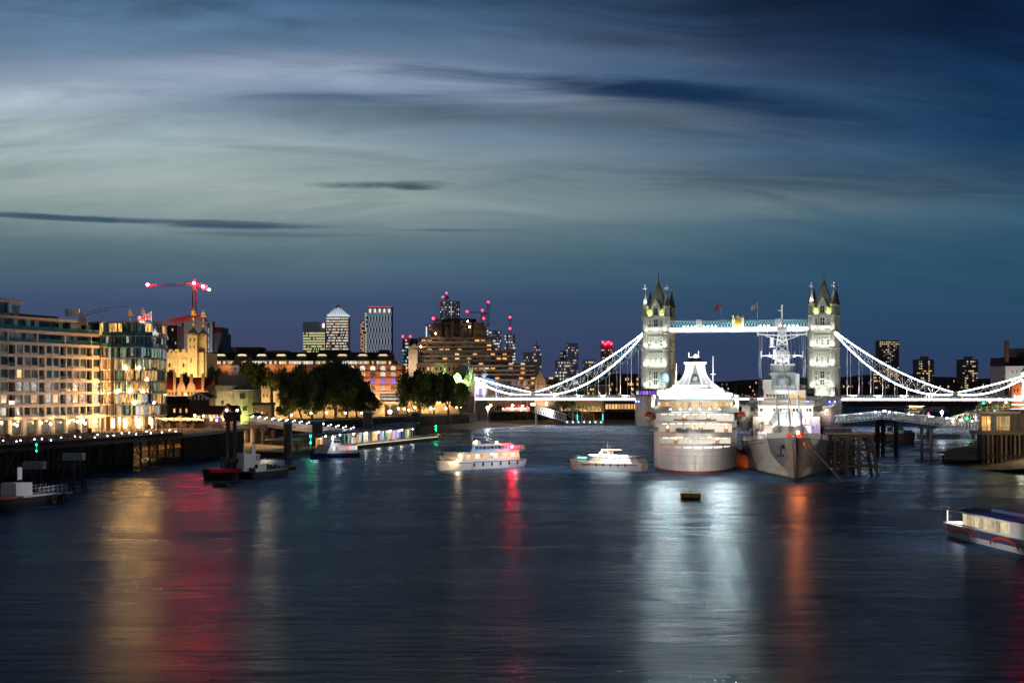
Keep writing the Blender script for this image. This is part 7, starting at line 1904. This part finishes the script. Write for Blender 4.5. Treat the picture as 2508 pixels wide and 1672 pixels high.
# cafe terrace with strings of bulbs and parasols
t = thing('string_lights', 'festoon of warm bulbs over the cafe terrace beside the glazed rounded end', 'string lights', (GX(385,500), 500, 6.4))
def tx_(px): return GX(px,500)-GX(385,500)
b = MB()
for (y, z0) in ((0,3.2),(4,3.0),(8,2.6)):
    for i in range(5): xa = tx_(385+i*20); xb = tx_(405+i*20); b.bar((xa,y,z0),(xb,y,z0),.04); b.bar((xa,y,0),(xa,y,z0+.3),.1)
b.build('wire_and_posts', 'dark_metal', t)
k = 0
for (y, z0) in ((0,3.2),(4,3.0),(8,2.6)):
    for i in range(30): k += 1; MB().ball((tx_(384+i*3.5), y, z0-.15-.25*abs(math.sin(i*.6))), .1, 5).build('bulb', 'bulb_string', t)
for i in range(4): lamp('POINT', t, (tx_(392+i*24), 3, 2.4), 480, (1.,.5,.18), .3)
b = MB(); g = random.Random(2)
for i in range(60): x = tx_(g.uniform(386,490)); y = g.uniform(0,9); b.box(x-.3,y-.3,0,x+.3,y+.3,g.uniform(.7,1.3))
tag(b.build('cafe_tables', 'dim_timber', None, (GX(385,500),500,6.4)), 'crowded cafe tables and chairs below the festoon of warm bulbs', 'cafe tables', kind='stuff')
for px, lab in ((443,'open white parasol on the cafe terrace lit by a small lamp'),(630,'dark open parasol beside the lamp strung gangway')):
    Y = 505 if px < 500 else 575; t = thing('parasol', lab, 'parasol', (GX(px,Y), Y, 6.4)); MB().tube((0,0,0),(0,0,3.4),.06,6).build('pole', 'white_paint', t)
    MB().lathe([(2.6 if px < 500 else 4,2.6),(1.4,3.2),(.1,3.7)], (0,0), 10).build('canopy', 'flag_pale' if px < 500 else 'dark_metal', t)
MB().ball((GX(441,500),499,9.3), .28, 8).build('spare', 'bulb_white', bpy.data.objects.get('string_lights')) if False else None
# ------------------------------------------------------------------ right hand gangways, dolphins, jetty
GA = Vector((GX(2012,440), 440, 8.6)); GB = Vector((GX(2162,462), 462, 9.9)); GC = Vector((GX(2408,402), 402, 8.1))
def footbridge(label, a, c, n, lamps_):
    t = thing('footbridge', label, 'footbridge', (a.x, a.y, 0)); p0 = Vector((0,0,a.z)); p1 = Vector((c.x-a.x, c.y-a.y, c.z))
    d = (p1-p0); sd_ = Vector((-d.y, d.x, 0)).normalized()*1.3
    MB().bar(p0, p1, 2.6, .3).build('walkway', 'dark_metal', t)
    b = MB()
    for s in (-1, 1):
        o = sd_*s
        for h in (0,.45,.9,1.35,1.8): b.bar(p0+o+Vector((0,0,h)), p1+o+Vector((0,0,h)), .07 if 0 < h < 1.8 else .16)
        for i in range(n+1):
            q = p0.lerp(p1, i/n)+o; b.bar(q, q+Vector((0,0,1.8)), .11)
            if i < n: q2 = p0.lerp(p1, (i+1)/n)+o; b.bar(q, q2+Vector((0,0,1.8)), .06)
    b.build('railing', 'white_paint', t)
    for f in lamps_: q = p0.lerp(p1, f)-sd_*1.0; MB().ball((q.x, q.y, q.z+1.95), .2, 6).build('lamp', 'bulb_white', t)
    for f in (.15,.4,.65,.9): q = p0.lerp(p1, f); lamp('POINT', t, (q.x, q.y-.2, q.z+2.6), 300, (.82,.9,1.), .3)
    return t
footbridge('sloping white railed footbridge from the grey warship up to the steel trestle', GA, GB, 16, (.55,.8,.97))
footbridge('level white railed footbridge from the steel trestle to the riverside jetty', GB, GC, 34, (.06,.13,.2,.34,.38,.55,.58,.72,.78,.86,.95))
def trestle(label, px, Y, zt, half, splay, m='timber', name='mooring_dolphin', cat='mooring dolphin', dy=3):
    t = thing(name, label, cat, (GX(px,Y), Y, 0)); xs = [-half+2*half*i/(3) for i in range(4)]
    for i, x in enumerate(xs):
        for y in (-dy, dy): xb = x+(splay if i == 3 else (-splay*.0)); MB().bar((xb,y,-2),(x,y,zt),.62,.62).build('leg', m, t)
    for z, k in ((zt-.4,0),(zt*.62,1),(zt*.22,1)):
        for y in (-dy-.4, dy): MB().bar((xs[0]-.4,y,z),(xs[-1]+.4+splay*(1-z/zt),y,z),.36,.42).build('waler', m, t)
    for i in range(3):
        for (z0, z1) in ((zt*.24,zt*.6),(zt*.64,zt-.6)):
            MB().bar((xs[i],-dy-.2,z0),(xs[i+1],-dy-.2,z1),.24).bar((xs[i+1],-dy-.25,z0),(xs[i],-dy-.25,z1),.24).build('brace', m, t)
    MB().box(xs[0]-.6,-dy-.8,zt,xs[-1]+.6,dy+.8,zt+.35).build('platform', 'dim_timber', t)
    return t
trestle('large black timber mooring dolphin with one splayed leg right of the warship bow', 2082, 362, 8.2, 3.7, 1.6)
trestle('black timber mooring dolphin close behind the first, hard against the warship', 2046, 400, 8.6, 2.6, .4)
t = thing('steel_trestle', 'narrow crossbraced steel trestle carrying the bend of the white footbridge', 'trestle', (GX(2172,464), 464, 0))
for x in (-2.4, -1.0, 2.4):
    for y in (-1.4, 1.4): MB().tube((x,y,-1),(x,y,9.4),.3,8).build('leg', 'dark_metal', t)
b = MB()
for z0, z1 in ((5.6,8.6),(2.,5.)): b.bar((-2.4,-1.6,z0),(2.4,-1.6,z1),.24).bar((2.4,-1.6,z0),(-2.4,-1.6,z1),.24)
for z in (1.2,2.6,5.3,8.9): b.bar((-2.4,-1.5,z),(2.4,-1.5,z),.26)
b.build('brace', 'dark_metal', t); MB().box(-3.4,-2,9.2,3.4,2,9.7).build('cap', 'dark_metal', t)
for px, lab in ((2258,'left one of two slender dark piles under the level white footbridge'),(2281,'right one of two slender dark piles under the level white footbridge')):
    Y = 424 if px < 2270 else 418
    t = thing('pile', lab, 'pile', (GX(px,Y), Y, 0)); MB().tube((0,0,-1.5),(0,0,8.3),.36,10).build('shaft', 'dark_metal', t); MB().box(-.9,-.9,8.1,.9,.9,8.5).build('cap', 'dark_metal', t)
# jetty with riverside pavilion
t = thing('jetty_pavilion', 'riverside jetty on heavy timber piles with warm lit glass pavilion and roof terrace', 'jetty', (GX(2403,398), 398, 0), R(-4))
MB().box(0,-1,7.2,40,14,7.9).build('deck', 'dim_timber', t)
for i in range(26):
    x = .4+i*.98; MB().bar((x,-1.0,-1),(x,-1.0,7.2),.42,.42).build('pile', 'timber' if i % 3 == 0 else 'dim_timber', t)
    if i % 3 == 1: MB().bar((x,4.0,-1),(x,4.0,7.2),.5,.5).build('pile', 'timber', t)
MB().box(.2,5.5,-1,28,5.9,7.2).build('sheet_wall', 'timber', t)
MB().box(-.2,-1.5,2.2,28,-1.3,2.7).build('waler', 'timber', t)
pv = MB().box(.6,3,7.9,28,12,11.9).build('pavilion', 'brown_concrete', t)
for i, (x0, x1, m) in enumerate(((.7,1.7,'w_gold'),(1.9,2.6,'w_gold'),(2.9,3.9,'w_dim'),(4.0,4.4,'w_gold'),(4.6,6.9,'w_warm'))): ubox('window', m, pv, x0, 2.8, 8.1, x1, 2.98, 11.3)
MB().box(-1.0,1.5,11.9,9.0,13,12.4).build('roof_terrace', 'concrete', pv)
b = MB(); railpath(b, (-.8,1.7,12.4), (8.8,1.7,12.4), (0,0), (.5,1.0), 8); railpath(b, (9,1.7,12.0), (16,1.7,8.8), (0,0), (.5,1.0), 7); b.build('railing', 'pale_metal', pv)
b = MB(); g = random.Random(8)
for i in range(60): x = g.uniform(-.4,7.6); z = 12.5+g.uniform(0,1.9); b.ball((x,g.uniform(2.4,5),z),g.uniform(.18,.45),5)
b.build('terrace_plants', 'leaf_lit', pv)
for x, z, m in ((1.0,14.2,'bulb_green'),(2.4,14.6,'bulb_warm'),(4.6,15.2,'bulb_warm'),(6.0,14.4,'bulb_warm'),(10,13.2,'bulb_white')): MB().ball((x,2.6,z),.18,6).build('lamp', m, pv)
b = MB(); railpath(b, (0,-.9,7.9), (28,-.9,7.9), (0,0), (.4,.8,1.1), 26); 
for i in range(50): b.bar((7.4+i*.4,-.9,7.9),(7.9+i*.4,-.9,9.0),.05)
b.build('railing', 'dim_timber', t)
lamp('POINT', t, (3,-1.5,10), 220, (1.,.72,.35), .5); lamp('POINT', t, (9,-2.5,10), 80, (1.,.72,.4), .5); lamp('POINT', t, (7,-9,5), 900, (1.,.7,.42), .5)
lamp('POINT', t, (5,1,14.5), 260, (1.,.8,.4), .3)
# fallen mooring posts on the spit
t = thing('mooring_post', 'short leaning timber post on the tip of the right foreshore spit', 'post', (GX(2312,425), 425, 0)); MB().tube((0,0,-.5),(-.3,0,1.6),.22,6).build('shaft', 'timber', t); MB().bar((-7,0,.3),(8,1,.5),.3).build('beam', 'timber', t)
# moored workboats behind the footbridge
t, L = boat('moored_barge', 'brown moored workboat with blue cover seen behind the steel trestle', 'boat', (GX(2233,590), 588), (GX(2180,590), 600), 6, 2.6, 'dim_timber', sheer=1.)
cabin(t, 'cabin', -3.6, .6, 3.6, 2.6, 5.2, 'navy_light', .5, ['glass'], 3); MB().box(.8,-2,2.6,4.6,2,4.0).build('cover', 'light_blue', t); lamp('POINT', t, (0,-7,6), 260, (1.,.75,.5), .5)
t, L = boat('moored_barge', 'low black moored barge with yellow post left of the steel trestle', 'boat', (GX(2108,610), 606), (GX(2176,610), 612), 5, 1.8, 'black', sheer=.4)
MB().tube((0,0,1.8),(0,0,5.6),.16,6).build('mast', 'yellow', t); MB().box(-3,-1.5,1.8,2,1.5,2.8).build('hatch', 'dark_metal', t)
# far pier with truss gangway beyond the footbridge, right
A_ = W(2320, 1012, 640); B_ = W(2462, 985, 640)
t = thing('truss_gangway', 'dim truss gangway with coloured lamps rising to the quay behind the level footbridge', 'gangway', (A_.x, A_.y, 0))
a = Vector((0,0,2.2+2.)); c = Vector((B_.x-A_.x, 6, 9.6)); b = MB()
for sy in (-1.2, 1.2):
    o = Vector((0,sy,0)); u = Vector((0,sy,2.9)); b.bar(a+o, c+o, .32); b.bar(a+u, c+u, .32); n = 9
    for i in range(n): p0, p1 = a.lerp(c, i/n), a.lerp(c, (i+1)/n); b.bar(p0+o, p0.lerp(p1,.5)+u, .2); b.bar(p0.lerp(p1,.5)+u, p1+o, .2)
b.build('truss', 'white_paint', t)
for i, m in enumerate(('bulb_warm','bulb_warm','bulb_green','bulb_white','bulb_warm','bulb_warm','bulb_green','bulb_white')): q = a.lerp(c, .08+i*.12); MB().ball((q.x,-1.5,q.z+1.2),.26,6).build('lamp', m, t)
lamp('POINT', t, (6,-5,9), 900, (1.,.8,.6), .4)
MB().box(-10,-3,-.4,4,4,1.4).build('pontoon', 'dark_metal', t); MB().tube((9,-1,-1),(9,-1,9),.7,10).build('pile', 'dark_metal', t); MB().tube((-9,1,-1),(-9,1,10),.6,10).build('pile', 'dark_metal', t)
t = thing('street_lamp', 'brilliant white lamp on the pontoon at the foot of the far right truss gangway', 'street lamp', (GX(2307,630), 630, 1.4)); MB().tube((0,0,0),(0,0,7.2),.12,6).build('post', 'grey_metal', t); MB().ball((0,0,GZ(1009,630)-1.4),.55,10).build('lamp', 'bulb_star', t); lamp('POINT', t, (0,-1,7), 800, (.95,.97,1.), .4)
t = thing('navigation_light', 'red lamp on a dark post left of the brilliant white pontoon lamp', 'navigation light', (GX(2273,630), 630, 0)); MB().tube((0,0,-1),(0,0,9.5),.5,8).build('post', 'dark_metal', t); MB().ball((0,-.7,GZ(1013,630)),.34,8).build('lamp', 'bulb_red', t)
t = thing('quay_terrace', 'dark quay terrace with two violet white light strips beneath the deck at the right edge', 'building', (GX(2462,700), 700, 0), R(-6))
MB().box(0,0,5.5,40,10,9.8).build('wall', 'dark_brick', t); MB().box(0,-.6,11.6,40,10,12.0).build('roof', 'dark_metal', t)
MB().box(0,-.75,11.5,40,-.62,11.75).build('light_strip', 'led_violet', t); MB().box(2,-.2,9.8,40,-.05,10.0).build('light_strip', 'led_violet', t)
# river traffic beyond the bridge
for i, (px, Y, lab) in enumerate(((2242,1500,'brightly lit small boat far beyond the bridge under the right deck'),(2296,1450,'small dark boat beyond the bridge, right of the brightly lit one'))):
    t, L = boat('far_boat', lab, 'boat', (GX(px,Y)-9, Y), (GX(px,Y)+9, Y), 5, 1.8, 'white_paint'); cabin(t, 'cabin', -6, 5, 4, 1.8, 4.2, 'white_paint', .6, ['w_gold'] if i == 0 else ['w_dim'], 6)
    if i == 0: MB().box(-7,-2.3,4.2,6,-2.1,4.6).box(-7,2.1,4.2,6,2.3,4.6).build('light_strip', 'bulb_warm', t)
